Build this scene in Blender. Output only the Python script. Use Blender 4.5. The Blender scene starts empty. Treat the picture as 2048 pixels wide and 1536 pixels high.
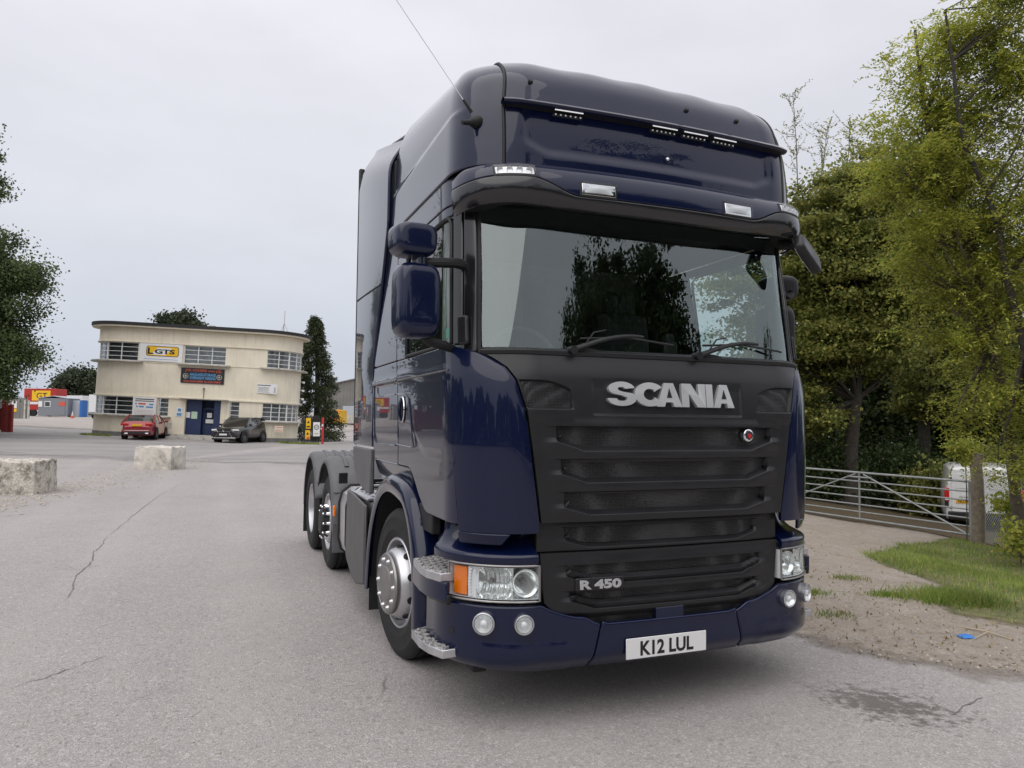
import bpy, bmesh, math, random
from math import sin, cos, pi, radians, sqrt, atan2, hypot
from mathutils import Vector, Matrix
import numpy as np
random.seed(7)
scene = bpy.context.scene
COL = scene.collection

# ------------------------------------------------------------------ camera
CAMP = Vector((-2.4102, -3.5321, 1.6150))
YAW, PITCH, ROLL, FPX = radians(21.939), radians(2.913), radians(0.575), 1479.4
def cam_axes():
    f = Vector((sin(YAW)*cos(PITCH), cos(YAW)*cos(PITCH), sin(PITCH)))
    r = Vector((cos(YAW), -sin(YAW), 0)); u = r.cross(f)
    return r*cos(ROLL)+u*sin(ROLL), u*cos(ROLL)-r*sin(ROLL), f
CR, CU, CF = cam_axes()
cam = bpy.data.cameras.new('camera'); camo = bpy.data.objects.new('camera', cam)
COL.objects.link(camo); scene.camera = camo
M = Matrix((( CR.x, CU.x, -CF.x, CAMP.x), (CR.y, CU.y, -CF.y, CAMP.y), (CR.z, CU.z, -CF.z, CAMP.z), (0,0,0,1)))
camo.matrix_world = M
cam.sensor_width = 36; cam.lens = FPX/2048*36; cam.clip_start = .05; cam.clip_end = 3000
scene.render.resolution_x = 1024; scene.render.resolution_y = 768
def ray(px, py): return CF + CR*((px-1024)/FPX) + CU*((768-py)/FPX)
def onz(px, py, z=0.0):
    d = ray(px, py); return CAMP + d*((z-CAMP.z)/d.z)
def atdep(px, py, D):            # at depth D along the camera's axis
    return CAMP + ray(px, py)*D

# ------------------------------------------------------------------ sky and sun
SUN_EL, SUN_AZ = radians(56), radians(-135)     # azimuth measured from +Y towards +X
world = bpy.data.worlds.new('World'); scene.world = world; world.use_nodes = True
wn = world.node_tree.nodes; wl = world.node_tree.links; wn.clear()
wout = wn.new('ShaderNodeOutputWorld'); bg = wn.new('ShaderNodeBackground')
sky = wn.new('ShaderNodeTexSky'); sky.sky_type = 'NISHITA'; sky.sun_disc = False
sky.sun_elevation = SUN_EL; sky.sun_rotation = SUN_AZ; sky.air_density = 1.0; sky.dust_density = 4.0; sky.ozone_density = 1.0
# an even cloud deck: slightly brighter overhead, pale blue towards the horizon, faint soft structure
tc = wn.new('ShaderNodeTexCoord'); sep = wn.new('ShaderNodeSeparateXYZ'); wl.new(tc.outputs['Generated'], sep.inputs[0])
ramp = wn.new('ShaderNodeValToRGB'); wl.new(sep.outputs['Z'], ramp.inputs[0])
for k_, (q_, c_) in enumerate(((0.0, (.66,.715,.83)), (.22, (.81,.835,.905)), (.47, (.955,.95,1.02)), (1.0, (1.28,1.27,1.30)))):
    e = ramp.color_ramp.elements[k_] if k_ < 2 else ramp.color_ramp.elements.new(q_)
    e.position = q_; e.color = (*c_, 1)
nz = wn.new('ShaderNodeTexNoise'); nz.inputs['Scale'].default_value = 2.2; nz.inputs['Detail'].default_value = 5; nz.inputs['Roughness'].default_value = .55
mp = wn.new('ShaderNodeMapping'); mp.inputs['Scale'].default_value = (1,1,2.6); wl.new(tc.outputs['Generated'], mp.inputs[0]); wl.new(mp.outputs[0], nz.inputs[0])
mr = wn.new('ShaderNodeMapRange'); mr.inputs[1].default_value = .3; mr.inputs[2].default_value = .72; mr.inputs[3].default_value = 8.7; mr.inputs[4].default_value = 10.2
wl.new(nz.outputs[0], mr.inputs[0])
vm = wn.new('ShaderNodeVectorMath'); vm.operation = 'SCALE'; wl.new(ramp.outputs[0], vm.inputs[0]); wl.new(mr.outputs[0], vm.inputs['Scale'])
mix = wn.new('ShaderNodeMix'); mix.data_type = 'RGBA'; mix.inputs[0].default_value = .9
wl.new(sky.outputs[0], mix.inputs[6]); wl.new(vm.outputs[0], mix.inputs[7])
wl.new(mix.outputs[2], bg.inputs[0]); bg.inputs[1].default_value = .10; wl.new(bg.outputs[0], wout.inputs[0])
sl = bpy.data.lights.new('sun', 'SUN'); sl.energy = 1.5; sl.angle = radians(80); sl.color = (1,.97,.93)
so = bpy.data.objects.new('sun', sl); COL.objects.link(so)
sdir = Vector((sin(SUN_AZ)*cos(SUN_EL), cos(SUN_AZ)*cos(SUN_EL), sin(SUN_EL)))
so.rotation_euler = sdir.to_track_quat('Z', 'Y').to_euler(); so.location = (0,0,30)
vs = scene.view_settings; vs.view_transform = 'Standard'; vs.look = 'None'; vs.exposure = 0.0; vs.gamma = 1; vs.use_curve_mapping = False
scene.render.engine = 'CYCLES'
# ------------------------------------------------------------------ materials
MAT = {}
def nodes_of(name):
    m = bpy.data.materials.new(name); m.use_nodes = True
    nt = m.node_tree; return m, nt, nt.nodes.get('Principled BSDF')
def pm(name, col, rough=.5, metal=0, coat=0, coat_r=.03, var=0, vscale=8, bump=0, bscale=60, rvar=0, spec=.5, emit=None, estr=0, col2=None, c2s=3, c2lo=.45, c2hi=.65, detail=4):
    m, nt, b = nodes_of(name); N = nt.nodes; L = nt.links
    b.inputs['Base Color'].default_value = (*col, 1); b.inputs['Roughness'].default_value = rough
    b.inputs['Metallic'].default_value = metal; b.inputs['Coat Weight'].default_value = coat; b.inputs['Coat Roughness'].default_value = coat_r
    b.inputs['Specular IOR Level'].default_value = spec
    if emit: b.inputs['Emission Color'].default_value = (*emit, 1); b.inputs['Emission Strength'].default_value = estr
    if var or bump or rvar or col2:
        t = N.new('ShaderNodeTexCoord')
    last = None
    if col2:
        n2 = N.new('ShaderNodeTexNoise'); n2.inputs['Scale'].default_value = c2s; n2.inputs['Detail'].default_value = 6; n2.inputs['Roughness'].default_value = .65
        L.new(t.outputs['Object'], n2.inputs[0])
        r2 = N.new('ShaderNodeMapRange'); r2.inputs[1].default_value = c2lo; r2.inputs[2].default_value = c2hi; L.new(n2.outputs[0], r2.inputs[0])
        mx = N.new('ShaderNodeMix'); mx.data_type = 'RGBA'; mx.inputs[6].default_value = (*col,1); mx.inputs[7].default_value = (*col2,1)
        L.new(r2.outputs[0], mx.inputs[0]); last = mx.outputs[2]; L.new(last, b.inputs['Base Color'])
    if var:
        n = N.new('ShaderNodeTexNoise'); n.inputs['Scale'].default_value = vscale; n.inputs['Detail'].default_value = detail; n.inputs['Roughness'].default_value = .6
        L.new(t.outputs['Object'], n.inputs[0])
        r = N.new('ShaderNodeMapRange'); r.inputs[1].default_value = .3; r.inputs[2].default_value = .7; r.inputs[3].default_value = 1-var; r.inputs[4].default_value = 1+var
        L.new(n.outputs[0], r.inputs[0])
        vmn = N.new('ShaderNodeVectorMath'); vmn.operation = 'SCALE'; L.new(r.outputs[0], vmn.inputs['Scale'])
        if last: L.new(last, vmn.inputs[0])
        else: vmn.inputs[0].default_value = col
        L.new(vmn.outputs[0], b.inputs['Base Color'])
    if rvar:
        n = N.new('ShaderNodeTexNoise'); n.inputs['Scale'].default_value = vscale; n.inputs['Detail'].default_value = 6
        L.new(t.outputs['Object'], n.inputs[0])
        r = N.new('ShaderNodeMapRange'); r.inputs[1].default_value = .35; r.inputs[2].default_value = .7; r.inputs[3].default_value = rough; r.inputs[4].default_value = min(1,rough+rvar)
        L.new(n.outputs[0], r.inputs[0]); L.new(r.outputs[0], b.inputs['Roughness'])
    if bump:
        n = N.new('ShaderNodeTexNoise'); n.inputs['Scale'].default_value = bscale; n.inputs['Detail'].default_value = 4
        L.new(t.outputs['Object'], n.inputs[0])
        bp = N.new('ShaderNodeBump'); bp.inputs['Strength'].default_value = bump; bp.inputs['Distance'].default_value = .02
        L.new(n.outputs[0], bp.inputs['Height']); L.new(bp.outputs[0], b.inputs['Normal'])
    MAT[name] = m; return m
def glassm(name, tint, ior=1.5, rough=0.0, gcol=(1,1,1)):
    m, nt, b = nodes_of(name); N = nt.nodes; L = nt.links; N.remove(b)
    o = N.get('Material Output'); tr = N.new('ShaderNodeBsdfTransparent'); tr.inputs[0].default_value = (*tint,1)
    gl = N.new('ShaderNodeBsdfGlossy'); gl.inputs['Roughness'].default_value = rough; gl.inputs[0].default_value = (*gcol,1)
    fr = N.new('ShaderNodeFresnel'); fr.inputs[0].default_value = ior
    mx = N.new('ShaderNodeMixShader'); ge = N.new('ShaderNodeNewGeometry'); sb = N.new('ShaderNodeMath'); sb.operation = 'SUBTRACT'; sb.inputs[0].default_value = 1; L.new(ge.outputs['Backfacing'], sb.inputs[1])
    mu = N.new('ShaderNodeMath'); mu.operation = 'MULTIPLY'; L.new(fr.outputs[0], mu.inputs[0]); L.new(sb.outputs[0], mu.inputs[1]); L.new(mu.outputs[0], mx.inputs[0]); L.new(tr.outputs[0], mx.inputs[1]); L.new(gl.outputs[0], mx.inputs[2]); L.new(mx.outputs[0], o.inputs[0])
    MAT[name] = m; return m
pm('navy', (.0020,.0056,.031), .3, coat=1, coat_r=.012, spec=.15)
MAT['navy'].node_tree.nodes['Principled BSDF'].inputs['Coat IOR'].default_value = 1.42
pm('navy_mirror', (.0028,.0066,.033), .35, coat=.8, coat_r=.04, spec=.15)
pm('visor_black', (.012,.012,.014), .14, coat=.5, rvar=.1)
pm('black_plastic', (.015,.015,.0165), .30, rvar=.14, vscale=6, spec=.42, bump=.03, bscale=350)
pm('black_matt', (.010,.010,.011), .6, var=.3, vscale=12)
pm('grey_plastic', (.115,.115,.121), .5, var=.18, vscale=7, rvar=.1, bump=.03, bscale=300)
pm('side_plastic', (.085,.084,.087), .42, var=.2, vscale=5, rvar=.15)
pm('rubber', (.014,.014,.0145), .72, var=.35, vscale=14, bump=.08, bscale=120)
pm('tread', (.022,.0215,.021), .85, var=.35, vscale=25, bump=.2, bscale=90)
pm('silver', (.62,.62,.64), .34, metal=1, var=.12, vscale=6, rvar=.15)
pm('hubgrey', (.30,.29,.285), .42, metal=.8, var=.15, vscale=7)
pm('lamp_reflector', (.86,.88,.87), .16, metal=.75)
pm('chrome', (.85,.85,.87), .06, metal=1)
pm('letter', (.66,.67,.68), .30, metal=.55, coat=.6, rvar=.1)
pm('badge_grey', (.52,.52,.53), .35, metal=.5)
pm('alu', (.60,.60,.62), .38, metal=.9, var=.15, vscale=10)
pm('grate', (.55,.54,.53), .5, metal=.5, var=.2, vscale=30)
pm('amber', (.95,.21,.0), .15, coat=1, spec=.6)
pm('red_lens', (.5,.012,.012), .15, coat=1)
pm('white_lens', (.75,.76,.78), .2, coat=1)
pm('lamp_white', (.82,.83,.85), .3, coat=.5)
pm('led_lit', (.9,.9,.95), .3, emit=(1,1,1), estr=.35)
pm('plate_white', (.72,.72,.72), .4, coat=.3)
pm('plate_yellow', (.75,.42,.01), .4)
pm('ink', (.012,.012,.013), .5)
pm('interior', (.05,.05,.052), .8, var=.2)
pm('interior_light', (.16,.155,.14), .85, var=.2)
pm('curtain', (.30,.31,.30), .9, var=.25, vscale=5)
pm('chassis', (.02,.02,.021), .65, var=.4, vscale=6)
pm('badge_red', (.45,.02,.02), .3, coat=.6)
pm('badge_blue', (.01,.03,.05), .3, coat=.6)
pm('sticker_green',(.10,.35,.25),.5)
glassm('windscreen', (.82,.88,.865), 2.25, gcol=(.86,.97,.95))
glassm('sideglass', (.83,.88,.87), 1.6)
glassm('clear', (.94,.95,.95), 1.38)
def mesh_mat(name, base, hole, scale, rough=.4):
    m, nt, b = nodes_of(name); N = nt.nodes; L = nt.links
    t = N.new('ShaderNodeTexCoord'); v = N.new('ShaderNodeTexVoronoi'); v.inputs['Scale'].default_value = scale; v.inputs['Randomness'].default_value = .15
    L.new(t.outputs['Object'], v.inputs[0])
    r = N.new('ShaderNodeMapRange'); r.inputs[1].default_value = .35; r.inputs[2].default_value = .5; L.new(v.outputs['Distance'], r.inputs[0])
    mx = N.new('ShaderNodeMix'); mx.data_type = 'RGBA'; mx.inputs[6].default_value = (*hole,1); mx.inputs[7].default_value = (*base,1)
    L.new(r.outputs[0], mx.inputs[0]); L.new(mx.outputs[2], b.inputs['Base Color']); b.inputs['Roughness'].default_value = rough
    bp = N.new('ShaderNodeBump'); bp.inputs['Strength'].default_value = .8; bp.inputs['Distance'].default_value = .004
    L.new(r.outputs[0], bp.inputs['Height']); L.new(bp.outputs[0], b.inputs['Normal'])
    MAT[name] = m
mesh_mat('grille_mesh', (.034,.034,.036), (.002,.002,.002), 120, .32)

# ------------------------------------------------------------------ mesh helpers
def tag(o, label=None, cat=None, group=None, kind=None):
    if label: o['label'] = label
    if cat: o['category'] = cat
    if group: o['group'] = group
    if kind: o['kind'] = kind
    return o
def empty(name, loc=(0,0,0), rz=0, label=None, cat=None, group=None):
    o = bpy.data.objects.new(name, None); COL.objects.link(o); o.location = loc; o.rotation_euler = (0,0,rz)
    o.empty_display_size = .2
    return tag(o, label, cat, group)
def lim(parent):      # never deeper than thing > part > sub-part
    while parent and parent.parent and parent.parent.parent: parent = parent.parent
    return parent
def mk(name, V, F, mat, parent=None, smooth=35, bevel=0, segs=2, recalc=True, mats=None, fmat=None):
    me = bpy.data.meshes.new(name); me.from_pydata([tuple(v) for v in V], [], F)
    if recalc:
        bm = bmesh.new(); bm.from_mesh(me); bmesh.ops.recalc_face_normals(bm, faces=bm.faces); bm.to_mesh(me); bm.free()
    for mm in (mats or [mat]): me.materials.append(MAT[mm] if isinstance(mm, str) else mm)
    if fmat:
        for p, i in zip(me.polygons, fmat): p.material_index = i
    if smooth:
        me.polygons.foreach_set('use_smooth', [True]*len(me.polygons)); me.set_sharp_from_angle(angle=radians(smooth))
    o = bpy.data.objects.new(name, me); COL.objects.link(o)
    if parent: o.parent = lim(parent)
    if bevel:
        b = o.modifiers.new('bevel', 'BEVEL'); b.width = bevel; b.segments = segs; b.limit_method = 'ANGLE'; b.angle_limit = radians(40); b.harden_normals = False
    return o
class MB:
    def __init__(s): s.v = []; s.f = []
    def add(s, V, F):
        n = len(s.v); s.v += [Vector(p) for p in V]; s.f += [tuple(i+n for i in f) for f in F]; return s
    def box(s, c, d, rz=0, M=None):
        x,y,z = d[0]/2,d[1]/2,d[2]/2
        P = [Vector((a*x,b*y,e*z)) for a in (-1,1) for b in (-1,1) for e in (-1,1)]
        R = M if M else Matrix.Rotation(rz,3,'Z')
        P = [R@p+Vector(c) for p in P]
        return s.add(P, [(0,1,3,2),(4,6,7,5),(0,4,5,1),(2,3,7,6),(0,2,6,4),(1,5,7,3)])
    def cyl(s, a, b, r0, r1=None, n=14, caps=True):
        a=Vector(a); b=Vector(b); r1 = r0 if r1 is None else r1
        d=(b-a).normalized(); t = Vector((0,0,1)) if abs(d.z)<.9 else Vector((1,0,0)); u=d.cross(t).normalized(); w=d.cross(u)
        V=[a+(u*cos(2*pi*i/n)+w*sin(2*pi*i/n))*r0 for i in range(n)]+[b+(u*cos(2*pi*i/n)+w*sin(2*pi*i/n))*r1 for i in range(n)]
        F=[(i,(i+1)%n,n+(i+1)%n,n+i) for i in range(n)]
        if caps: F += [tuple(range(n-1,-1,-1)), tuple(range(n,2*n))]
        return s.add(V,F)
    def tube(s, pts, r, n=8, closed=False):
        pts=[Vector(p) for p in pts]; m=len(pts); rr = r if isinstance(r,(list,tuple)) else [r]*m
        V=[]; prev=None
        for i,p in enumerate(pts):
            if closed: d=(pts[(i+1)%m]-pts[i-1])
            else: d=pts[min(i+1,m-1)]-pts[max(i-1,0)]
            d.normalize()
            if prev is None:
                t=Vector((0,0,1)) if abs(d.z)<.9 else Vector((1,0,0)); u=d.cross(t).normalized()
            else: u=(prev-d*prev.dot(d)).normalized()
            prev=u; w=d.cross(u)
            V+=[p+(u*cos(2*pi*k/n)+w*sin(2*pi*k/n))*rr[i] for k in range(n)]
        F=[]
        for i in range(m if closed else m-1):
            j=(i+1)%m
            F+=[(i*n+k,i*n+(k+1)%n,j*n+(k+1)%n,j*n+k) for k in range(n)]
        if not closed: F+=[tuple(range(n-1,-1,-1)), tuple((m-1)*n+k for k in range(n))]
        return s.add(V,F)
    def lathe(s, prof, n=32, M=Matrix.Identity(4)):   # prof (r, h) around local Z
        V=[]; F=[]; m=len(prof)
        for k in range(n):
            a=2*pi*k/n
            for r,h in prof: V.append(M@Vector((r*cos(a),r*sin(a),h)))
        for k in range(n):
            q=(k+1)%n
            for i in range(m-1): F.append((k*m+i,q*m+i,q*m+i+1,k*m+i+1))
        if prof[0][0]>1e-6 and False: pass
        return s.add(V,F)
    def prism(s, poly, M, d):   # poly in local XY, extruded along local Z by d
        n=len(poly); V=[M@Vector((x,y,0)) for x,y in poly]+[M@Vector((x,y,d)) for x,y in poly]
        F=[tuple(range(n-1,-1,-1)), tuple(range(n,2*n))]+[(i,(i+1)%n,n+(i+1)%n,n+i) for i in range(n)]
        return s.add(V,F)
    def grid(s, rows):
        n=len(rows[0]); V=[p for r in rows for p in r]
        return s.add(V,[(i*n+j,i*n+j+1,(i+1)*n+j+1,(i+1)*n+j) for i in range(len(rows)-1) for j in range(n-1)])
    def build(s, name, mat, parent=None, **k): return mk(name, s.v, s.f, mat, parent, **k)
def thick(name, rows, t, mat, parent=None, bevel=.006, center=None, smooth=35, segs=2):
    """a curved panel: grid of points thickened inwards by t"""
    n=len(rows[0]); m=len(rows); P=[[Vector(p) for p in r] for r in rows]
    c = Vector(center) if center else None
    N=[]
    for i in range(m):
        q=[]
        for j in range(n):
            a=P[min(i+1,m-1)][j]-P[max(i-1,0)][j]; b=P[i][min(j+1,n-1)]-P[i][max(j-1,0)]
            v=a.cross(b)
            if v.length<1e-9: v=Vector((0,-1,0))
            v.normalize()
            if c is not None and v.dot(P[i][j]-c)<0: v=-v
            q.append(v)
        N.append(q)
    V=[p for r in P for p in r]+[P[i][j]-N[i][j]*t for i in range(m) for j in range(n)]
    K=m*n; F=[]
    for i in range(m-1):
        for j in range(n-1):
            a,b,d,e=i*n+j,i*n+j+1,(i+1)*n+j+1,(i+1)*n+j
            F.append((a,b,d,e)); F.append((K+e,K+d,K+b,K+a))
    loop=[(0,j) for j in range(n)]+[(i,n-1) for i in range(1,m)]+[(m-1,j) for j in range(n-2,-1,-1)]+[(i,0) for i in range(m-2,0,-1)]
    for (i,j),(k,l) in zip(loop,loop[1:]+loop[:1]):
        a=i*n+j; b=k*n+l; F.append((b,a,K+a,K+b))
    return mk(name,V,F,mat,parent,smooth=smooth,bevel=bevel,segs=segs)
def text_mesh(name, body, size, mat, parent=None, M=Matrix.Identity(4), extrude=.002, offset=0, align='CENTER', sx=1, shear=0, spacing=1, fit=None, bevel=0):
    cu=bpy.data.curves.new(name,'FONT'); cu.body=body; cu.size=size; cu.extrude=extrude; cu.offset=offset; cu.align_x=align; cu.align_y='CENTER'; cu.shear=shear; cu.space_character=spacing; cu.resolution_u=3
    cu.bevel_depth=bevel
    o=bpy.data.objects.new(name,cu); COL.objects.link(o)
    dg=bpy.context.evaluated_depsgraph_get(); me=bpy.data.meshes.new_from_object(o.evaluated_get(dg)); bpy.data.objects.remove(o)
    if fit:
        xs=[v.co.x for v in me.vertices]; ys=[v.co.y for v in me.vertices]
        w=max(xs)-min(xs); h=max(ys)-min(ys); cx=(max(xs)+min(xs))/2; cy=(max(ys)+min(ys))/2
        for v in me.vertices: v.co.x=(v.co.x-cx)*fit[0]/w; v.co.y=(v.co.y-cy)*fit[1]/h
    else:
        for v in me.vertices: v.co.x*=sx
    me.transform(M); me.materials.clear(); me.materials.append(MAT[mat] if isinstance(mat,str) else mat)
    ob=bpy.data.objects.new(name,me); COL.objects.link(ob)
    if parent: ob.parent=lim(parent)
    return ob
def frame_M(o, x, y):       # matrix with origin o, local x, y axes and z = x cross y
    x=Vector(x).normalized(); y=Vector(y).normalized(); z=x.cross(y)
    return Matrix(((x.x,y.x,z.x,o[0]),(x.y,y.y,z.y,o[1]),(x.z,y.z,z.z,o[2]),(0,0,0,1)))
def copy_tree(o, parent=None):
    c=o.copy(); COL.objects.link(c); c.parent=parent
    for ch in list(o.children): copy_tree(ch,c)
    return c
def sm(a,b,x):
    t=max(0,min(1,(x-a)/(b-a))); return t*t*(3-2*t)
def tab(T,z):
    if z<=T[0][0]: return T[0][1:] if len(T[0])>2 else T[0][1]
    for a,b in zip(T,T[1:]):
        if z<=b[0]:
            t=(z-a[0])/(b[0]-a[0])
            return tuple(p+(q-p)*t for p,q in zip(a[1:],b[1:])) if len(a)>2 else a[1]+(b[1]-a[1])*t
    return T[-1][1:] if len(T[0])>2 else T[-1][1]
def frange(a,b,n): return [a+(b-a)*i/n for i in range(n+1)]
# ------------------------------------------------------------------ the tractor unit (faces -Y, centred on x = 0)
def ctab(T,z):
    n=len(T); k=len(T[0])-1
    if z<=T[0][0]: return T[0][1:]
    if z>=T[-1][0]: return T[-1][1:]
    for i in range(n-1):
        if z<=T[i+1][0]: break
    x0,x1=T[i][0],T[i+1][0]; h=x1-x0; t=(z-x0)/h; out=[]
    for c in range(1,k+1):
        p0,p1=T[i][c],T[i+1][c]
        m0=(p1-p0)/h if i==0 else (p1-T[i-1][c])/(x1-T[i-1][0])
        m1=(p1-p0)/h if i==n-2 else (T[i+2][c]-p0)/(T[i+2][0]-x0)
        t2=t*t; t3=t2*t
        out.append((2*t3-3*t2+1)*p0+(t3-2*t2+t)*h*m0+(3*t2-2*t3)*p1+(t3-t2)*h*m1)
    return tuple(out)
def plan(s,w,y0,R,bow):
    a=w-R; sg=1 if s>=0 else -1; q=abs(s); L=R*pi/2
    if q<=a: return sg*q, y0+bow*(q/w)**2
    yb=y0+bow*(a/w)**2
    if q<=a+L:
        th=(q-a)/R; return sg*(a+R*sin(th)), yb+R*(1-cos(th))
    return sg*w, yb+R+(q-a-L)
def skin(T, s, z, off=0):
    def f(s,z):
        w,y0,R,bow=ctab(T,z); x,y=plan(s,w,y0,R,bow); return Vector((x,y,z))
    p=f(s,z)
    if off:
        n=(f(s+.004,z)-f(s-.004,z)).cross(f(s,z+.004)-f(s,z-.004)).normalized(); p=p+n*off
    return p
LOW=[(0.90,1.195,.045,.40,.05),(1.10,1.205,.035,.40,.05),(1.60,1.21,.03,.40,.05),(1.85,1.21,.05,.42,.05),
     (2.02,1.205,.105,.42,.05),(2.40,1.195,.150,.42,.05),(2.80,1.18,.205,.42,.05),(3.10,1.175,.24,.42,.05)]
BMP=[(.25,1.24,.03,.46,.09),(.40,1.24,.015,.46,.09),(1.2,1.24,.02,.46,.09)]
CC=(0,1.3,1.8)
def cabp(s,z,off=0): return skin(LOW,s,z,off)
def bmp(s,z,off=0): return skin(BMP,s,z,off)
truck=empty('tractor_unit',(0,0,0),0,'navy blue high-roof articulated lorry tractor unit parked on the asphalt','lorry')
def rows_on(fn, zs, s0, s1, n, off=0):
    return [[fn(a+(b-a)*j/n, z, off(z) if callable(off) else off) for j in range(n+1)] for z in zs for a,b in [(s0(z),s1(z))]]
HE=[(1.08,.797),(1.25,.822),(1.467,.852),(1.682,.884),(1.836,.930),(1.903,.977),(1.95,1.040),(1.985,1.10)]
he=lambda z: tab(HE,z)
DS=[(1.0,1.25),(1.15,1.268),(1.35,1.305),(1.6,1.332),(1.8,1.325),(2.02,1.29)]
ds=lambda z: tab(DS,z)
# --- front hatch: black panel, one height field with slots and lips
SL=[(1.592,1.530,1.483,.712,.555),(1.418,1.358,1.312,.684,.535),(1.242,1.180,1.140,.664,.520)]
def slot_depth(s,z,S,d=.028,lip=.014):
    q=abs(s); h=0
    for zt,zm,zb,w1,w2 in S:
        if z>zt+.06 or z<zb-.12: continue
        bot=zb if q<=w2 else zb+(zm-zb)*min(1,(q-w2)/(w1-w2))
        side=sm(w1+.003,w1-.007,q); fade=sm(w1+.10,w1-.01,q)
        inside=sm(zt+.001,zt-.004,z)*side
        # the floor of the slot, then a ledge that rises forwards to the lip under it
        led=max(0,min(1,(bot+.004-z)/.026))
        if z>bot-.022: h+=inside*(-d+(d+lip)*led)+(1-side)*lip*led*fade
        else: h+=lip*fade*sm(bot-.105,bot-.03,z)
        h+=.007*fade*sm(zt-.0005,zt+.002,z)*sm(zt+.055,zt+.006,z)
    return h
def corner_insert(s,z):   # mesh window in the upper corner of the hatch
    q=abs(s)
    if z<1.69 or z>1.84: return 0
    top=1.838 if q>.80 else 1.838-.045*((.80-q)/.17)**2
    inn=.615+.02*(z-1.69)/.15+ (.06 if z>1.79 else 0)*((z-1.79)/.05)
    e=min(sm(1.688,1.696,z), sm(top,top-.008,z), sm(inn,inn+.01,q), sm(he(z)-.012,he(z)-.022,q))
    return e
def hatch_h(s,z):
    h=slot_depth(s,z,SL)-.022*corner_insert(s,z)
    q=abs(s)
    # raised step under the corner mesh, and the tray pressed under the lettering
    h+=.008*sm(1.688,1.682,z)*sm(1.60,1.66,z)*sm(.60,.64,q)
    d=sm(.50,.485,q)*sm(1.650,1.665,z)*sm(1.86,1.80,z); h-=.010*d
    return h
zs=[1.083+(1.985-1.083)*i/300 for i in range(301)]; NS=240
rows=[]
for z in zs:
    e=he(z)-.006
    rows.append([cabp(-e+2*e*j/NS, z, .012+hatch_h(-e+2*e*j/NS,z)) for j in range(NS+1)])
hatch=thick('front_hatch',rows,.03,'black_plastic',truck,bevel=0,center=CC,smooth=50)
def insert(name,S,fn,off,parent,T=cabp):
    zt,zm,zb,w1,w2=S
    rr=[]
    for z in frange(zb+.003,zt+.002,10):
        w=(w1 if z>=zm else w2+(w1-w2)*max(0,(z-zb))/(zm-zb))-.002
        rr.append([T(-w+2*w*j/40,z,off) for j in range(41)])
    return thick(name,rr,.004,'grille_mesh',parent,bevel=0,center=CC)
for S in SL: insert('grille_mesh',S,None,-.0135,hatch)
for sg in (-1,1):
    rr=[]
    for z in frange(1.69,1.838,8):
        top_in=.615+.02*(z-1.69)/.15+(.10*((z-1.77)/.068)**1.5 if z>1.77 else 0)
        rr.append([cabp(sg*(top_in+(he(z)-.014-top_in)*j/14),z,-.0075) for j in range(15)])
    thick('corner_mesh',rr,.004,'grille_mesh',hatch,bevel=0,center=CC)
# --- lettering
def arc(cx,cy,rx,ry,a0,a1,n): return [(cx+rx*cos(radians(a0+(a1-a0)*i/n)), cy+ry*sin(radians(a0+(a1-a0)*i/n))) for i in range(n+1)]
def L_S():
    o=[]
    o+=arc(.50,.71,.46,.29,8,180,12)[0:]      # outer top from right tip over to left
    o+=arc(.34,.70,.30,.22,180,248,5)
    o+=[(.52,.43),(.60,.38)]
    o+=arc(.55,.31,.13,.10,40,-90,6)
    o+=arc(.45,.31,.13,.10,-90,-180,4)
    o+=[(.02,.31)]
    o+=arc(.50,.30,.50,.30,180,360,14)
    o+=arc(.72,.31,.28,.25,0,62,5)
    o+=[(.52,.59),(.42,.63)]
    o+=arc(.46,.70,.10,.08,220,90,5)
    o+=arc(.52,.70,.10,.08,90,5,4)
    return o
def L_C():
    o=arc(.52,.5,.52,.50,38,322,30)
    o+=[(.66,.40)]
    o+=arc(.52,.5,.22,.24,-35,-325,22)
    o+=[(.66,.62)]
    return o
def L_A(): return [(0,0),(.34,1),(.72,1),(1.06,0),(.72,0),(.66,.19),(.38,.19),(.32,0)]
def L_N(): return [(0,0),(0,1),(.40,1),(.72,.46),(.72,1),(1.02,1),(1.02,0),(.66,0),(.30,.58),(.30,0)]
def L_I(): return [(0,0),(0,1),(.33,1),(.33,0)]
TOT=.845; H=.132; Z0=1.706
lets=[(L_S(),0,.177),(L_C(),.169,.176),(L_A(),.310,.167),(L_N(),.478,.163),(L_I(),.647,.165),(L_A(),.698,.147)]
b=MB()
for poly,x0,wd in lets:
    mw=max(p[0] for p in poly)
    P=[]
    for px,py in poly:
        s=-TOT/2+.008+x0+px/mw*wd if len(poly)!=4 else -TOT/2+.008+x0+px/.33*.046
        P.append((s,Z0+py*H))
    for o,k in ((.006,0),(.020,1)):
        pass
    n=len(P); V=[cabp(s,z,.0) for s,z in P]; W=[cabp(s,z,.026) for s,z in P]
    b.add(V+W,[tuple(range(n)),tuple(range(2*n-1,n-1,-1))]+[((i+1)%n,i,n+i,n+(i+1)%n) for i in range(n)])
o=b.build('lettering','letter',truck,smooth=0,bevel=.0035,segs=2)
# small hole of each A
for x0,wd in ((.310,.167),(.698,.147)):
    m=MB(); c0=-TOT/2+.008+x0+wd*.5
    P=[(c0-.017,Z0+H*.38),(c0+.017,Z0+H*.38),(c0,Z0+H*.78)]
    m.add([cabp(s,z,.005) for s,z in P]+[cabp(s,z,.0275) for s,z in P],[(0,1,2),(5,4,3),(0,3,4,1),(1,4,5,2),(2,5,3,0)])
    m.build('letter_counter','black_plastic',o,smooth=0)
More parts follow.
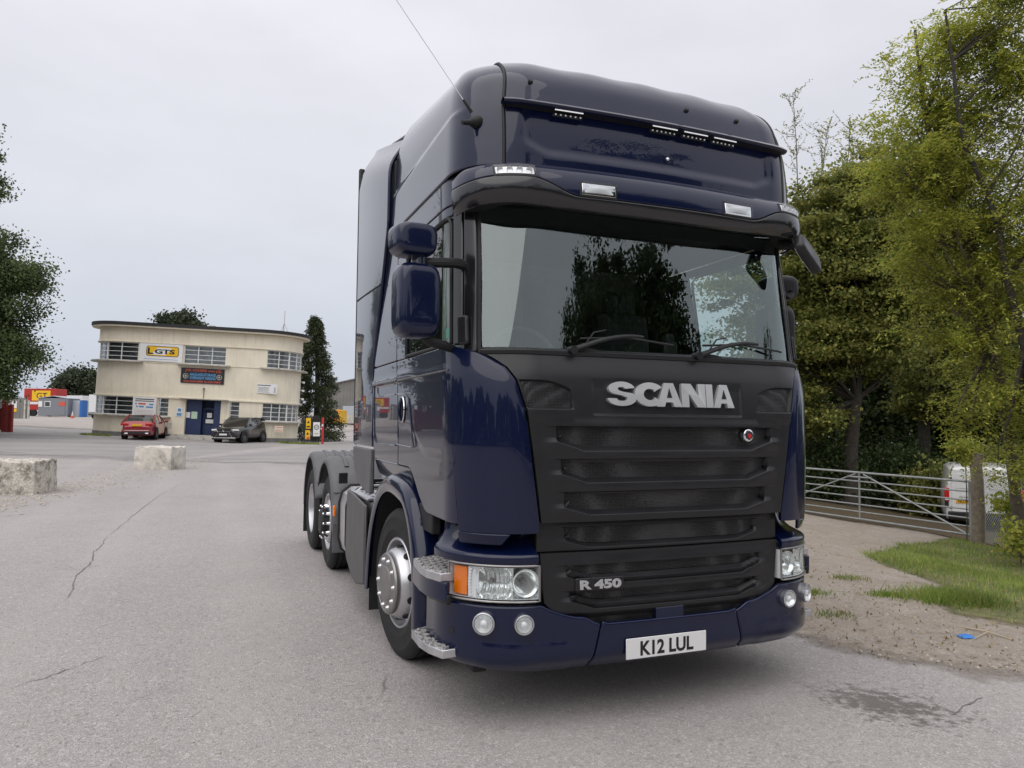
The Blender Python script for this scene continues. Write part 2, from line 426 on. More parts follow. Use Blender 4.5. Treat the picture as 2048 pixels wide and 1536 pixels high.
# --- emblem on the top slot
eo=cabp(.53,1.548,.0)
em=MB(); em.lathe([(0,.03),(.030,.03),(.036,.026),(.040,.015),(.040,0),(0,0)],28,frame_M(eo,(1,0,0),(0,0,1)))
emb=em.build('emblem','chrome',truck)
m=MB(); m.lathe([(0,.0335),(.0285,.0325),(.0285,.02),(0,.02)],6,frame_M(eo,(1,0,0),(0,0,1))@Matrix.Rotation(pi/6,4,'Z')); m.build('emblem_field','badge_blue',emb)
m=MB(); m.prism([(-.014,.006),(-.005,.012),(.004,.010),(.014,.004),(.012,-.008),(.004,-.020),(-.006,-.016),(-.014,-.006)],frame_M(eo+Vector((0,-.031,0)),(1,0,0),(0,0,1)),.006); m.build('emblem_griffin','badge_red',emb,smooth=0)
# --- blue corner deflectors, doors, rear panels on both sides
FY=[(1.4,2.45),(2.1,2.45),(2.4,2.33),(3.1,2.03),(3.5,2.02),(4.3,2.04)]
fy=lambda z: tab(FY,z)
def s_at(z,y):
    w,y0,R,bow=ctab(LOW,z); return (w-R)+R*pi/2+(y-y0-bow*((w-R)/w)**2-R)
for sg in (-1,1):
    # deflector
    rr=[]
    for i in range(61):
        z=1.03+(2.02-1.03)*i/60
        a=he(z)+.006 if z>=1.08 else .803+.10*(1.08-z)
        b_=ds(z)-.005
        if z>1.95: a=1.05+ (b_-.05-1.05)*((z-1.95)/.07)**1.4
        off=.014+.012*sm(1.6,1.9,z); wv=0
        r=[]
        for j in range(29):
            t=j/28; s=a+(b_-a)*t
            # rolled leading edge
            o_=(off+wv*sm(0,.55,t)*sm(1.0,.55,t))*(1-(1-min(1,t/.18))**2*.6)
            r.append(cabp(sg*s,z-.03*sm(1.16,1.03,z)*(1-t)*0,o_))
        rr.append(r)
    cp=thick('corner_deflector',rr,.03,'navy',truck,bevel=.012,center=CC,segs=3)
    # lower flap under the deflector
    rr=[[cabp(sg*s,z,.018-.02*(1.035-z)/.07) for s in frange(1.0-.05*((z-.962)/.064),1.262,14)] for z in frange(.962,1.026,5)]
    thick('deflector_flap',rr,.02,'navy',cp,bevel=.008,center=CC)
    # crease line of the flap
    # door (lower half) and the panel behind it
    for nm,a0,a1,zb in (('door',None,2.545,None),('side_panel',2.555,3.41,None)):
        rr=[]
        for z in frange(1.10 if nm=='door' else 1.24,2.035,34):
            a=ds(z)+.004 if a0 is None else a0
            r=[]
            for j in range(41):
                s=a+(a1-a)*j/40
                y=cabp(sg*s,z).y
                # bottom edge climbs over the wheel arch
                zlo=1.06+.0*y if y<.80 else 1.06+.25*sm(.80,1.30,y)
                zz=max(z,zlo) if False else z
                crease=.010*sm(1.905,1.93,z)*0 + .007*(sm(1.88,1.90,z)-sm(1.90,1.93,z))
                lo=sm(1.455,1.43,z)*.004
                r.append(cabp(sg*s,zlo+(2.035-zlo)*(z-(1.10 if nm=='door' else 1.24))/(2.035-(1.10 if nm=='door' else 1.24)),.004+crease-lo))
            rr.append(r)
        dr=thick(nm,rr,.03,'navy',truck,bevel=.006,center=CC)
        if nm=='door':
            door=dr
            # pressed handle field, handle bowl and grip
            hx=sg*1.222
            m=MB()
            ring=[(hx,1.41+.055*cos(a),1.69+.085*sin(a)) for a in frange(0,2*pi,26)[:-1]]
            m.tube(ring,.006,6,True); hb=m.build('handle_surround','chrome',door)
            m=MB(); m.lathe([(0,-.004),(.7,-.004),(.95,.004),(1,.010),(1,-.01),(0,-.01)],24,Matrix.Translation((sg*1.2165,1.41,1.69))@Matrix.Rotation(sg*pi/2,4,'Y')@Matrix.Diagonal((.08,.05,1,1)))
            m.build('handle_bowl','black_matt',door)
            m=MB(); m.tube([(sg*1.222,1.43,1.765),(sg*1.238,1.43,1.72),(sg*1.238,1.425,1.66),(sg*1.222,1.42,1.615)],.011,8); m.build('door_handle','navy',door)
            # crease outline around the handle
            m=MB(); m.tube([(sg*1.218,1.57,1.80),(sg*1.219,1.36,1.795),(sg*1.219,1.25,1.76),(sg*1.219,1.13,1.50),(sg*1.219,1.10,1.455),(sg*1.218,1.16,1.443),(sg*1.218,1.57,1.452)],.005,6)
            m.build('pressed_line','navy',door)
            m=MB(); m.tube([cabp(sg*s,1.895,.008) for s in frange(1.35,2.53,24)],.007,6); m.build('waist_moulding','black_plastic',door)
        else:
            m=MB(); m.tube([cabp(sg*s,z,.006) for s,z in ((2.62,1.92),(3.28,1.92),(3.34,1.89),(3.34,1.47),(3.28,1.44),(2.62,1.44))],.005,6); m.build('locker_edge','navy',dr)
            m=MB(); m.tube([cabp(sg*s,1.895,.008) for s in frange(2.57,3.40,12)],.007,6); m.build('waist_moulding','black_plastic',dr)
            m=MB(); m.tube([cabp(sg*s,z,.006) for s,z in ((2.62,1.80),(3.16,1.80),(3.22,1.83),(3.22,1.875),(2.62,1.875))],.004,6); m.build('locker_catch_line','navy',dr)
    # door upper frame, window, rear quarter
    zt=2.80
    rr=[[cabp(sg*s,z,.004) for s in frange(1.222-.02*(z-2.04)/.76,1.30-.02*(z-2.04)/.76,4)] for z in frange(2.04,zt+.06,14)]
    thick('door_frame_front',rr,.03,'visor_black',truck,bevel=.006,center=CC)
    rr=[[cabp(sg*s,z,.004) for s in frange(1.285,2.545,24)] for z in frange(zt,zt+.06,3)]
    thick('door_frame_top',rr,.03,'navy',truck,bevel=.006,center=CC)
    rr=[[cabp(sg*s,z,.004) for s in frange(2.28,2.545,6)] for z in frange(2.04,zt,10)]
    thick('door_frame_rear',rr,.03,'navy',truck,bevel=.006,center=CC)
    rr=[[cabp(sg*s,z,-.008) for s in frange(1.28-.02*(z-2.04)/.76,2.30,24)] for z in frange(2.02,zt+.02,10)]
    thick('side_window',rr,.004,'sideglass',truck,bevel=0,center=CC)
    m=MB(); m.tube([cabp(sg*s,z,.004) for s,z in [(1.31,2.05),(1.305,2.4),(1.295,2.74),(1.315,2.785),(1.36,2.795),(2.2,2.795),(2.26,2.76),(2.27,2.3),(2.27,2.05)]]+[cabp(sg*1.31,2.05,.004)],.011,6); m.build('window_seal','black_matt',truck)
    rr=[[cabp(sg*s,z,.004) for s in frange(2.555,max(2.60,s_at(z,fy(z)-.012)),14)] for z in frange(2.042,3.03,14)]
    thick('rear_quarter_panel',rr,.03,'navy',truck,bevel=.006,center=CC)
    rr=[[cabp(sg*s,z,.004) for s in frange(1.05,2.545,40)] for z in frange(2.868,3.03,6)]
    thick('cant_panel',rr,.03,'navy',truck,bevel=.004,center=CC)
    # A pillar
    rr=[[cabp(sg*s,z,.006) for s in frange(1.128-.022*(z-2.0)/.76,1.212-.02*(z-2.04)/.76,6)] for z in frange(1.99,2.88,18)]
    thick('windscreen_pillar',rr,.03,'visor_black',truck,bevel=.008,center=CC)
    # side fairing behind the cab
    rr=[]
    for u in frange(0,1,44):
        r=[]
        for j in range(29):
            t=j/28; z=1.40
            for _ in range(4):
                y=fy(z)+(3.27-fy(z))*t; zt_=3.80+.26*(y-2.0)-.10*sm(3.05,3.27,y)**2; z=1.40+(zt_-1.40)*u
            k=sm(zt_-.36,zt_+.02,z)
            r.append((sg*(1.215+.008*sin(t*pi)-.13*k**2),y,z))
        rr.append(r)
    ff=thick('side_fairing',rr,.03,'navy',truck,bevel=.012,center=(0,2.8,2.5),segs=3)
    m=MB(); m.box((sg*1.19,3.29,2.68),(.055,.05,2.54)); m.build('fairing_rubber_edge','black_matt',ff,bevel=.015)
    m=MB(); m.tube([(sg*1.217,2.23,2.685),(sg*1.225,2.7,2.69),(sg*1.218,3.26,2.705)],.007,6); m.build('fairing_seam','black_matt',ff)
    m=MB(); ZZ=frange(1.42,3.6,16); m.prism([(fy(z)-.06,z) for z in ZZ]+[(fy(z)+.12,z) for z in reversed(ZZ)],frame_M((sg*1.17 if sg>0 else -1.13,0,0),(0,1,0),(0,0,1)),-.04 if sg<0 else -.04); m.build('seam_backing','black_matt',ff,smooth=0)
    # dark plastic below the fairing and side panel
    m=MB(); m.prism([(2.45,1.38),(3.24,1.38),(3.20,1.22),(3.02,1.08),(2.62,1.02),(2.45,1.02)],frame_M((sg*1.19,0,0),(0,1,0),(0,0,1)) ,-.04 if sg<0 else -.04); m.build('lower_side_skirt','grey_plastic',truck,bevel=.012)
    rr=[[Vector((sg*(1.20-.12*((1.40-z)/.33)**2),y,z)) for y in frange(1.30,2.44,20)] for z in frange(1.09,1.30,8)]
    thick('rear_lower_panel',rr,.025,'navy',truck,bevel=.006,center=CC)
# tow hook ring hanging behind the fairing
m=MB(); m.tube([(-1.17+.0*cos(a),3.42+.07*cos(a),1.42+.022*sin(a)) for a in frange(0,2*pi,20)[:-1]],.012,6,True); m.build('hose_loop','black_matt',truck)
# --- windscreen
def wsp(x,z,o=0):
    y0=.100+(.225-.100)*(z-1.99)/.91; return Vector((x,y0+.05*x*x+.07*x**6-o,z))
rr=[[wsp((1.098-.022*(z-2.0)/.76)*t,z) for t in frange(-1,1,80)] for z in frange(1.985,2.90,14)]
thick('windscreen',rr,.005,'windscreen',truck,bevel=0,center=CC)
for sg in (-1,1):
    m=MB(); rr=[[cabp(sg*s,z,-.008) for s in (1.108-.022*(z-2.0)/.76,1.12-.022*(z-2.0)/.76,1.135-.022*(z-2.0)/.76)] for z in frange(1.99,2.9,14)]
    thick('glass_border',rr,.004,'black_matt',truck,bevel=0,center=CC)
rr=[[wsp(s,z,-.008) for s in frange(-1.07,1.07,50)] for z in frange(2.735,2.90,4)]
thick('glass_top_border',rr,.004,'black_matt',truck,bevel=0,center=CC)
rr=[[wsp(s,z,-.008) for s in frange(-1.09,1.09,50)] for z in frange(1.985,2.022,2)]
thick('glass_bottom_border',rr,.004,'black_matt',truck,bevel=0,center=CC)
# cowl below the glass with cut outs
rr=[[cabp(s,z,.018-.03*sm(1.99,2.03,z)+.012*sin((z-1.975)/.05*pi)) for s in frange(-1.10,1.10,50)] for z in frange(1.972,2.018,6)]
cw=thick('scuttle',rr,.03,'black_plastic',truck,bevel=.005,center=CC)
for s0 in (-.50,.32):
    m=MB(); rr=[[cabp(s0+.13*t,1.978+.045*(1-t*t)*k,.024) for t in frange(-1,1,12)] for k in (0,.5,1)]
    thick('washer_cowl',rr,.02,'black_matt',cw,bevel=.004,center=CC)
# wipers
for s0,s1 in ((-.60,.06),(.21,.88)):
    pv=cabp(s0,2.00,.03)
    pts=[cabp(s0+(s1-s0)*t,2.00+.115*sin(min(1,t*1.6)*pi/2)*1.0-.035*t,.045+.015*sin(t*pi)) for t in frange(0,.66,10)]
    m=MB(); m.tube(pts,[.016-.007*i/10 for i in range(11)],8); w=m.build('wiper_arm','black_plastic',truck)
    m=MB(); m.tube([cabp(s0+.06+(s1-s0-.06)*t,2.075+.025*(1-abs(2*t-1))-.01*t,.016) for t in frange(0,1,20)],.007,6); m.build('wiper_blade','black_matt',w)
    m=MB(); m.cyl(pv+Vector((0,.03,0)),pv-Vector((0,.03,0)),.024); m.build('wiper_pivot','black_plastic',w)
    m=MB(); m.tube([cabp(s0+.07,2.03,.05),cabp(s0+.12,2.10,.07),cabp(s0+.2,2.12,.06)],.005,6); m.build('washer_hose','rubber',w)
# --- sun visor: painted upper strip with lamps, smoked lower strip
VIS=[(2.70,1.185,.055,.36,.10),(2.78,1.195,.025,.38,.10),(2.90,1.195,.012,.38,.10),(3.00,1.185,.05,.38,.10),(3.05,1.17,.12,.38,.10)]
def vis(s,z,off=0): return skin(VIS,s,z,off)
def vmid(s):    # boundary between the strips
    q=abs(s); return 2.935-.085*sm(.86,.58,q)-.02*sm(1.05,1.35,q)
def vlow(s):
    q=abs(s); return 2.765+.02*sm(.3,1.0,q)-.015*sm(1.1,1.35,q)
def vtop(s):
    q=abs(s); return 3.035-.02*sm(.9,1.35,q)-.05*sm(1.22,1.46,q)
smax=1.40
rr=[[vis(s,vmid(s)+.004+(vtop(s)-vmid(s)-.004)*t,0) for s in frange(-smax,smax,110)] for t in frange(0,1,10)]
visor=thick('sun_visor',rr,.02,'navy',truck,bevel=.01,center=(0,1.3,2.85),segs=3)
rr=[[vis(s,vlow(s)+(vmid(s)-vlow(s))*t,.004-.03*(1-t)**3) for s in frange(-smax,smax,110)] for t in frange(0,1,10)]
thick('visor_smoked_strip',rr,.016,'visor_black',visor,bevel=.008,center=(0,1.3,2.85),segs=3)
m=MB()
rr=[[vis(s,vlow(s)+.01,-.02-.16*t) for s in frange(-1.30,1.30,60)] for t in frange(0,1,3)]
m.grid(rr); m.build('visor_underside','black_matt',visor)
def lamp_on(fn,s0,s1,z0,z1,name,parent,nled=0,body='lamp_white'):
    rr=[[fn(s,z,.004) for s in frange(s0-.012,s1+.012,10)] for z in (z0-.012,(z0+z1)/2,z1+.012)]
    f=thick(name,rr,.03,'black_matt',parent,bevel=.003,center=(0,1.3,2.9))
    rr=[[fn(s,z,.007) for s in frange(s0,s1,10)] for z in (z0,(z0+z1)/2,z1)]
    thick('reflector',rr,.012,'chrome' if not nled else 'silver',f,bevel=.002,center=(0,1.3,2.9))
    if nled:
        for k in range(nled):
            c=fn(s0+(s1-s0)*(k+.5)/nled,(z0+z1)/2,.009); m=MB(); d=(fn((s0+s1)/2,z0,.1)-fn((s0+s1)/2,z0,0)).normalized()
            m.lathe([(0,.010),(.010,.008),(.017,.002),(.018,-.004)],14,frame_M(c,Vector((0,0,1)).cross(d)*-1,(0,0,1)) ); m.build('led_lens','lamp_white',f)
    else:
        c=fn((s0+s1)/2,(z0+z1)/2,.008); d=(fn((s0+s1)/2,z0,.1)-fn((s0+s1)/2,z0,0)).normalized()
        m=MB(); rr=[[fn(s,z,.010+.010*cos((s-(s0+s1)/2)/(s1-s0)*5)*cos((z-(z0+z1)/2)/(z1-z0)*4)) for s in frange(s0+.015,s1-.015,12)] for z in frange(z0+.012,z1-.012,6)]
        thick('lamp_bowl',rr,.004,'white_lens',f,bevel=0,center=(0,1.3,2.9))
    rr=[[fn(s,z,.024) for s in frange(s0-.002,s1+.002,10)] for z in (z0-.002,(z0+z1)/2,z1+.002)]
    thick('lens',rr,.003,'clear',f,bevel=0,center=(0,1.3,2.9))
for sg in (-1,1):
    a,b_=sorted((sg*.372,sg*.572)); lamp_on(vis,a,b_,2.862,2.925,'spot_lamp',visor)
    a,b_=sorted((sg*.842,sg*1.052)); lamp_on(vis,a,b_,2.944,2.985,'marker_lamp',visor,4)
# --- high roof
ROOF=[(0,1.195,.140,.36,.07,3.03,0),(.25,1.19,.142,.36,.07,3.17,.005),(.5,1.185,.155,.36,.07,3.32,.02),(.7,1.175,.185,.36,.07,3.46,.045),(.82,1.15,.220,.36,.07,3.57,.08),(.91,1.10,.28,.36,.08,3.655,.11),(1.0,1.02,.37,.36,.09,3.72,.13),(1.1,.85,.55,.36,.1,3.77,.135),(1.25,.42,.94,.36,.1,3.83,.13)]
def roofp(s,t,off=0):
    def f(s,t):
        w,y0,R,bow,z0,sl=ctab(ROOF,t); x,y=plan(s,w,y0,min(R,w*.8),bow); return Vector((x,y,z0+sl*(y-y0)))
    p=f(s,t)
    if off:
        n=(f(s+.004,t)-f(s-.004,t)).cross(f(s,t+.004)-f(s,t-.004))
        p=p+n.normalized()*off
    return p
def rs_max(t):
    w,y0,R,bow,z0,sl=ctab(ROOF,t); return (w-R)+R*pi/2+(2.0-y0-bow*((w-R)/w)**2-R)
for sg in (-1,1):
    rr=[]
    for t in frange(0,1.02,44):
        a=.972-.04*sm(.5,1.0,t); b_=rs_max(t)
        r=[]
        for j in range(41):
            s_=a+(b_-a)*j/40; tl=.60-.14*((s_-1.2)/(b_-1.2)); r.append(roofp(sg*s_,t,-.004-.012*sm(tl-.012,tl+.02,t)*sm(1.15,1.35,s_)*sm(1.0,.9,t)))
        rr.append(r)
    rp=thick('roof_side',rr,.02,'navy',truck,bevel=.006,center=(0,1.3,3.2))
    # feature line along the side and the black seal between side and front
    m=MB(); m.tube([roofp(sg*(.972-.04*sm(.5,1.0,t)),t,.002) for t in frange(0,1.02,40)],.009,6); m.build('roof_seal','black_matt',rp)
# front of the roof with a shallow pressing
def press(s,t):
    q=abs(s); e=sm(.88,.82,q)*sm(.62,.56,t); low=.16+.10*sm(.70,.88,q)
    return -.020*e*sm(low-.06,low+.06,t)
rr=[]
for t in frange(0,1.02,70):
    a=.964-.04*sm(.5,1.0,t); rr.append([roofp(-a+2*a*j/100,t,.004+press(-a+2*a*j/100,t)+(.006*sin(5*pi*(j/100))**2)*sm(.86,1.0,t)) for j in range(101)])
rf=thick('roof_front',rr,.02,'navy',truck,bevel=.006,center=(0,1.3,3.2))
b=MB(); rr=[]
for t in frange(1.015,1.25,10):
    w,y0,R,bow,z0,sl=ctab(ROOF,t); mx=rs_max(t); rr.append([roofp(-mx+2*mx*j/80,t) for j in range(81)])
for k in range(81): rr[-1][k]=rr[-1][k]
rr.append([Vector((0,min(p.y,2.0)*1.0 if p.y>1.2 else 1.2,3.86+.1*(p.y-1.2))) for p in rr[-1]])
b.grid(rr); b.build('roof_top','navy',truck,smooth=60)
# roof light bar and its LED strips
tb=.575
bar=[roofp(s,tb,.055) for s in frange(-.965,.965,44)]
m=MB(); n=len(bar); rr=[]
for k in range(9):
    a=2*pi*k/8; rr.append([p+Vector((0,-.030*cos(a)*1.0+.02,.018*sin(a))) for p in bar])
m.grid(rr); m.add(rr[0][:0] or [],[]); lb=m.build('light_bar','navy',truck,smooth=60)
m=MB(); m.grid([[roofp(s,tb,.0)+Vector((0,0,-.012)) for s in frange(-.955,.955,40)],[roofp(s,tb,.045)+Vector((0,-0.0,-.014)) for s in frange(-.955,.955,40)]]); m.build('light_bar_tray','black_matt',lb)
for s0 in (-.60,.02,.24,.46):
    m=MB(); p0=[roofp(s,tb,.050)+Vector((0,0,-.021)) for s in frange(s0-.085,s0+.085,8)]
    m.tube(p0,.0034,6); m.build('led_strip','led_lit',lb)
    p1=[roofp(s,tb,.012)+Vector((0,-.012,-.032)) for s in frange(s0-.09,s0+.09,8)]
    m=MB(); m.grid([[p+Vector((0,0,.009)) for p in p1],[p-Vector((0,-.004,.009)) for p in p1]]); e_=m.build('led_housing','black_matt',lb)
    for k in range(6):
        p=roofp(s0-.075+.15*k/5,tb,.014)+Vector((0,-.016,-.032)); m=MB(); m.box(p,(.008,.005,.008)); m.build('led','lamp_white',e_)
for s0 in (-.80,-.02+.25,.62):
    m=MB(); p=roofp(s0,.78,.004); m.lathe([(0,.016),(.012,.014),(.016,0)],10,Matrix.Translation(p)@Matrix.Rotation(radians(60),4,'X')); m.build('roof_bolt','black_matt',rf)
p=roofp(.05,.27,.0); m=MB(); m.lathe([(0,.014),(.010,.010),(.012,0)],10,frame_M(p,(1,0,0),(0,0,1))); m.build('sensor_stud','chrome',rf)
# roof rear step and spoiler
rr=[[Vector((x,2.06+.95*t, 3.95+.19*t-.12*max(0,abs(x)-.8)**2*6)) for x in frange(-1.0,1.0,20)] for t in frange(0,1,8)]
thick('roof_spoiler',rr,.03,'side_plastic',truck,bevel=.01,center=(0,2.4,2.0))
m=MB(); m.box((0,2.06,3.33),(2.30,.24,.66)); m.build('roof_rear_infill','black_matt',truck,bevel=.02)
m=MB(); m.box((0,2.08,3.72),(1.98,.20,.24)); m.build('roof_rear_upper_infill','black_matt',truck,bevel=.02)
# aerial
for_ae=roofp(-1.13,.44,-.004)
m=MB(); m.lathe([(0,.10),(.012,.10),(.016,.05),(.032,.022),(.036,0),(.034,-.02),(0,-.02)],14,frame_M(for_ae,(.2,-.9,.2),(-.3,.1,.95))); an=m.build('aerial_base','black_matt',truck)
a0=for_ae+Vector((-.07,.02,.06)); tip=a0+Vector((-.50,.55,1.05))*1.0
a0=for_ae+Vector((-.045,-.045,.03)); a2=Vector((-1.72,.20,3.99)); a1=a0.lerp(a2,.09)
m=MB(); m.cyl(a0,a1,.010,.007,8); m.build('aerial_stub','black_matt',an)
m=MB(); m.tube([a1+(a2-a1)*t for t in frange(0,1,6)],.0022,6); m.build('aerial_whip','chrome',an)
# --- mirrors
def housing(name,c,w,h,d,mat,parent,tilt=0,yaw=0,taper=0,nexp=3.6,roll=0):
    """mirror shell: a rounded box, bulging towards the front (-Y), flat glass side at the back"""
    rr=[]; R=Matrix.Rotation(yaw,3,'Z')@Matrix.Rotation(roll,3,'Y')@Matrix.Rotation(tilt,3,'X')
    prof=[(-1,0.0),(-1.0,.25),(-.93,.55),(-.78,.80),(-.55,.94),(-.25,1.0)]
    N=40
    rings=[]
    for yy,sc in [(0,.985),(-.2*d,1.0),(-.55*d,.99),(-.74*d,.965),(-.87*d,.915),(-.95*d,.84),(-.985*d,.72),(-1.0*d,.45),(-1.005*d,.02)]:
        ring=[]
        for k in range(N):
            a=2*pi*k/N; ca,sa=cos(a),sin(a)
            x=abs(ca)**(2/nexp)*(1 if ca>0 else -1)*w/2*sc; z=abs(sa)**(2/nexp)*(1 if sa>0 else -1)*h/2*sc
            x*=1-taper*(z/h)
            ring.append(R@Vector((x,yy,z))+Vector(c))
        ring.append(ring[0]); rings.append(ring)
    m=MB(); m.grid(rings); m.add([p for p in rings[0][:-1]],[tuple(range(N))])
    bm_v=m.v
    o=m.build(name,mat,parent,smooth=50)
    g=MB(); gl=[R@(Vector((abs(cos(a))**(2/nexp)*(1 if cos(a)>0 else -1)*w*.45,.004,abs(sin(a))**(2/nexp)*(1 if sin(a)>0 else -1)*h*.45)))+Vector(c) for a in frange(0,2*pi,N)[:-1]]
    g.add(gl+[p+R@Vector((0,-.006,0)) for p in gl],[tuple(range(N)),tuple(range(2*N-1,N-1,-1))]+[(i,(i+1)%N,N+(i+1)%N,N+i) for i in range(N)]); g.build('mirror_glass','chrome',o,smooth=0)
    return o
for sg in (-1,1):
    yw=sg*-.12; mx_,my_=(1.425,.38) if sg<0 else (1.265,.66); dx_=1.0; dz_=.025 if sg<0 else .02
    mi=housing('main_mirror',(sg*mx_,my_,2.232+dz_),.24,.405,.15,'navy_mirror' if sg<0 else 'black_plastic',truck,yaw=yw,nexp=5)
    housing('wide_angle_mirror',(sg*(mx_+.025),my_,2.555+dz_),.24,.178,.16,'navy_mirror' if sg<0 else 'black_plastic',truck,yaw=yw,taper=-.05,nexp=3.6)
    m=MB(); m.tube([cabp(sg*1.20,2.49,-.01),cabp(sg*1.20,2.49,.03)+Vector((sg*.03,0,0)),(sg*(mx_-.08),my_-.04,2.475),(sg*mx_,my_-.05,2.465)],[.030,.029,.027,.026],10); m.build('mirror_arm','black_plastic',mi)
    m=MB(); m.cyl((sg*(mx_-.02),my_-.06,2.43),(sg*(mx_-.02),my_-.06,2.52),.045,.040); m.build('mirror_joint','navy_mirror',mi)
    m=MB(); m.tube([(sg*(mx_-.05),my_-.03,2.07),(sg*(mx_-.10),my_-.01,2.045),(sg*1.24,my_,2.03),(sg*1.17,my_+.02,2.01)],[.018,.024,.028,.02],10); m.build('lower_mirror_arm','black_matt',mi)
    # draught flap at the foot of the pillar
    rr=[[cabp(sg*s,z,.035) for s in frange(1.165+.015*sm(2.15,2.03,z)*0,1.232-.03*sm(2.13,2.2,z)*0,5)] for z in frange(2.03,2.195,6)]
    thick('pillar_flap','' or rr,.03,'black_plastic',truck,bevel=.012,center=CC)
# kerb / front mirror hanging from the near-side visor corner
fm=housing('front_mirror',(1.075,.13,2.695),.29,.15,.06,'black_plastic',truck,tilt=-.35,yaw=.3,nexp=4,roll=.55)
m=MB(); m.tube([(1.00,.26,2.80),(1.01,.19,2.78),(1.05,.14,2.73)],.022,8); m.build('front_mirror_arm','black_matt',fm)
# --- lower front: panel with the fourth slot, lower grille
S4=[(1.048,.995,.958,.640,.50)]
rr=[]
for z in frange(.925,1.083,50):
    e=.80; rr.append([bmp(-e+2*e*j/150,z,-.045+slot_depth(-e+2*e*j/150,z,S4,.022,.006)) for j in range(151)])
lp=thick('upper_bumper_panel',rr,.03,'black_plastic',truck,bevel=0,center=CC,smooth=50)
insert('grille_mesh',S4[0],None,-.061,lp,T=bmp)
SB=[(.850,.812,.770,.640,.50),(.712,.680,.635,.615,.47)]
rr=[]
GW=[(.56,.66),(.60,.70),(.66,.765),(.92,.787)]
for z in frange(.565,.918,80):
    e=tab(GW,z); rr.append([bmp(-e+2*e*j/150,z,-.022+slot_depth(-e+2*e*j/150,z,SB,.024,.014)-.02*sm(.60,.565,z)) for j in range(151)])
lg=thick('lower_grille',rr,.03,'black_plastic',truck,bevel=0,center=CC,smooth=50)
for S in SB: insert('grille_mesh',S,None,-.0415,lg,T=bmp)
# model badge
bc=bmp(-.452,.748,.004)
m=MB(); rr=[[bmp(s,z,.004) for s in frange(-.598,-.308,8)] for z in (.712,.748,.784)]
bd=thick('model_badge',rr,.02,'black_plastic',truck,bevel=.008,center=CC,segs=3)
nrm=(bmp(-.452,.748,.1)-bmp(-.452,.748,0)).normalized(); xa=Vector((0,0,1)).cross(nrm).normalized()*1
text_mesh('model_number','R 450',.06,'badge_grey',bd,frame_M(bc+nrm*.001,xa,(0,0,1)),extrude=.004,offset=.0018,fit=(.245,.050),bevel=.001)
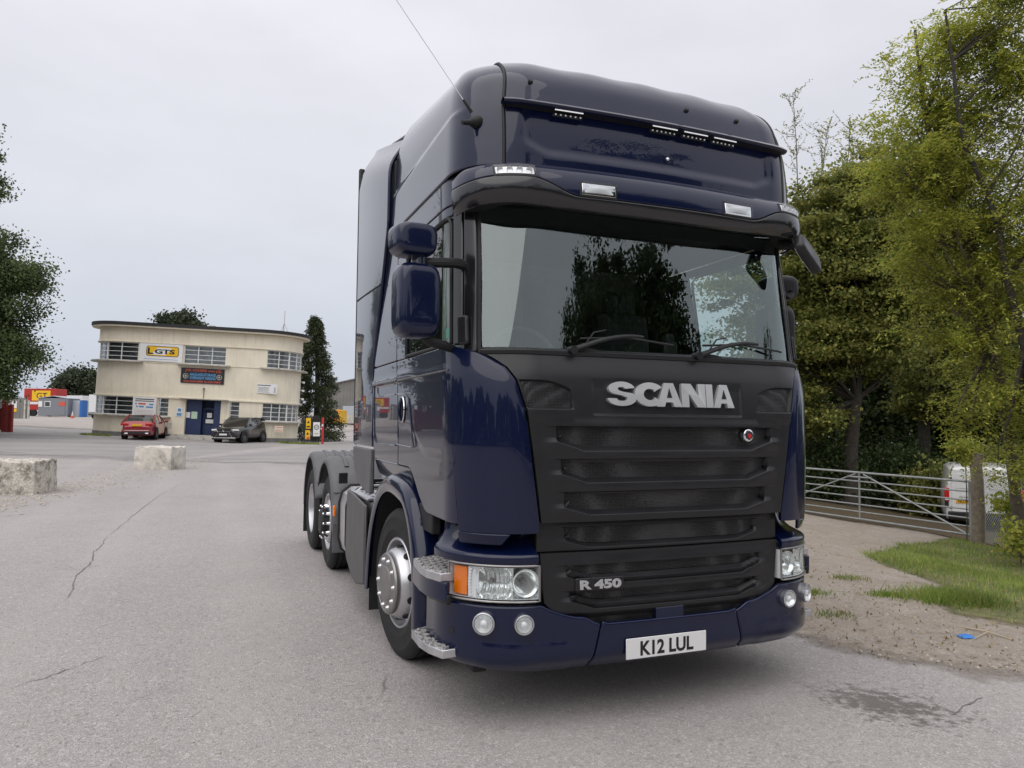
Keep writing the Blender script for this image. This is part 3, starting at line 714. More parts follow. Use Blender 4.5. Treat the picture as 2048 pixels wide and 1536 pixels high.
# --- bumper
def btop(s):
    q=abs(s); return .535+.055*sm(.40,.52,q)*0+ .075*sm(.44,.56,q)*.6 + .055*sm(.56,.80,q)+.02*sm(.72,.80,q)
def brow(s0,s1,n,zb,zt,off,k=14):
    rr=[]
    for t in frange(0,1,k):
        r=[]
        for s in frange(s0,s1,n):
            a,b_=zb(s),zt(s); z=a+(b_-a)*t
            under=.05*sm(.40,.29,z)**2
            crease=.006*sm(.455,.445,z)*sm(.58,.66,abs(s))*sm(1.20,1.12,abs(s))
            r.append(bmp(s,z,(off(s,z) if callable(off) else off)-under+crease))
        rr.append(r)
    return rr
bbot=lambda s: .290+.03*sm(.7,1.3,abs(s))
for sg in (-1,1):
    rr=brow(.475,1.66,70,lambda s:bbot(s)+ (0),lambda s: btop(s)+0*s,0.0,18)
    # slanted inner joint
    for i,r in enumerate(rr):
        t=i/18
        for j,p in enumerate(r):
            s=.475+(1.66-.475)*j/70; s2=s+(.06*(.5-t))*(1-j/70)
            z=bbot(s2)+(btop(s2)-bbot(s2))*t
            under=.05*sm(.40,.29,z)**2; crease=.006*sm(.455,.445,z)*sm(.58,.66,s2)*sm(1.20,1.12,s2)
            r[j]=bmp(sg*s2,z,-under+crease)
    bcn=thick('bumper_corner',rr,.03,'navy',truck,bevel=.012,center=(0,1.3,.45),segs=3)
    # fog lamps
    for sf in (1.088,.885) if sg<0 else (1.06,.84):
        zc=.566; c=bmp(sg*sf,zc,.024); d=(bmp(sg*sf,zc,.1)-bmp(sg*sf,zc,0)).normalized(); d=(d+Vector((0,-.35,0))).normalized()
        Mf=frame_M(c,Vector((0,0,1)).cross(d).normalized(),(Vector((0,0,1))-d*d.z).normalized())
        rad=.052 if sf>1 else .046
        m=MB(); m.lathe([(rad+.004,-.03),(rad+.006,.004),(rad,.006),(rad-.004,-.002),(rad-.006,-.02)],28,Mf); fg=m.build('fog_lamp','silver',bcn)
        m=MB(); m.lathe([(rad-.004,.001),(rad*.75,-.012),(rad*.4,-.020),(0,-.022)],28,Mf); m.build('fog_reflector','lamp_reflector',fg)
        m=MB(); m.lathe([(rad*.36,-.02),(rad*.36,.0),(rad*.2,.006),(0,.008)],16,Mf); m.build('fog_bulb','white_lens',fg)
        m=MB(); m.lathe([(rad-.002,.003),(rad*.6,.008),(0,.010)],28,Mf); m.build('fog_lens','clear',fg)
    for sh,zh,rh in ((1.30,.50,.020),(1.05,.470,.006),(.84,.475,.006),(.93,.43,.007)):
        c=bmp(sg*sh,zh,.001); d=(bmp(sg*sh,zh,.1)-bmp(sg*sh,zh,0)).normalized(); Mf=frame_M(c,Vector((0,0,1)).cross(d).normalized(),(Vector((0,0,1))-d*d.z).normalized())
        m=MB(); m.lathe([(0,.001),(rh,.001),(rh,-.02)],14,Mf); m.build('bumper_hole','black_matt',bcn)
    # panel above the headlamp, flared lip
    PR=[(.868,0.0),(.905,.004),(.922,-.012),(.938,-.05),(.965,-.10),(1.0,-.135),(1.05,-.155),(1.085,-.16)]
    rr=[[bmp(sg*s,z,0) + Vector((0,0,0)) for s in frange(.806,1.52,36)] for z in frange(.868,1.085,26)]
    rr=[]
    for z in frange(.868,1.085,26):
        o_=ctab(PR,z)[0]; rr.append([bmp(sg*s,z,o_*(1 if s<1.25 else 1-.6*sm(1.25,1.5,s))) for s in frange(.806,1.50,36)])
    hp=thick('headlamp_surround',rr,.025,'navy',truck,bevel=.007,center=(0,1.3,.9))
    # headlamp
    zb,zt=.683,.855; s0,s1=.80,1.325
    rr=[[bmp(sg*s,z,-.15) for s in frange(s0-.02,s1+.05,24)] for z in frange(zb-.02,zt+.02,4)]
    hl=thick('headlamp',rr,.01,'lamp_reflector',truck,bevel=0,center=(0,1.3,.75))
    for z in (zb,zt):
        rr=[[bmp(sg*s,z+(.004 if z==zb else -.004),o_) for s in frange(s0,s1,24)] for o_ in (-.15,-.004)]
        m=MB(); m.grid(rr); m.build('lamp_housing_wall','lamp_white',hl)
    for s in (s0,s1):
        m=MB(); m.grid([[bmp(sg*s,z,o_) for z in (zb,zt)] for o_ in (-.15,-.002)]); m.build('lamp_housing_side','lamp_white',hl)
    def disc_frame(s,z,o_):
        c=bmp(sg*s,z,o_); d=(bmp(sg*s,z,.1)-bmp(sg*s,z,0)); d=(d.normalized()+Vector((0,-.6,0))).normalized()
        return frame_M(c,Vector((0,0,1)).cross(d).normalized(),Vector((0,0,1)))
    zm=(zb+zt)/2
    # main reflector: a broad rectangular bowl; dipped-beam reflector beside it: round
    sc=1.045; rr=[[bmp(sg*(sc+.105*a_),zm+(zt-zb)*.47*b__,-.105+.088*min(1,(abs(a_)**3+abs(b__)**3))+.004*sin(a_*22)) for a_ in frange(-1,1,44)] for b__ in frange(-1,1,16)]
    m=MB(); m.grid(rr); r_=m.build('main_reflector','lamp_reflector',hl,smooth=60)
    m=MB(); c_=bmp(sg*(sc+.03),zm,-.085); m.cyl(c_,bmp(sg*(sc+.03),zm,-.045),.016,.012,12); m.build('bulb_cap','hubgrey',hl)
    sc=.872; rad=.064; Mf=disc_frame(sc,zm,-.02)
    m=MB(); m.lathe([(rad+.010,.002),(rad,-.002),(rad*.85,-.028),(rad*.6,-.055),(rad*.2,-.075),(0,-.077)],32,Mf); r_=m.build('round_reflector','lamp_reflector',hl,smooth=60)
    m=MB(); m.lathe([(rad*.22,-.07),(rad*.22,-.035),(rad*.15,-.028),(0,-.026)],14,Mf); m.build('bulb_cap','hubgrey',hl)
    m=MB(); rr=[[bmp(sg*s,z,-.035) for s in frange(.945,1.15,10)] for z in (zb+.004,zm,zt-.004)]
    rr=[[bmp(sg*s,z,-.045+.012*sin(s*160)) for s in frange(s0,1.16,60)] for z in (zb+.002,zb+.03)]
    m.grid(rr); m.build('lamp_bezel','lamp_reflector',hl)
    # amber indicator with white led edge
    rr=[[bmp(sg*s,z,-.012) for s in frange(1.205,1.30,8)] for z in frange(zb+.012,zt-.012,6)]
    ind=thick('indicator','' or rr,.02,'amber',hl,bevel=.004,center=(0,1.3,.75))
    for k in range(9):
        m=MB(); z=zb+.02+(zt-zb-.04)*k/8; m.cyl(bmp(sg*(1.178+.008*(1-((k-4)/4)**2)),z,-.03),bmp(sg*(1.178+.008*(1-((k-4)/4)**2)),z,-.006),.0085,.0085,10); m.build('daytime_led','lamp_white',hl)
    rr=[[bmp(sg*s,z,-.018) for s in frange(1.135,1.20,5)] for z in frange(zb+.006,zt-.006,4)]
    thick('led_bed','' or rr,.006,'lamp_white',hl,bevel=0,center=(0,1.3,.75))
    rr=[[bmp(sg*s,z,.002) for s in frange(s0-.004,s1+.004,30)] for z in frange(zb-.004,zt+.004,5)]
    thick('headlamp_lens','' or rr,.004,'clear',hl,bevel=0,center=(0,1.3,.75))
    m=MB(); m.tube([bmp(sg*s,z,.003) for s,z in [(s,zb-.006) for s in frange(s0,s1,20)]+[(s,zt+.006) for s in frange(s1,s0,20)]],.006,6,True); m.build('lamp_rim','hubgrey',hl)
rr=brow(-.468,.468,40,lambda s:bbot(s)+0,lambda s:.535,0.0,14)
for i,r in enumerate(rr):
    t=i/14
    for j,p in enumerate(r):
        s=(-1+2*j/40)*(.468+.06*(.5-t)); z=.290+(.535-.290)*t+.055*sm(.40,.47,abs(s))*t*.5; r[j]=bmp(s,z,-.05*sm(.40,.29,z)**2+.006*sm(.5,.535,z))
thick('bumper_centre',rr,.03,'navy',truck,bevel=.010,center=(0,1.3,.45),segs=3)
rr=[[bmp(s,z,-.05) for s in frange(-.62,.62,30)] for z in frange(.50,.615,5)]
thick('lower_intake_mesh',rr,.01,'grille_mesh',truck,bevel=0,center=CC)
rr=[[bmp(s,z,-.006-.012*sm(.585,.60,z)) for s in frange(-.105,.075,8)] for z in frange(.528,.60,6)]
thick('towing_cover',rr,.03,'navy',truck,bevel=.008,center=CC)
# number plate
py=bmp(-.045,.39,0).y-.010
np_=MB(); np_.box((-.045,py,.39),(.52,.008,.111)); npl=np_.build('number_plate','plate_white',truck,bevel=.003)
text_mesh('registration','K12 LUL',.08,'ink',npl,frame_M((-.045,py-.0045,.388),(1,0,0),(0,0,1)),extrude=.0008,offset=.0025,fit=(.345,.079))
text_mesh('plate_maker_line','ABC  PLATES',.006,'ink',npl,frame_M((.17,py-.0045,.343),(1,0,0),(0,0,1)),extrude=.0004) if False else None
# --- inner front structure so that no light passes behind the panels
m=MB(); m.box((0,.75,.75),(1.9,.9,.6)); m.build('front_crossmember','chassis',truck)
m=MB(); m.box((0,1.0,1.25),(2.26,1.5,.34)); m.build('cab_floor','chassis',truck)
# --- steps
def stepplate(poly,z,name,h=.045):
    st=empty(name,(0,0,0)); st.parent=truck
    n=len(poly); m=MB()
    P=[Vector((x,y,z)) for x,y in poly]
    cx=sum(p.x for p in P)/n; cy=sum(p.y for p in P)/n
    I=[Vector((cx+(p.x-cx)*.90,cy+(p.y-cy)*.93,z)) for p in P]
    V=P+I+[p-Vector((0,0,h)) for p in P]+[p-Vector((0,0,h)) for p in I]
    F=[]
    for i in range(n):
        j=(i+1)%n; F+=[(i,j,n+j,n+i),(2*n+j,2*n+i,3*n+i,3*n+j),(j,i,2*n+i,2*n+j),(n+i,n+j,3*n+j,3*n+i)]
    m.add(V,F); m.build('step_frame','alu',st,bevel=.004)
    # grating clipped to the outline
    from mathutils.geometry import intersect_line_line_2d
    def clip(a,b):
        ts=[]
        for i in range(n):
            q=intersect_line_line_2d(Vector(a),Vector(b),I[i].to_2d(),I[(i+1)%n].to_2d())
            if q: ts.append((q-Vector(a)).length)
        if len(ts)>=2:
            d=(Vector(b)-Vector(a)).normalized(); return Vector(a)+d*min(ts),Vector(a)+d*max(ts)
    m=MB(); xs=[p.x for p in I]; ys=[p.y for p in I]
    for dx,dy in ((1,.75),(-.75,1)):
        d=Vector((dx,dy)).normalized(); nn=Vector((-d.y,d.x)); c2=Vector((cx,cy))
        for k in range(-9,10):
            o_=c2+nn*k*.055
            q=clip(o_-d*2,o_+d*2)
            if q and (q[1]-q[0]).length>.02:
                a,b_=q; mid=(a+b_)/2; L=(b_-a).length
                m.box((mid.x,mid.y,z-.012),(L,.010,.034),rz=atan2(d.y,d.x))
    g=m.build('step_grating','grate',st); return st
for sg in (-1,1):
    stepplate([(sg*1.285,.80),(sg*1.12,.86),(sg*1.06,.80),(sg*1.06,.34),(sg*1.262,.315),(sg*1.305,.44),(sg*1.31,.56)],.80,'upper_step')
    stepplate([(sg*1.31,.72),(sg*1.14,.80),(sg*1.06,.76),(sg*1.06,.30),(sg*1.255,.28),(sg*1.30,.40),(sg*1.318,.52)],.405,'lower_step')
    rr=[[Vector((sg*(x+.004),y,z)) for x,y in ((1.28,.82),(1.30,.60),(1.295,.44),(1.262,.33),(1.235,.28))] for z in (.655,.70,.755)]
    m=MB(); m.grid(rr)
    thick('step_panel',rr,.03,'navy',truck,bevel=.006,center=(0,.5,.7))
    rr=[[Vector((sg*(x-.004),y,z)) for x,y in ((1.275,.66),(1.285,.46),(1.25,.34),(1.24,.28))] for z in (.64,.66,.67,.69)]
    thick('step_bracket',rr,.03,'black_matt',truck,bevel=.006,center=(0,.5,.7))
    m=MB(); m.box((sg*1.02,.62,.62),(.08,.55,.75)); m.build('step_well_wall','black_matt',truck,bevel=.01)
    m=MB(); m.box((sg*1.16,.90,1.02),(.06,.30,.16)); m.build('cab_bracket','chassis',truck,bevel=.01)
    # --- front wheel arch
    yc=1.60; pr=[(-.75,.30),(-.745,.55),(-.69,.82),(-.57,1.02),(-.38,1.15),(-.10,1.20),(.16,1.195),(.42,1.10),(.62,.92),(.76,.68),(.82,.45),(.845,.30)]
    def archpt(t):
        q=t*(len(pr)-1); i=min(int(q),len(pr)-2); f=q-i
        P0=pr[max(i-1,0)];P1=pr[i];P2=pr[i+1];P3=pr[min(i+2,len(pr)-1)]
        cr=lambda a,b_,c,d: .5*((2*b_)+(-a+c)*f+(2*a-5*b_+4*c-d)*f*f+(-a+3*b_-3*c+d)*f**3)
        return cr(P0[0],P1[0],P2[0],P3[0]),cr(P0[1],P1[1],P2[1],P3[1])
    N=60; arr=[archpt(i/N) for i in range(N+1)]
    def off2(i,o_):
        a=arr[max(i-1,0)];b_=arr[min(i+1,N)]; dx,dz=b_[0]-a[0],b_[1]-a[1]; L=hypot(dx,dz); return arr[i][0]-dz/L*o_*-1*-1, arr[i][1]+dx/L*o_
    sec=[(.78,-.045),(1.0,-.04),(1.225,-.045),(1.250,-.085),(1.258,-.055),(1.250,-.005),(1.228,.022),(1.17,.030),(1.10,.022),(1.085,.055),(1.02,.05)]
    rr=[]
    for x,o_ in sec: rr.append([Vector((sg*x,yc+off2(i,o_)[0],off2(i,o_)[1])) for i in range(N+1)])
    m=MB(); m.grid(rr); ar=m.build('wheel_arch','navy',truck,smooth=50)
    sol=ar.modifiers.new('solid','SOLIDIFY'); sol.thickness=.012; sol.offset=0
    rr=[[Vector((sg*x,yc+off2(i,-.055)[0],off2(i,-.055)[1])) for i in range(N+1)] for x in (.62,.9,1.215)]
    m=MB(); m.grid(rr); m.build('arch_liner','black_matt',ar,smooth=50)
    for i in (26,29):
        m=MB(); m.tube([Vector((sg*x,yc+off2(i,o_+.003)[0],off2(i,o_+.003)[1])) for x,o_ in sec[3:9]],.004,5); m.build('arch_seam','black_matt',ar)
    m=MB(); m.prism([(.80,.80),(1.0,.80),(1.06,1.06),(.98,1.10),(.92,1.02)],frame_M((sg*1.09,0,0),(0,1,0),(0,0,1)),.03*(1)); m.build('arch_front_panel','navy',ar,bevel=.02,segs=3)
    # flap behind the wheel
    m=MB(); m.box((sg*1.08,2.38,.25),(.30,.012,.26)); m.build('mud_flap','rubber',truck)
# --- chassis side: battery box skirt, tank, catwalk
for sg in (-1,1):
    m=MB(); m.prism([(2.46,.93),(3.26,.99),(3.30,.96),(3.34,.42),(3.28,.36),(2.98,.25),(2.80,.24),(2.46,.30)],frame_M((sg*1.235,0,0),(0,1,0),(0,0,1)),-.30 if sg>0 else -.03)
    sk=m.build('chassis_skirt','side_plastic',truck,bevel=.022,segs=3)
    m=MB(); m.prism([(2.60,.86),(3.12,.90),(3.14,.72),(2.62,.70)],frame_M((sg*1.2375,0,0),(0,1,0),(0,0,1)),.002 if sg>0 else -.004); m.build('skirt_pressing','side_plastic',sk,bevel=.004)
    m=MB(); m.box((sg*1.0,2.88,.62),(.40,.78,.66)); m.build('battery_box','grey_plastic',truck,bevel=.02)
    m=MB(); m.box((sg*1.02,2.90,.968),(.42,.74,.02)); tp=m.build('tread_plate','alu',truck,bevel=.004)
    k=0
    for i in range(9):
        for j in range(5):
            mm=MB(); mm.box((sg*(.86+.075*j),2.58+.078*i,.981),(.045,.012,.006),rz=.78 if (i+j)%2 else -.78); mm.build('tread_stud','alu',tp)
    # aluminium tank behind
    prof=[(1.20,.36),(1.225,.46),(1.225,.80),(1.20,.90),(1.12,.96),(.74,.96),(.70,.90),(.70,.36),(.76,.30),(1.12,.30)]
    m=MB(); m.prism([(z if False else x,z) for x,z in prof],Matrix(((sg,0,0,0),(0,0,1,3.36),(0,1,0,0),(0,0,0,1))),.72); tk=m.build('fuel_tank','alu',truck,bevel=.02,segs=3)
    for y in (3.50,3.93):
        m=MB(); m.tube([(sg*x*1.006,y,.63+(z-.63)*1.03) for x,z in prof],.014,6,True); m.build('tank_strap','black_matt',tk)
    m=MB(); m.cyl((sg*1.0,3.6,.95),(sg*1.0,3.6,1.02),.06); m.box((sg*.98,3.60,1.04),(.22,.12,.03)); m.build('tank_cap','black_plastic',tk,bevel=.006)
    m=MB(); m.tube([(sg*1.18,3.33,.35),(sg*1.19,3.33,.95),(sg*1.10,3.34,1.0),(sg*.80,3.34,1.0)],.020,8); m.build('hand_rail','silver',truck)
    m=MB(); m.box((sg*1.236,3.33,.93),(.014,.05,.11)); m.build('side_marker_lamp','amber',truck,bevel=.006)
    m=MB(); m.box((sg*1.255,4.10,.70),(.02,.05,.11)); m.build('side_marker_lamp','amber',truck,bevel=.006)
for k in range(3):
    m=MB(); m.tube([(-.72+.03*k,3.30,1.35),(-.80+.04*k,3.25,1.10),(-.92+.05*k,3.05,1.02),(-.95,2.75,1.03+.02*k),(-.8,2.6,1.1)],.012,6); m.build('air_hose',['badge_blue','rubber','badge_blue'][k],truck)
m=MB()
for sg in (-1,1): m.box((sg*.39,4.2,.88),(.08,6.4,.27))
m.build('chassis_rails','chassis',truck,bevel=.01)
m=MB(); m.box((0,3.55,1.04),(1.3,.8,.03)); m.build('catwalk','grey_plastic',truck,bevel=.005)
m=MB(); m.lathe([(0,.06),(.40,.06),(.46,.04),(.47,0),(0,0)],28,Matrix.Translation((0,5.4,1.10))); m.build('fifth_wheel','chassis',truck)
m=MB(); m.box((0,3.6,1.35),(.8,.25,.5)); m.build('rear_engine_cover','chassis',truck)
# --- wheels
def tyre_prof(w,r,rr_):
    p=[(rr_,-w/2+.03),(rr_+.03,-w/2+.005),(r-.12,-w/2-.008),(r-.05,-w/2),(r-.015,-w/2+.018),(r,-w/2+.04)]
    for k in range(4):
        x=-w/2+.04+(w-.08)*(k+.5)/4; p+=[(r,x-.012),(r-.014,x-.008),(r-.014,x+.008),(r,x+.012)]
    p+=[(r,w/2-.04),(r-.015,w/2-.018),(r-.05,w/2),(r-.065,w/2+.004),(r-.07,w/2+.001),(r-.12,w/2+.008),(r-.15,w/2+.006),(r-.155,w/2+.001),(rr_+.03,w/2-.005),(rr_,w/2-.03)]
    return p
def wheel(name,loc,sg,steer,kind):
    w=empty(name,(0,0,0)); w.parent=truck
    # local Z of the lathe = outward
    Mx=Matrix.Translation(loc)@Matrix.Rotation(steer,4,'Z')@Matrix.Rotation(sg*pi/2,4,'Y')
    W=.31; R=.505; rr_=.292
    if kind=='dual':
        m=MB(); m.lathe(tyre_prof(.29,R,rr_),64,Mx@Matrix.Translation((0,0,-.34))); m.build('inner_tyre','rubber',w,smooth=40)
    m=MB(); m.lathe(tyre_prof(W,R,rr_),72,Mx); ty=m.build('tyre','rubber',w,smooth=40)
    h=W/2
    if kind=='steer':
        prof=[(.300,h-.035),(.308,h-.018),(.300,h-.008),(.288,h-.012),(.280,h-.05),(.275,h-.09),(.262,h-.10),(.250,h-.085),(.245,h-.03),(.232,h+.01),(.212,h+.035),(.198,h+.04)]
        m=MB(); m.lathe(prof,56,Mx); rim=m.build('rim','silver',w,smooth=30)
        m=MB(); m.lathe([(.200,h+.03),(.206,h+.060),(.199,h+.072),(.186,h+.074),(.182,h+.070),(.140,h+.070),(.120,h+.074),(.112,h+.080),(.05,h+.084),(0,h+.084)],56,Mx); hub=m.build('hub','hubgrey',w,smooth=30)
        for k in range(10):
            a=2*pi*(k+.5)/10
            m=MB(); m.lathe([(0,.026),(.010,.025),(.0155,.018),(.018,.008),(.022,.003),(.022,-.004)],12,Mx@Matrix.Translation((.161*cos(a),.161*sin(a),h+.068))@Matrix.Diagonal((.85,.85,.8,1))); m.build('wheel_nut','silver',hub)
            # hand holes through the cone
            aa=2*pi*k/10; c=Vector((.2475*cos(aa),.2475*sin(aa),h-.028))
            nr=Vector((cos(aa),sin(aa),.10)).normalized()
            m=MB(); Mh=Mx@frame_M(c,Vector((-sin(aa),cos(aa),0)),nr.cross(Vector((-sin(aa),cos(aa),0))))
            m.lathe([(0,.004),(.026,.002),(.027,-.02)],18,Mx@frame_M(c,Vector((0,0,1)).cross(nr),nr.cross(Vector((0,0,1)).cross(nr)))); m.build('hand_hole','black_matt',rim)
    else:
        prof=[(.300,h-.035),(.308,h-.018),(.300,h-.008),(.288,h-.012),(.280,h-.06),(.276,h-.12),(.262,h-.15),(.235,h-.165),(.20,h-.17),(.10,h-.17)]
        if kind=='mid': prof=[(.300,h-.035),(.308,h-.018),(.300,h-.008),(.288,h-.012),(.280,h-.05),(.27,h-.07),(.25,h-.055),(.235,h-.02),(.215,h-.005),(.10,h-.005)]
        m=MB(); m.lathe(prof,56,Mx); rim=m.build('rim','silver',w,smooth=30)
        z0=h-.17 if kind=='dual' else h-.005
        m=MB(); m.lathe([(.14,z0-.01),(.14,z0+.06),(.125,z0+.08),(.06,z0+.085),(0,z0+.085)],36,Mx); hub=m.build('hub','chassis' if kind=='mid' else 'hubgrey',w,smooth=30)
        for k in range(10):
            a=2*pi*(k+.5)/10
            m=MB(); m.lathe([(0,.075),(.012,.072),(.016,.060),(.012,.045),(.018,.02),(.022,0)],10,Mx@Matrix.Translation((.172*cos(a),.172*sin(a),z0))); m.build('wheel_nut','chrome',hub)
    return w
STE=radians(5.5)
for sg in (-1,1):
    wheel('front_wheel',(sg*1.06,1.55,.503),sg,STE,'steer')
    wheel('mid_wheel',(sg*1.07,4.80,.503),sg,0,'mid')
    wheel('drive_wheel',(sg*1.085,6.12,.503),sg,0,'dual')
    # rear wings, each an arched shell with ribs
    for yc,nm,a0,a1 in ((4.80,'mid_wing',-8,150),(6.12,'rear_wing',12,186)):
        def wp(a,r): return yc-cos(radians(a))*r, .555+sin(radians(a))*r
        A=frange(a0,a1,40); rr=[]
        for x,o_ in ((.58,0),(.80,0),(1.20,0),(1.245,-.018),(1.262,-.05),(1.266,-.075)):
            rr.append([Vector((sg*x,*wp(a,.66+o_*1.0))) for a in A])
        m=MB(); m.grid(rr); wg=m.build(nm,'grey_plastic',truck,smooth=50); so_=wg.modifiers.new('solid','SOLIDIFY'); so_.thickness=.012; so_.offset=-1
        for x in (.72,.84,.96,1.08):
            rb=[]
            for xx,o_ in ((x-.026,.0),(x-.018,.014),(x+.018,.014),(x+.026,0)): rb.append([Vector((sg*xx,*wp(a,.66+o_))) for a in frange(58 if nm[0]=='m' else 50,130,16)])
            m=MB(); m.grid(rb); m.build('wing_rib','grey_plastic',wg,smooth=50)
        m=MB(); m.tube([Vector((sg*x,*wp(28,.663))) for x in (.6,1.2,1.25)],.004,5); m.build('wing_joint','black_matt',wg)
    m=MB(); m.box((sg*1.0,4.155,.42),(.52,.014,.30)); m.build('wing_front_panel','grey_plastic',truck,bevel=.004)
    m=MB(); m.box((sg*1.0,6.80,.33),(.50,.014,.42)); m.build('mud_flap','rubber',truck)
    m=MB(); m.box((sg*1.16,4.17,1.02),(.09,.02,.11)); m.build('wing_latch','black_plastic',truck,bevel=.005)
m=MB()
for y in (1.55,4.8,6.12): m.cyl((-.95,y,.50),(.95,y,.50),.07,.07,12)
m.build('axles','chassis',truck)
# --- interior
m=MB(); m.box((0,2.28,2.4),(2.3,.04,2.0)); m.build('cab_rear_wall','interior_light',truck)
m=MB(); m.box((0,1.3,2.98),(2.28,2.0,.04)); m.build('headlining','interior',truck)
m=MB(); m.box((0,1.35,1.45),(2.3,1.85,.05)); m.build('cab_carpet','interior',truck)
rr=[[Vector((x,.32+.30*t+.10*(x/1.1)**2*(1-t),1.93+.11*sin(t*pi*.75)-.0*t)) for x in frange(-1.08,1.08,24)] for t in frange(0,1,6)]+[[Vector((x,.70,1.62)) for x in frange(-1.08,1.08,24)]]
m=MB(); m.grid(rr); ds_=m.build('dashboard','interior',truck,smooth=50)
m=MB(); m.box((.30,.50,2.06),(.10,.06,.15)); m.box((.30,.50,2.15),(.06,.05,.08)); m.build('dash_device','ink',truck,bevel=.01)
m=MB(); m.box((.50,.52,2.03),(.16,.08,.05)); m.build('dash_tray','interior',truck,bevel=.01)
m=MB(); m.tube([Vector((-.58+.23*cos(a),.82+.08*sin(a),2.02+.20*sin(a))) for a in frange(0,2*pi,30)[:-1]],.016,8,True)
m.tube([(-.58,.80,2.0),(-.58,.60,1.85)],.05,8); m.tube([(-.80,.82,2.02),(-.36,.82,2.02)],.018,6); m.build('steering_wheel','interior_light',truck)
for sx in (-.58,.58):
    st=empty('seat',(0,0,0)); st.parent=truck
    m=MB(); m.box((sx,1.30,1.72),(.50,.50,.16)); m.build('cushion','interior',st,bevel=.05,segs=3)
    m=MB(); m.box((sx,1.58,2.12),(.48,.16,.72),M=Matrix.Rotation(-.15,3,'X')); m.build('backrest','interior',st,bevel=.05,segs=3)
    m=MB(); m.box((sx,1.64,2.56),(.28,.10,.20)); m.build('headrest','interior',st,bevel=.04,segs=3)
for sg in (-1,):
    rr=[[Vector((sg*(1.05+.022*sin(k*1.3)),.50+.02*k,z)) for k in range(26)] for z in frange(1.98,2.86,3)]
    m=MB(); m.grid(rr); m.build('window_curtain','curtain',truck,smooth=60)
rr=[[Vector((x,2.22+.02*sin(x*38),z)) for x in frange(-1.1,.0,50)] for z in frange(1.9,2.9,3)]
m=MB(); m.grid(rr); m.build('bunk_curtain','curtain',truck,smooth=60)
# sticker in the driver's window
m=MB(); p=cabp(-1.335,2.085,-.004); q=cabp(-1.385,2.085,-.004); m.add([p,q,q+Vector((0,0,.055)),p+Vector((0,0,.055))],[(0,1,2,3)]); m.build('window_sticker','sticker_green',truck) if 'sticker_green' in MAT else None
# ------------------------------------------------------------------ terrain (lat = along the camera's right, dep = along its level forward)
HR=Vector((cos(YAW),-sin(YAW),0)); HF=Vector((sin(YAW),cos(YAW),0))
def latdep(x,y):
    d=Vector((x-CAMP.x,y-CAMP.y,0)); return d.dot(HR), d.dot(HF)
def gz(lat,dep):
    L=max(0,min(1.0,(-13-lat)/27))
    z=L*1.0*sm(22,46,dep)+L*.0123*max(0,dep-47)*sm(47,60,dep)
    if lat>2.5: z-= .72*sm(3.0,8.5,lat)*sm(3.5,12,dep)+ .14*max(0,min(lat,30)-9)*sm(6,14,dep)
    return z
def wpos(lat,dep,z=None):
    p=Vector((CAMP.x,CAMP.y,0))+HR*lat+HF*dep; p.z=gz(lat,dep) if z is None else z; return p
def gxy(x,y): return gz(*latdep(x,y))
def onground(px,py):
    d=ray(px,py); t=1.0
    while t<400:
        p=CAMP+d*t
        if p.z<=gxy(p.x,p.y): break
        t*=1.004; t+=.005
    return Vector((p.x,p.y,gxy(p.x,p.y)))
def at(px,dep,dz=0):        # ground point seen in column px at depth dep
    lat=(px-1024)/FPX*dep; p=wpos(lat,dep); p.z+=dz; return p
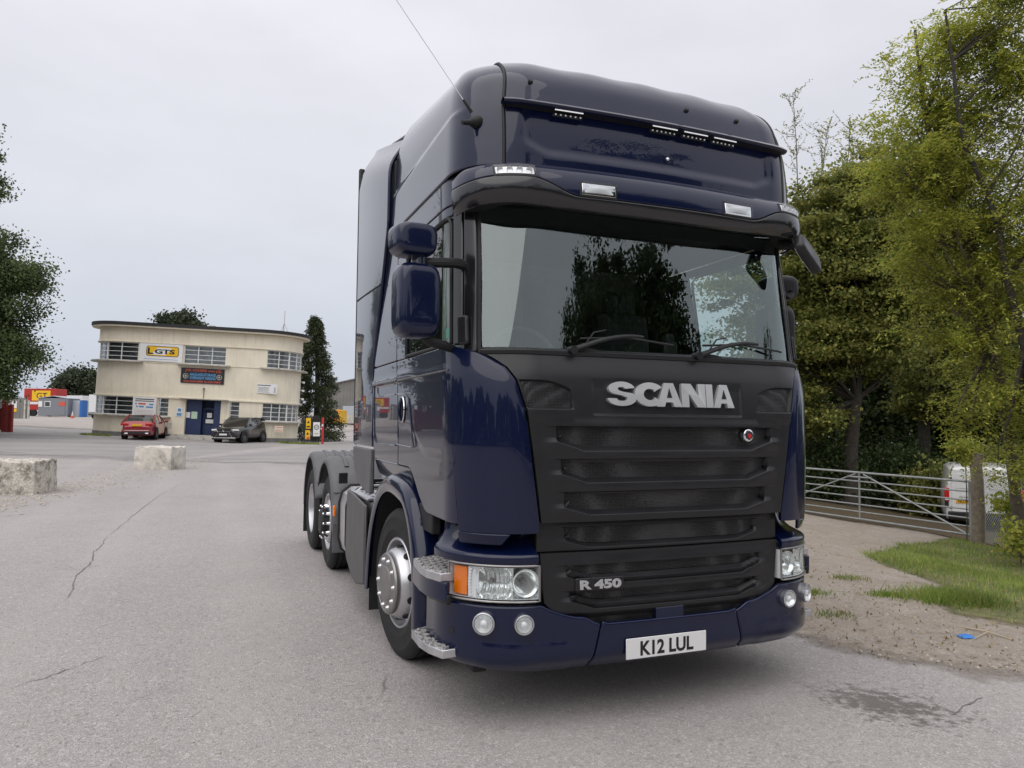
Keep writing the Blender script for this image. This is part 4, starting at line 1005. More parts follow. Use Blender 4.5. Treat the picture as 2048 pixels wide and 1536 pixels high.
# ---- ground materials
def ground_mat(name, base, base2, speck, rough=.9, streak=None, extra=None, bump=.35):
    m, nt, b = nodes_of(name); N=nt.nodes; L=nt.links
    t=N.new('ShaderNodeTexCoord'); O=t.outputs['Object']
    def noise(sc,det=5,ro=.6):
        n=N.new('ShaderNodeTexNoise'); n.inputs['Scale'].default_value=sc; n.inputs['Detail'].default_value=det; n.inputs['Roughness'].default_value=ro; L.new(O,n.inputs[0]); return n.outputs[0]
    def rng(v,a,b_,c,d):
        r=N.new('ShaderNodeMapRange'); r.inputs[1].default_value=a; r.inputs[2].default_value=b_; r.inputs[3].default_value=c; r.inputs[4].default_value=d; L.new(v,r.inputs[0]); return r.outputs[0]
    def mixc(f,c1,c2):
        x=N.new('ShaderNodeMix'); x.data_type='RGBA'
        for i,c in ((6,c1),(7,c2)):
            if isinstance(c,tuple): x.inputs[i].default_value=(*c,1)
            else: L.new(c,x.inputs[i])
        if isinstance(f,float): x.inputs[0].default_value=f
        else: L.new(f,x.inputs[0])
        return x.outputs[2]
    c=mixc(rng(noise(.35,6,.6),.35,.68,0,1),base,base2)
    # aggregate: tiny light and dark chips
    v=N.new('ShaderNodeTexVoronoi'); v.inputs['Scale'].default_value=140; L.new(O,v.inputs[0])
    hs=N.new('ShaderNodeSeparateColor'); L.new(v.outputs['Color'],hs.inputs[0])
    c=mixc(rng(hs.outputs[0],.35,1.0,0,.48),c,speck[0]); c=mixc(rng(hs.outputs[1],.86,.97,0,.75),c,speck[1])
    v2=N.new('ShaderNodeTexVoronoi'); v2.inputs['Scale'].default_value=46; L.new(O,v2.inputs[0]); h2=N.new('ShaderNodeSeparateColor'); L.new(v2.outputs['Color'],h2.inputs[0])
    c=mixc(rng(h2.outputs[0],.93,.99,0,.35),c,speck[1]); c=mixc(rng(h2.outputs[1],.90,.98,0,.35),c,speck[0])
    c=mixc(rng(noise(3.2,6,.7),.50,.75,0,.22),c,tuple(q*.62 for q in base))
    if extra: c=extra(N,L,O,noise,rng,mixc,c)
    L.new(c,b.inputs['Base Color']); b.inputs['Roughness'].default_value=rough; b.inputs['Specular IOR Level'].default_value=.25
    bp=N.new('ShaderNodeBump'); bp.inputs['Strength'].default_value=bump; bp.inputs['Distance'].default_value=.012
    ad=N.new('ShaderNodeMath'); ad.operation='ADD'; L.new(v.outputs['Distance'],ad.inputs[0]); L.new(noise(60,4,.7),ad.inputs[1])
    L.new(ad.outputs[0],bp.inputs['Height']); L.new(bp.outputs[0],b.inputs['Normal'])
    MAT[name]=m; return m,nt,b,noise,rng,mixc
def asphalt_extra(N,L,O,noise,rng,mixc,c):
    # wandering cracks: a thin voronoi edge kept only in patches
    mp=N.new('ShaderNodeMapping'); L.new(O,mp.inputs[0])
    wn_=N.new('ShaderNodeTexNoise'); wn_.inputs['Scale'].default_value=2.5; wn_.inputs['Detail'].default_value=5; L.new(O,wn_.inputs[0])
    mxv=N.new('ShaderNodeMix'); mxv.data_type='VECTOR'; mxv.inputs[0].default_value=.16; L.new(O,mxv.inputs[4]); L.new(wn_.outputs['Color'],mxv.inputs[5])
    v=N.new('ShaderNodeTexVoronoi'); v.feature='DISTANCE_TO_EDGE'; v.inputs['Scale'].default_value=.55; L.new(mxv.outputs[1],v.inputs[0])
    crack=rng(v.outputs[0],.001,.004,1,0); keep=rng(noise(.32,2,.5),.64,.70,0,.6)
    ml=N.new('ShaderNodeMath'); ml.operation='MULTIPLY'; L.new(crack,ml.inputs[0]); L.new(keep,ml.inputs[1])
    c=mixc(ml.outputs[0],c,(.05,.048,.046))
    # oil stain in front of the lorry's near side, then two broad darker patches
    def blob(cx,cy,rx,ry,rot,lo,hi,col,amt,ns=5.0,na=.9):
        nonlocal c
        m_=N.new('ShaderNodeMapping'); m_.vector_type='TEXTURE'; m_.inputs['Location'].default_value=(cx,cy,0); m_.inputs['Rotation'].default_value=(0,0,rot); m_.inputs['Scale'].default_value=(rx,ry,1); L.new(O,m_.inputs[0])
        ln=N.new('ShaderNodeVectorMath'); ln.operation='LENGTH'; L.new(m_.outputs[0],ln.inputs[0])
        n_=noise(ns,6,.7); s_=N.new('ShaderNodeMath'); s_.operation='MULTIPLY_ADD'; L.new(n_,s_.inputs[0]); s_.inputs[1].default_value=na*2; L.new(ln.outputs['Value'],s_.inputs[2])
        c=mixc(rng(s_.outputs[0],na+lo,na+hi,amt,0),c,col)
    o=onground(1765,1408); blob(o.x,o.y,.58,.40,-.95,.25,.70,(.115,.10,.094),.85,15.0,1.7)
    o=onground(1330,1360); blob(o.x,o.y,1.7,.8,0,.2,1.2,(.26,.245,.235),.45,3.0,.5)
    o=onground(150,905); blob(o.x,o.y,2.2,1.0,.3,.3,.8,(.20,.19,.18),.4,1.0,.8)
    # worn wheel tracks sweeping along the road
    w=N.new('ShaderNodeTexWave'); w.wave_type='BANDS'; w.bands_direction='X'; w.inputs['Scale'].default_value=.22; w.inputs['Distortion'].default_value=3.0; w.inputs['Detail'].default_value=3; w.inputs['Detail Scale'].default_value=.6; L.new(O,w.inputs[0])
    c=mixc(rng(w.outputs['Fac'],.45,1,0,.16),c,(.46,.43,.415))
    # long seam lines in the surfacing
    mp2=N.new('ShaderNodeMapping'); mp2.inputs['Rotation'].default_value=(0,0,.34); L.new(mxv.outputs[1],mp2.inputs[0])
    sp=N.new('ShaderNodeSeparateXYZ'); L.new(mp2.outputs[0],sp.inputs[0])
    for off in (1.35,-2.6,-5.9):
        a=N.new('ShaderNodeMath'); a.operation='ADD'; a.inputs[1].default_value=off; L.new(sp.outputs['X'],a.inputs[0])
        ab=N.new('ShaderNodeMath'); ab.operation='ABSOLUTE'; L.new(a.outputs[0],ab.inputs[0])
        k=rng(ab.outputs[0],.003,.014,1,0); kk=rng(noise(.8,4,.6),.52,.62,0,.55)
        ml=N.new('ShaderNodeMath'); ml.operation='MULTIPLY'; L.new(k,ml.inputs[0]); L.new(kk,ml.inputs[1]); c=mixc(ml.outputs[0],c,(.09,.085,.08))
    return c
ground_mat('asphalt',(.352,.327,.319),(.402,.374,.364),((.15,.138,.132),(.60,.565,.55)),.88,extra=asphalt_extra)
def dirt_extra(N,L,O,noise,rng,mixc,c):
    c=mixc(rng(noise(.9,7,.72),.40,.60,0,.75),c,(.36,.30,.24)); c=mixc(rng(noise(2.6,7,.75),.52,.66,0,.7),c,(.48,.42,.36)); c=mixc(rng(noise(7,6,.75),.55,.68,0,.75),c,(.13,.10,.075)); c=mixc(rng(noise(22,5,.7),.60,.70,0,.8),c,(.58,.50,.42)); return c
m_,nt,b,noise,rng,mixc=ground_mat('dirt',(.385,.345,.300),(.435,.395,.35),((.21,.15,.115),(.66,.56,.48)),.95,extra=dirt_extra,bump=.8)
def yard_extra(N,L,O,noise,rng,mixc,c): return mixc(rng(noise(.18,5,.65),.5,.68,0,.5),c,(.20,.185,.17))
ground_mat('yard',(.40,.365,.335),(.45,.41,.375),((.24,.22,.20),(.48,.45,.42)),.9,extra=yard_extra)
ground_mat('gravel',(.20,.18,.165),(.29,.262,.24),((.10,.09,.085),(.58,.54,.50)),.95,bump=1.0)
def tarmac_extra(N,L,O,noise,rng,mixc,c):
    w=N.new('ShaderNodeTexWave'); w.bands_direction='Y'; w.inputs['Scale'].default_value=.10; w.inputs['Distortion'].default_value=6; w.inputs['Detail'].default_value=4; w.inputs['Detail Scale'].default_value=.5; L.new(O,w.inputs[0])
    c=mixc(rng(w.outputs['Fac'],.5,1,0,.35),c,(.40,.375,.36)); return mixc(rng(noise(.12,6,.65),.48,.66,0,.45),c,(.185,.18,.185))
ground_mat('tarmac',(.295,.28,.277),(.345,.325,.318),((.17,.165,.165),(.46,.44,.43)),.85,extra=tarmac_extra)
ground_mat('litter',(.085,.065,.040),(.13,.10,.06),((.05,.04,.025),(.28,.20,.10)),.95,bump=1.0)
def fade_edges(name, src, scale=2.5, lo=.35, hi=.65):
    """same surface, thinning out to nothing where the vertex weight 'w' falls off"""
    m=MAT[src].copy(); m.name=name; nt=m.node_tree; N=nt.nodes; L=nt.links; b=N['Principled BSDF']; out=N['Material Output']
    at_=N.new('ShaderNodeAttribute'); at_.attribute_name='w'; t=N.new('ShaderNodeTexCoord')
    n=N.new('ShaderNodeTexNoise'); n.inputs['Scale'].default_value=scale; n.inputs['Detail'].default_value=8; n.inputs['Roughness'].default_value=.72; L.new(t.outputs['Object'],n.inputs[0])
    ad=N.new('ShaderNodeMath'); ad.operation='ADD'; L.new(at_.outputs['Fac'],ad.inputs[0]); L.new(n.outputs[0],ad.inputs[1])
    r=N.new('ShaderNodeMapRange'); r.inputs[1].default_value=.5+lo; r.inputs[2].default_value=.5+hi; L.new(ad.outputs[0],r.inputs[0])
    tr=N.new('ShaderNodeBsdfTransparent'); mx=N.new('ShaderNodeMixShader'); L.new(r.outputs[0],mx.inputs[0]); L.new(tr.outputs[0],mx.inputs[1]); L.new(b.outputs[0],mx.inputs[2]); L.new(mx.outputs[0],out.inputs[0])
    MAT[name]=m
fade_edges('tarmac_fade','tarmac',.35); fade_edges('dirt_fade','dirt',1.6); fade_edges('gravel_fade','gravel',2.2); fade_edges('yard_fade','yard',.5); fade_edges('litter_fade','litter',1.5)
def sheet(name, lats, deps, lift, mat, wfun=None, kind='structure'):
    V=[wpos(a,d) for d in deps for a in lats]
    for v in V: v.z+=lift
    n=len(lats); F=[(i*n+j,i*n+j+1,(i+1)*n+j+1,(i+1)*n+j) for i in range(len(deps)-1) for j in range(n-1)]
    if wfun:
        W=[wfun(a,d) for d in deps for a in lats]
        F=[f for f in F if max(W[i] for i in f)>.001]
    o=mk(name,V,F,mat,smooth=60,recalc=False)
    if wfun:
        at_=o.data.attributes.new('w','FLOAT','POINT'); at_.data.foreach_set('value',W)
    o['kind']=kind; return o
def steps(*seg):
    out=[]
    for a,b_,n in seg: out+=[a+(b_-a)*i/n for i in range(n)]
    return out+[seg[-1][1]]
sheet('ground',steps((-900,-120,6),(-120,-45,10),(-45,-10,18),(-10,16,56),(16,60,16),(60,900,6)),steps((-300,-40,6),(-40,0,10),(0,60,130),(60,130,20),(130,1500,8)),0,'asphalt')
pm('crack_dark',(.17,.155,.148),.95)
m=MB(); random.seed(31)
def crack(pts,w):
    P=[]
    for (x0,y0),(x1,y1) in zip(pts,pts[1:]):
        for k in range(5): t=k/5; P.append(onground(x0+(x1-x0)*t+random.gauss(0,1.2),y0+(y1-y0)*t+random.gauss(0,1.0)))
    P.append(onground(*pts[-1])); n=len(P); V=[]
    for i,p in enumerate(P):
        d=(P[min(i+1,n-1)]-P[max(i-1,0)]); q=Vector((-d.y,d.x,0)).normalized()*w*.75*random.uniform(.25,1.3)*min(1,i/4+.15,(n-1-i)/4+.15); V+=[p+q+Vector((0,0,.004)),p-q+Vector((0,0,.004))]
    m.add(V,[(2*i,2*i+1,2*i+3,2*i+2) for i in range(n-1)])
crack([(372,962),(330,985),(290,1012),(245,1050),(214,1074)],.006); crack([(214,1074),(205,1090),(188,1104),(185,1124),(166,1140),(150,1156),(147,1180),(132,1200)],.010)
crack([(108,1137),(150,1141),(178,1136),(205,1131)],.005); crack([(120,1128),(165,1145)],.004)
crack([(1902,1436),(1925,1415),(1948,1406),(1968,1396)],.008); crack([(20,1378),(90,1358),(160,1332),(222,1312)],.005); crack([(430,1172),(470,1160)],.004); crack([(1968,1396),(2048,1380)],.003)
o=m.build('cracks','crack_dark',bpy.data.objects['ground'],smooth=0,recalc=False); o['kind']='stuff'
# dirt in front of the farm gate and along the near side of the lorry
def dirt_w(a,d):
    x,y=wpos(a,d).xy
    # signed distance to the worn edge of the asphalt
    q=onedge(a,d); return sm(-1.0,1.1,q)
E0=[latdep(*onground(*p).xy) for p in ((1480,1240),(1640,1292),(1800,1322),(2048,1362))]
def onedge(a,d):
    # depth of the edge at this lateral position
    T=[(p[0],p[1]) for p in E0]; T=[(E0[0][0]-1.2,E0[0][1]+3.0),(E0[0][0]-1.0,E0[0][1]+.8)]+T+[(12,T[-1][1]-2.0)]
    return min(d-tab(T,a), (a-T[0][0])*1.2)
sheet('dirt_track',steps((0,12,60),(12,30,18),(30,70,8)),steps((2,14,60),(14,40,26),(40,90,10)),.010,'dirt_fade',dirt_w)
def litter_w(a,d):
    g0=(7.4,18.8); g1=(9.6,15.3); nx,ny=(g1[1]-g0[1]),-(g1[0]-g0[0]); L=hypot(nx,ny)
    q=-((a-g0[0])*nx+(d-g0[1])*ny)/L
    return sm(-.5,.9,-q if False else ((a-g0[0])*.85+(d-g0[1])*.53-.0))
sheet('woodland_floor',steps((3,30,54),(30,90,12)),steps((10,40,50),(40,120,16)),.022,'litter_fade',litter_w)
# strip of broken stone that runs past the two concrete blocks
G0=latdep(*onground(0,1010).xy); G1=latdep(*onground(250,958).xy); G2=latdep(*onground(420,915).xy)
def gravel_w(a,d):
    T=[(G0[0]-12,G0[1]-9),G0,G1,G2,(G2[0]+1.5,G2[1]+9)]
    q=d-tab(T,a); return sm(1.9,.2,abs(q-1.0))*1.0*sm(G2[0]+1.5,G2[0]-1,a)
sheet('gravel_strip',steps((-30,-3,90)),steps((6,46,100)),.008,'gravel_fade',gravel_w)
sheet('road',steps((-60,14,74)),steps((20,64,60)),.004,'tarmac_fade',lambda a,d: sm(23,34,d+.25*(a+14))*sm(60,50,d)*sm(13,4,a)*sm(-60,-48,a)*.95)
def yard_w(a,d): return sm(50,60,d)*sm(-14,-24,a)
sheet('yard',steps((-200,-60,10),(-60,-12,30)),steps((46,110,40),(110,260,12)),.006,'yard_fade',yard_w)
sheet('side_yard',steps((-16.5,-12,6),(-12,25,16)),steps((52,90,20),(90,200,8)),.005,'yard_fade',lambda a,d: sm(52,58,d)*sm(-16.5,-13.5,a)*sm(25,12,a))

# ------------------------------------------------------------------ concrete blocks
pm('concrete',(.60,.56,.50),.92,var=.22,vscale=3.5,bump=.5,bscale=26,col2=(.24,.22,.19),c2s=2.2,c2lo=.50,c2hi=.72)
pm('concrete_rough',(.58,.54,.47),.95,var=.35,vscale=26,bump=1.0,bscale=34,col2=(.17,.155,.13),c2s=5,c2lo=.48,c2hi=.66)
def conc_block(px0,px1,pyb,length,depth,height,rz,label,mat,seed):
    p=onground((px0+px1)/2,pyb); random.seed(seed)
    n=(14,10,9); V={}; idx={}; verts=[]; F=[]
    def vid(i,j,k):
        if (i,j,k) not in idx:
            x=(i/n[0]-.5)*length; y=(j/n[1]-.5)*depth; z=k/n[2]*height
            tp=1-.03*z/height; e=.012
            r=.02 if k==n[2] else .008
            edge=sum((i in (0,n[0]),j in (0,n[1]),k in (0,n[2])))
            sh=(1-.020*(edge>1)*random.random())
            idx[(i,j,k)]=len(verts); verts.append(Vector((x*tp*sh+random.gauss(0,r*.5),y*tp*sh+random.gauss(0,r*.5),max(.0,z*(1-.02*(edge>1)*random.random())+(random.gauss(0,r) if k==n[2] else 0)))))
        return idx[(i,j,k)]
    for a in range(n[0]):
        for c in range(n[2]):
            for j in (0,n[1]): F.append((vid(a,j,c),vid(a+1,j,c),vid(a+1,j,c+1),vid(a,j,c+1)))
    for b_ in range(n[1]):
        for c in range(n[2]):
            for i in (0,n[0]): F.append((vid(i,b_,c),vid(i,b_+1,c),vid(i,b_+1,c+1),vid(i,b_,c+1)))
    for a in range(n[0]):
        for b_ in range(n[1]):
            for k in (0,n[2]): F.append((vid(a,b_,k),vid(a+1,b_,k),vid(a+1,b_+1,k),vid(a,b_+1,k)))
    o=mk('concrete_block',verts,F,mat,smooth=40); q=p+HF*(depth/2); q.z=gxy(q.x,q.y)-.01; o.location=q; o.rotation_euler=(0,0,-YAW+rz)
    return tag(o,label,'concrete block','concrete blocks along the edge of the road')
conc_block(-100,72,990,1.5,.95,.70,.10,'large pebbly concrete block at the left edge of the picture','concrete_rough',3)
conc_block(262,350,940,1.22,.95,.71,-.06,'smaller-looking smooth concrete block in front of the red car','concrete',5)

# ------------------------------------------------------------------ art-deco office building
pm('cream',(.80,.735,.59),.75,var=.05,vscale=.8,bump=.05,bscale=30,col2=(.70,.63,.49),c2s=.9,c2lo=.5,c2hi=.78)
def streaks(name, col, amt=.5):
    m=MAT[name]; nt=m.node_tree; N=nt.nodes; L=nt.links; b=N['Principled BSDF']; src=b.inputs['Base Color'].links[0].from_socket
    t=N.new('ShaderNodeTexCoord'); mp=N.new('ShaderNodeMapping'); mp.inputs['Scale'].default_value=(3.2,3.2,.22); L.new(t.outputs['Object'],mp.inputs[0])
    n=N.new('ShaderNodeTexNoise'); n.inputs['Scale'].default_value=1.6; n.inputs['Detail'].default_value=7; n.inputs['Roughness'].default_value=.7; L.new(mp.outputs[0],n.inputs[0])
    r=N.new('ShaderNodeMapRange'); r.inputs[1].default_value=.52; r.inputs[2].default_value=.75; r.inputs[4].default_value=amt; L.new(n.outputs[0],r.inputs[0])
    x=N.new('ShaderNodeMix'); x.data_type='RGBA'; x.inputs[7].default_value=(*col,1); L.new(src,x.inputs[6]); L.new(r.outputs[0],x.inputs[0]); L.new(x.outputs[2],b.inputs['Base Color'])
streaks('cream',(.50,.43,.33),.5)
pm('plinth',(.20,.20,.19),.9,var=.3,vscale=3)
pm('white_frame',(.78,.78,.76),.5,var=.06)
pm('ledge',(.50,.48,.43),.85,var=.2,vscale=2,col2=(.22,.21,.19),c2s=2.5,c2lo=.52,c2hi=.7)
pm('roof_felt',(.025,.024,.026),.8,var=.2)
pm('soffit',(.66,.60,.48),.8)
pm('blue_paint',(.018,.035,.10),.45,var=.1)
pm('blind',(.55,.54,.52),.9,var=.35,vscale=2.5)
glassm('pane',(.75,.78,.80),1.75)
pm('room',(.16,.16,.165),.9,var=.5,vscale=.7)
pm('paper',(.78,.78,.77),.6); pm('paper_green',(.55,.72,.55),.6); pm('sign_black',(.02,.02,.024),.4); pm('sign_red',(.62,.10,.06),.5); pm('sign_blue',(.10,.30,.55),.5); pm('sign_yellow',(.85,.50,.01),.4)
RB=2.2; DB=2*RB
LA,LB_=(209-1024)/FPX*49.9,(606-1024)/FPX*51.2; DF0,DF1=47.2,48.6
W=hypot(LB_-LA,DF1-DF0); ux=(wpos(LB_,DF1,0)-wpos(LA,DF0,0)).to_2d().normalized(); BL=wpos(LA,DF0)
bld=empty('office_building',(BL.x,BL.y,.5),0,'cream two-storey art-deco office with rounded ends and flat overhanging roof','building')
bld.matrix_world=Matrix.Translation((BL.x,BL.y,.53))@Matrix.Rotation(atan2(ux.y,ux.x),4,'Z')@Matrix.Rotation(radians(2.1),4,'Y')
ARC=RB*pi; S0=ARC/2-1.0; PL=2*ARC+(W-2*RB)
def bpath(p,off=0):
    """point along the facade; p = 0 at the back left, increasing to the right; off = outwards"""
    if p<ARC: a=p/RB; return Vector((RB-(RB+off)*sin(a),RB+(RB+off)*cos(a),0))
    p-=ARC
    if p<W-2*RB: return Vector((RB+p,-off,0))
    p-=W-2*RB; a=p/RB; return Vector((W-RB+(RB+off)*sin(a),RB-(RB+off)*cos(a),0))
def pu(u):   # facade parameter for a straight-line coordinate u across the front
    if u<RB: return (pi-math.asin(max(-1,min(1,(RB-u)/RB))))*RB
    if u>W-RB: return ARC+(W-2*RB)+math.asin(max(-1,min(1,(u-W+RB)/RB)))*RB
    return ARC+(u-RB)
nu=lambda u: .65+1.036*u
def band(name,p0,p1,z0,z1,o0,o1,mat,parent,seg=.22,bevel=.01):
    n=max(1,int((p1-p0)/seg)); m=MB(); P=frange(p0,p1,n)
    rows=[[bpath(p,o1)+Vector((0,0,z0)) for p in P],[bpath(p,o1)+Vector((0,0,z1)) for p in P],[bpath(p,o0)+Vector((0,0,z1)) for p in P],[bpath(p,o0)+Vector((0,0,z0)) for p in P],[bpath(p,o1)+Vector((0,0,z0)) for p in P]]
    V=[q for r in rows[:4] for q in r]; k=n+1; F=[]
    for a in range(4):
        b_=(a+1)%4
        for i in range(n): F.append((a*k+i,a*k+i+1,b_*k+i+1,b_*k+i))
    F+=[(0,k,2*k,3*k),(n,3*k+n,2*k+n,k+n)]
    m.add(V,F); return m.build(name,mat,parent,smooth=40,bevel=bevel)
FRONT=(S0-2.5,PL-S0+2.5)
# wall bands
band('plinth',0,PL,-.9,.28,-.25,.03,'plinth',bld)
LW=[(0,nu(2.35)),(nu(3.87),nu(4.47)),(nu(8.15),nu(8.75)),(nu(10.15),W)]      # ground-floor openings (u ranges), door at 5.45..7.6
UW=[(0,nu(2.45)),(nu(5.2),nu(7.72)),(nu(10.25),W)]
DOOR=(nu(5.45),nu(7.62))
def pr_(a): return S0+.2 if a<=0 else (PL-S0-.2 if a>=W else pu(a))
band('wall_base',0,pu(DOOR[0]),.28,1.36,-.25,0,'cream',bld); band('wall_base',pu(DOOR[1]),PL,.28,1.36,-.25,0,'cream',bld)
def piers(openings,z0,z1,nm):
    cur=0
    for a,b_ in sorted(openings):
        pa,pb=pr_(a),pr_(b_)
        if pa-cur>.05: band(nm,cur,pa,z0,z1,-.25,0,'cream',bld)
        cur=pb
    if PL-cur>.05: band(nm,cur,PL,z0,z1,-.25,0,'cream',bld)
piers(LW+[DOOR],1.36,2.58,'wall_pier')
band('wall_middle',0,PL,2.58,4.86,-.25,0,'cream',bld)
piers(UW,4.86,6.08,'wall_pier')
band('wall_top',0,PL,6.08,7.02,-.25,0,'cream',bld)
# ledges, string courses, flat roof
for a,b_ in LW: band('window_ledge',pr_(a)-(.2 if a>0 else 0),pr_(b_)+(.2 if b_<W else 0),1.30,1.38,.002,.34,'ledge',bld)
for a,b_ in UW: band('window_ledge',pr_(a)-(.35 if a>0 else 0),pr_(b_)+(.35 if b_<W else 0),4.78,4.87,.002,.42,'ledge',bld)
band('string_course',S0-1,PL-S0+1,2.56,2.66,.002,.10,'cream',bld); band('string_course',S0-1,PL-S0+1,6.06,6.13,.002,.09,'cream',bld)
band('string_course',pu(nu(2.9)),pu(nu(9.9)),4.80,4.85,.002,.04,'cream',bld)
P=frange(0,PL,120)[:-1]+[PL-.001]
def slab(z0,z1,off,nm,mat):
    n=len(P); m=MB(); V=[bpath(p,off)+Vector((0,0,z0)) for p in P]+[bpath(p,off)+Vector((0,0,z1)) for p in P]
    m.add(V,[tuple(range(n)),tuple(range(2*n-1,n-1,-1))]+[(i,(i+1)%n,n+(i+1)%n,n+i) for i in range(n)]); return m.build(nm,mat,bld,smooth=40)
slab(7.03,7.13,.46,'eaves_soffit','soffit'); rfs=slab(7.135,7.33,.52,'flat_roof','roof_felt')
# roof mast and vent
m=MB(); b0=Vector((W-1.2,1.6,7.33)); m.cyl(b0,b0+Vector((0,0,1.6)),.025,.02,6)
for k in range(3): a=k*2.1; m.cyl(b0+Vector((.35*cos(a),.35*sin(a),0)),b0+Vector((0,0,.75)),.014,.014,5)
m.build('roof_mast','ledge',rfs)
m=MB(); m.box((7.6,.3,7.37),(.35,.3,.16)); m.build('roof_outlet','ledge',rfs)
# windows
def window(a,b_,z0,z1,cols,rows,posts,backmat='room'):
    pa,pb=pr_(a),pr_(b_)
    w=empty('window',(0,0,0)); w.parent=bld
    band('window_frame',pa,pb,z0,z0+.05,-.16,-.06,'white_frame',w,bevel=0); band('window_frame',pa,pb,z1-.05,z1,-.16,-.06,'white_frame',w,bevel=0)
    cs=[pa+(pb-pa)*i/cols for i in range(cols+1)]
    for i,p in enumerate(cs):
        wd=.085 if i in posts else (.045 if 0<i<cols else .06)
        band('mullion',p-wd/2,p+wd/2,z0+.05,z1-.05,-.155,-.055,'white_frame',w,bevel=0)
    for r in range(1,rows):
        z=z0+(z1-z0)*r/rows; band('glazing_bar',pa,pb,z-.016,z+.016,-.15,-.075,'white_frame',w,bevel=0)
    for i in range(cols):
        for r in range(rows):
            za=z0+(z1-z0)*r/rows; zb=z0+(z1-z0)*(r+1)/rows
            band('pane',cs[i]+.02,cs[i+1]-.02,za+.012,zb-.012,-.118,-.112,'pane',w,bevel=0)
    band('window_blind',pa,pb,z0,z1,-.42,-.40,backmat,w,bevel=0)
    return w
window(0,nu(2.45),4.87,6.06,5,4,(3,),'room'); window(nu(5.2),nu(7.72),4.87,6.06,3,4,(),'blind'); window(nu(10.25),W,4.87,6.06,5,4,(2,),'blind')
window(0,nu(2.35),1.38,2.56,5,4,(3,),'room'); window(nu(3.87),nu(4.47),1.38,2.56,1,4,(),'blind'); window(nu(8.15),nu(8.75),1.38,2.56,1,4,(),'blind'); window(nu(10.15),W,1.38,2.56,7,4,(3,),'blind')
# entrance
def fbox(name,u0,u1,v0,v1,z0,z1,mat,parent,bevel=.006):
    u0,u1=nu(u0),nu(u1); m=MB(); m.box(((u0+u1)/2,(v0+v1)/2,(z0+z1)/2),(u1-u0,v1-v0,z1-z0)); return m.build(name,mat,parent,bevel=bevel,smooth=0)
fbox('entrance_reveal',5.45,5.50,-.02,1.0,.28,2.58,'cream',bld); fbox('entrance_side_panel',5.50,6.42,.22,.27,.28,2.56,'blue_paint',bld)
fbox('entrance_side_panel',7.20,7.62,.10,.15,.28,2.56,'blue_paint',bld)
dr=fbox('entrance_door',6.44,7.18,.55,.60,.28,2.02,'blue_paint',bld)
for k in range(3): fbox('door_pane',6.54,7.08,.535,.548,1.0+.34*k,1.28+.34*k,'pane',dr,bevel=0)
m=MB(); m.cyl((nu(7.10),.50,1.1),(nu(7.10),.50,1.28),.015); m.build('door_handle','silver',dr)
fbox('door_fanlight',6.44,7.18,.55,.58,2.06,2.50,'pane',bld,bevel=0)
fbox('entrance_back',5.50,7.62,.62,.66,.28,2.58,'blue_paint',bld)
fbox('door_canopy',5.2,8.1,-.42,.6,2.585,2.64,'ledge',bld)
for i,(dz,dv) in enumerate(((.14,.95),(.28,.60))): fbox('entrance_step',4.9-.2*(1-i),8.5,-dv,.1,-.5,dz,'ledge',bld)
fbox('wall_vent',4.42,4.75,-.02,.01,.62,.98,'ledge',bld)
m=MB(); m.cyl((nu(6.55),-.05,2.66),(nu(6.55),-.06,3.25),.018,.018,6); m.box((nu(6.55),-.10,3.28),(.09,.12,.07)); m.build('entrance_lamp','ink',bld)
for zc,nm in ((4.15,'a'),(3.58,'b'),(3.0,'c')):
    m=MB(); q=bpath(pu(W-.01),.0); q=Vector((W,RB,0)); m.box((W+.10,RB,zc),(.2,.05,.05)); m.box((W+.24,RB-.05,zc-.04),(.14,.22,.14)); m.build('security_camera','white_frame',bld,bevel=.02)
def sign(name,u0,u1,z0,z1,mat,label,off=-.05,th=.03,cat='sign'):
    """a board on the facade: its own thing, in world space"""
    u0,u1=nu(u0),nu(u1)
    e=empty(name,(0,0,0),0,label,cat); e.matrix_world=bld.matrix_world@Matrix.Translation(((u0+u1)/2,off,(z0+z1)/2))
    m=MB(); m.box((0,0,0),(u1-u0,th,z1-z0)); m.build('board',mat,e,bevel=.004,smooth=0); return e
def stext(e,body,u,z,w,h,mat,depth=-.018,offset=.0,nm='lettering',shear=0):
    return text_mesh(nm,body,h,mat,e,frame_M((u,depth,z),(1,0,0),(0,0,1)),extrude=.003,offset=offset,fit=(w,h),shear=shear)
def srect(e,u,z,w,h,mat,nm='printed_panel',d=-.017,r=0):
    m=MB()
    if r:
        poly=[]
        for cx,cz,a0 in ((w/2-r,h/2-r,0),(-w/2+r,h/2-r,90),(-w/2+r,-h/2+r,180),(w/2-r,-h/2+r,270)):
            poly+=arc(cx,cz,r,r,a0,a0+90,6)
        m.prism(poly,frame_M((u,d,z),(1,0,0),(0,0,1)),.003)
    else: m.box((u,d,z),(w,.004,h))
    return m.build(nm,mat,e,smooth=0)
e=sign('company_sign',2.55,5.12,4.90,6.08,'paper','white board with a rounded yellow and black logo between the upper windows')
srect(e,.08,.08,2.02,.66,'ink',r=.14); srect(e,.08,.08,1.94,.58,'sign_yellow',d=-.0205,r=.11)
m=MB(); m.prism([(-.35,.22),(.55,.22),(.15,-.24),(-.75,-.24)],frame_M((.12,-.0235,.08),(1,0,0),(0,0,1)),.002); m.build('logo_flash','paper',e,smooth=0)
stext(e,'L',-.66,.08,.36,.42,'ink',-.027,.014); stext(e,'GTS',.22,.06,1.25,.30,'ink',-.027,.012)
stext(e,'logistics group transport services',.0,-.45,1.9,.06,'sign_blue',-.018) if False else srect(e,0,-.44,2.1,.025,'sign_blue')
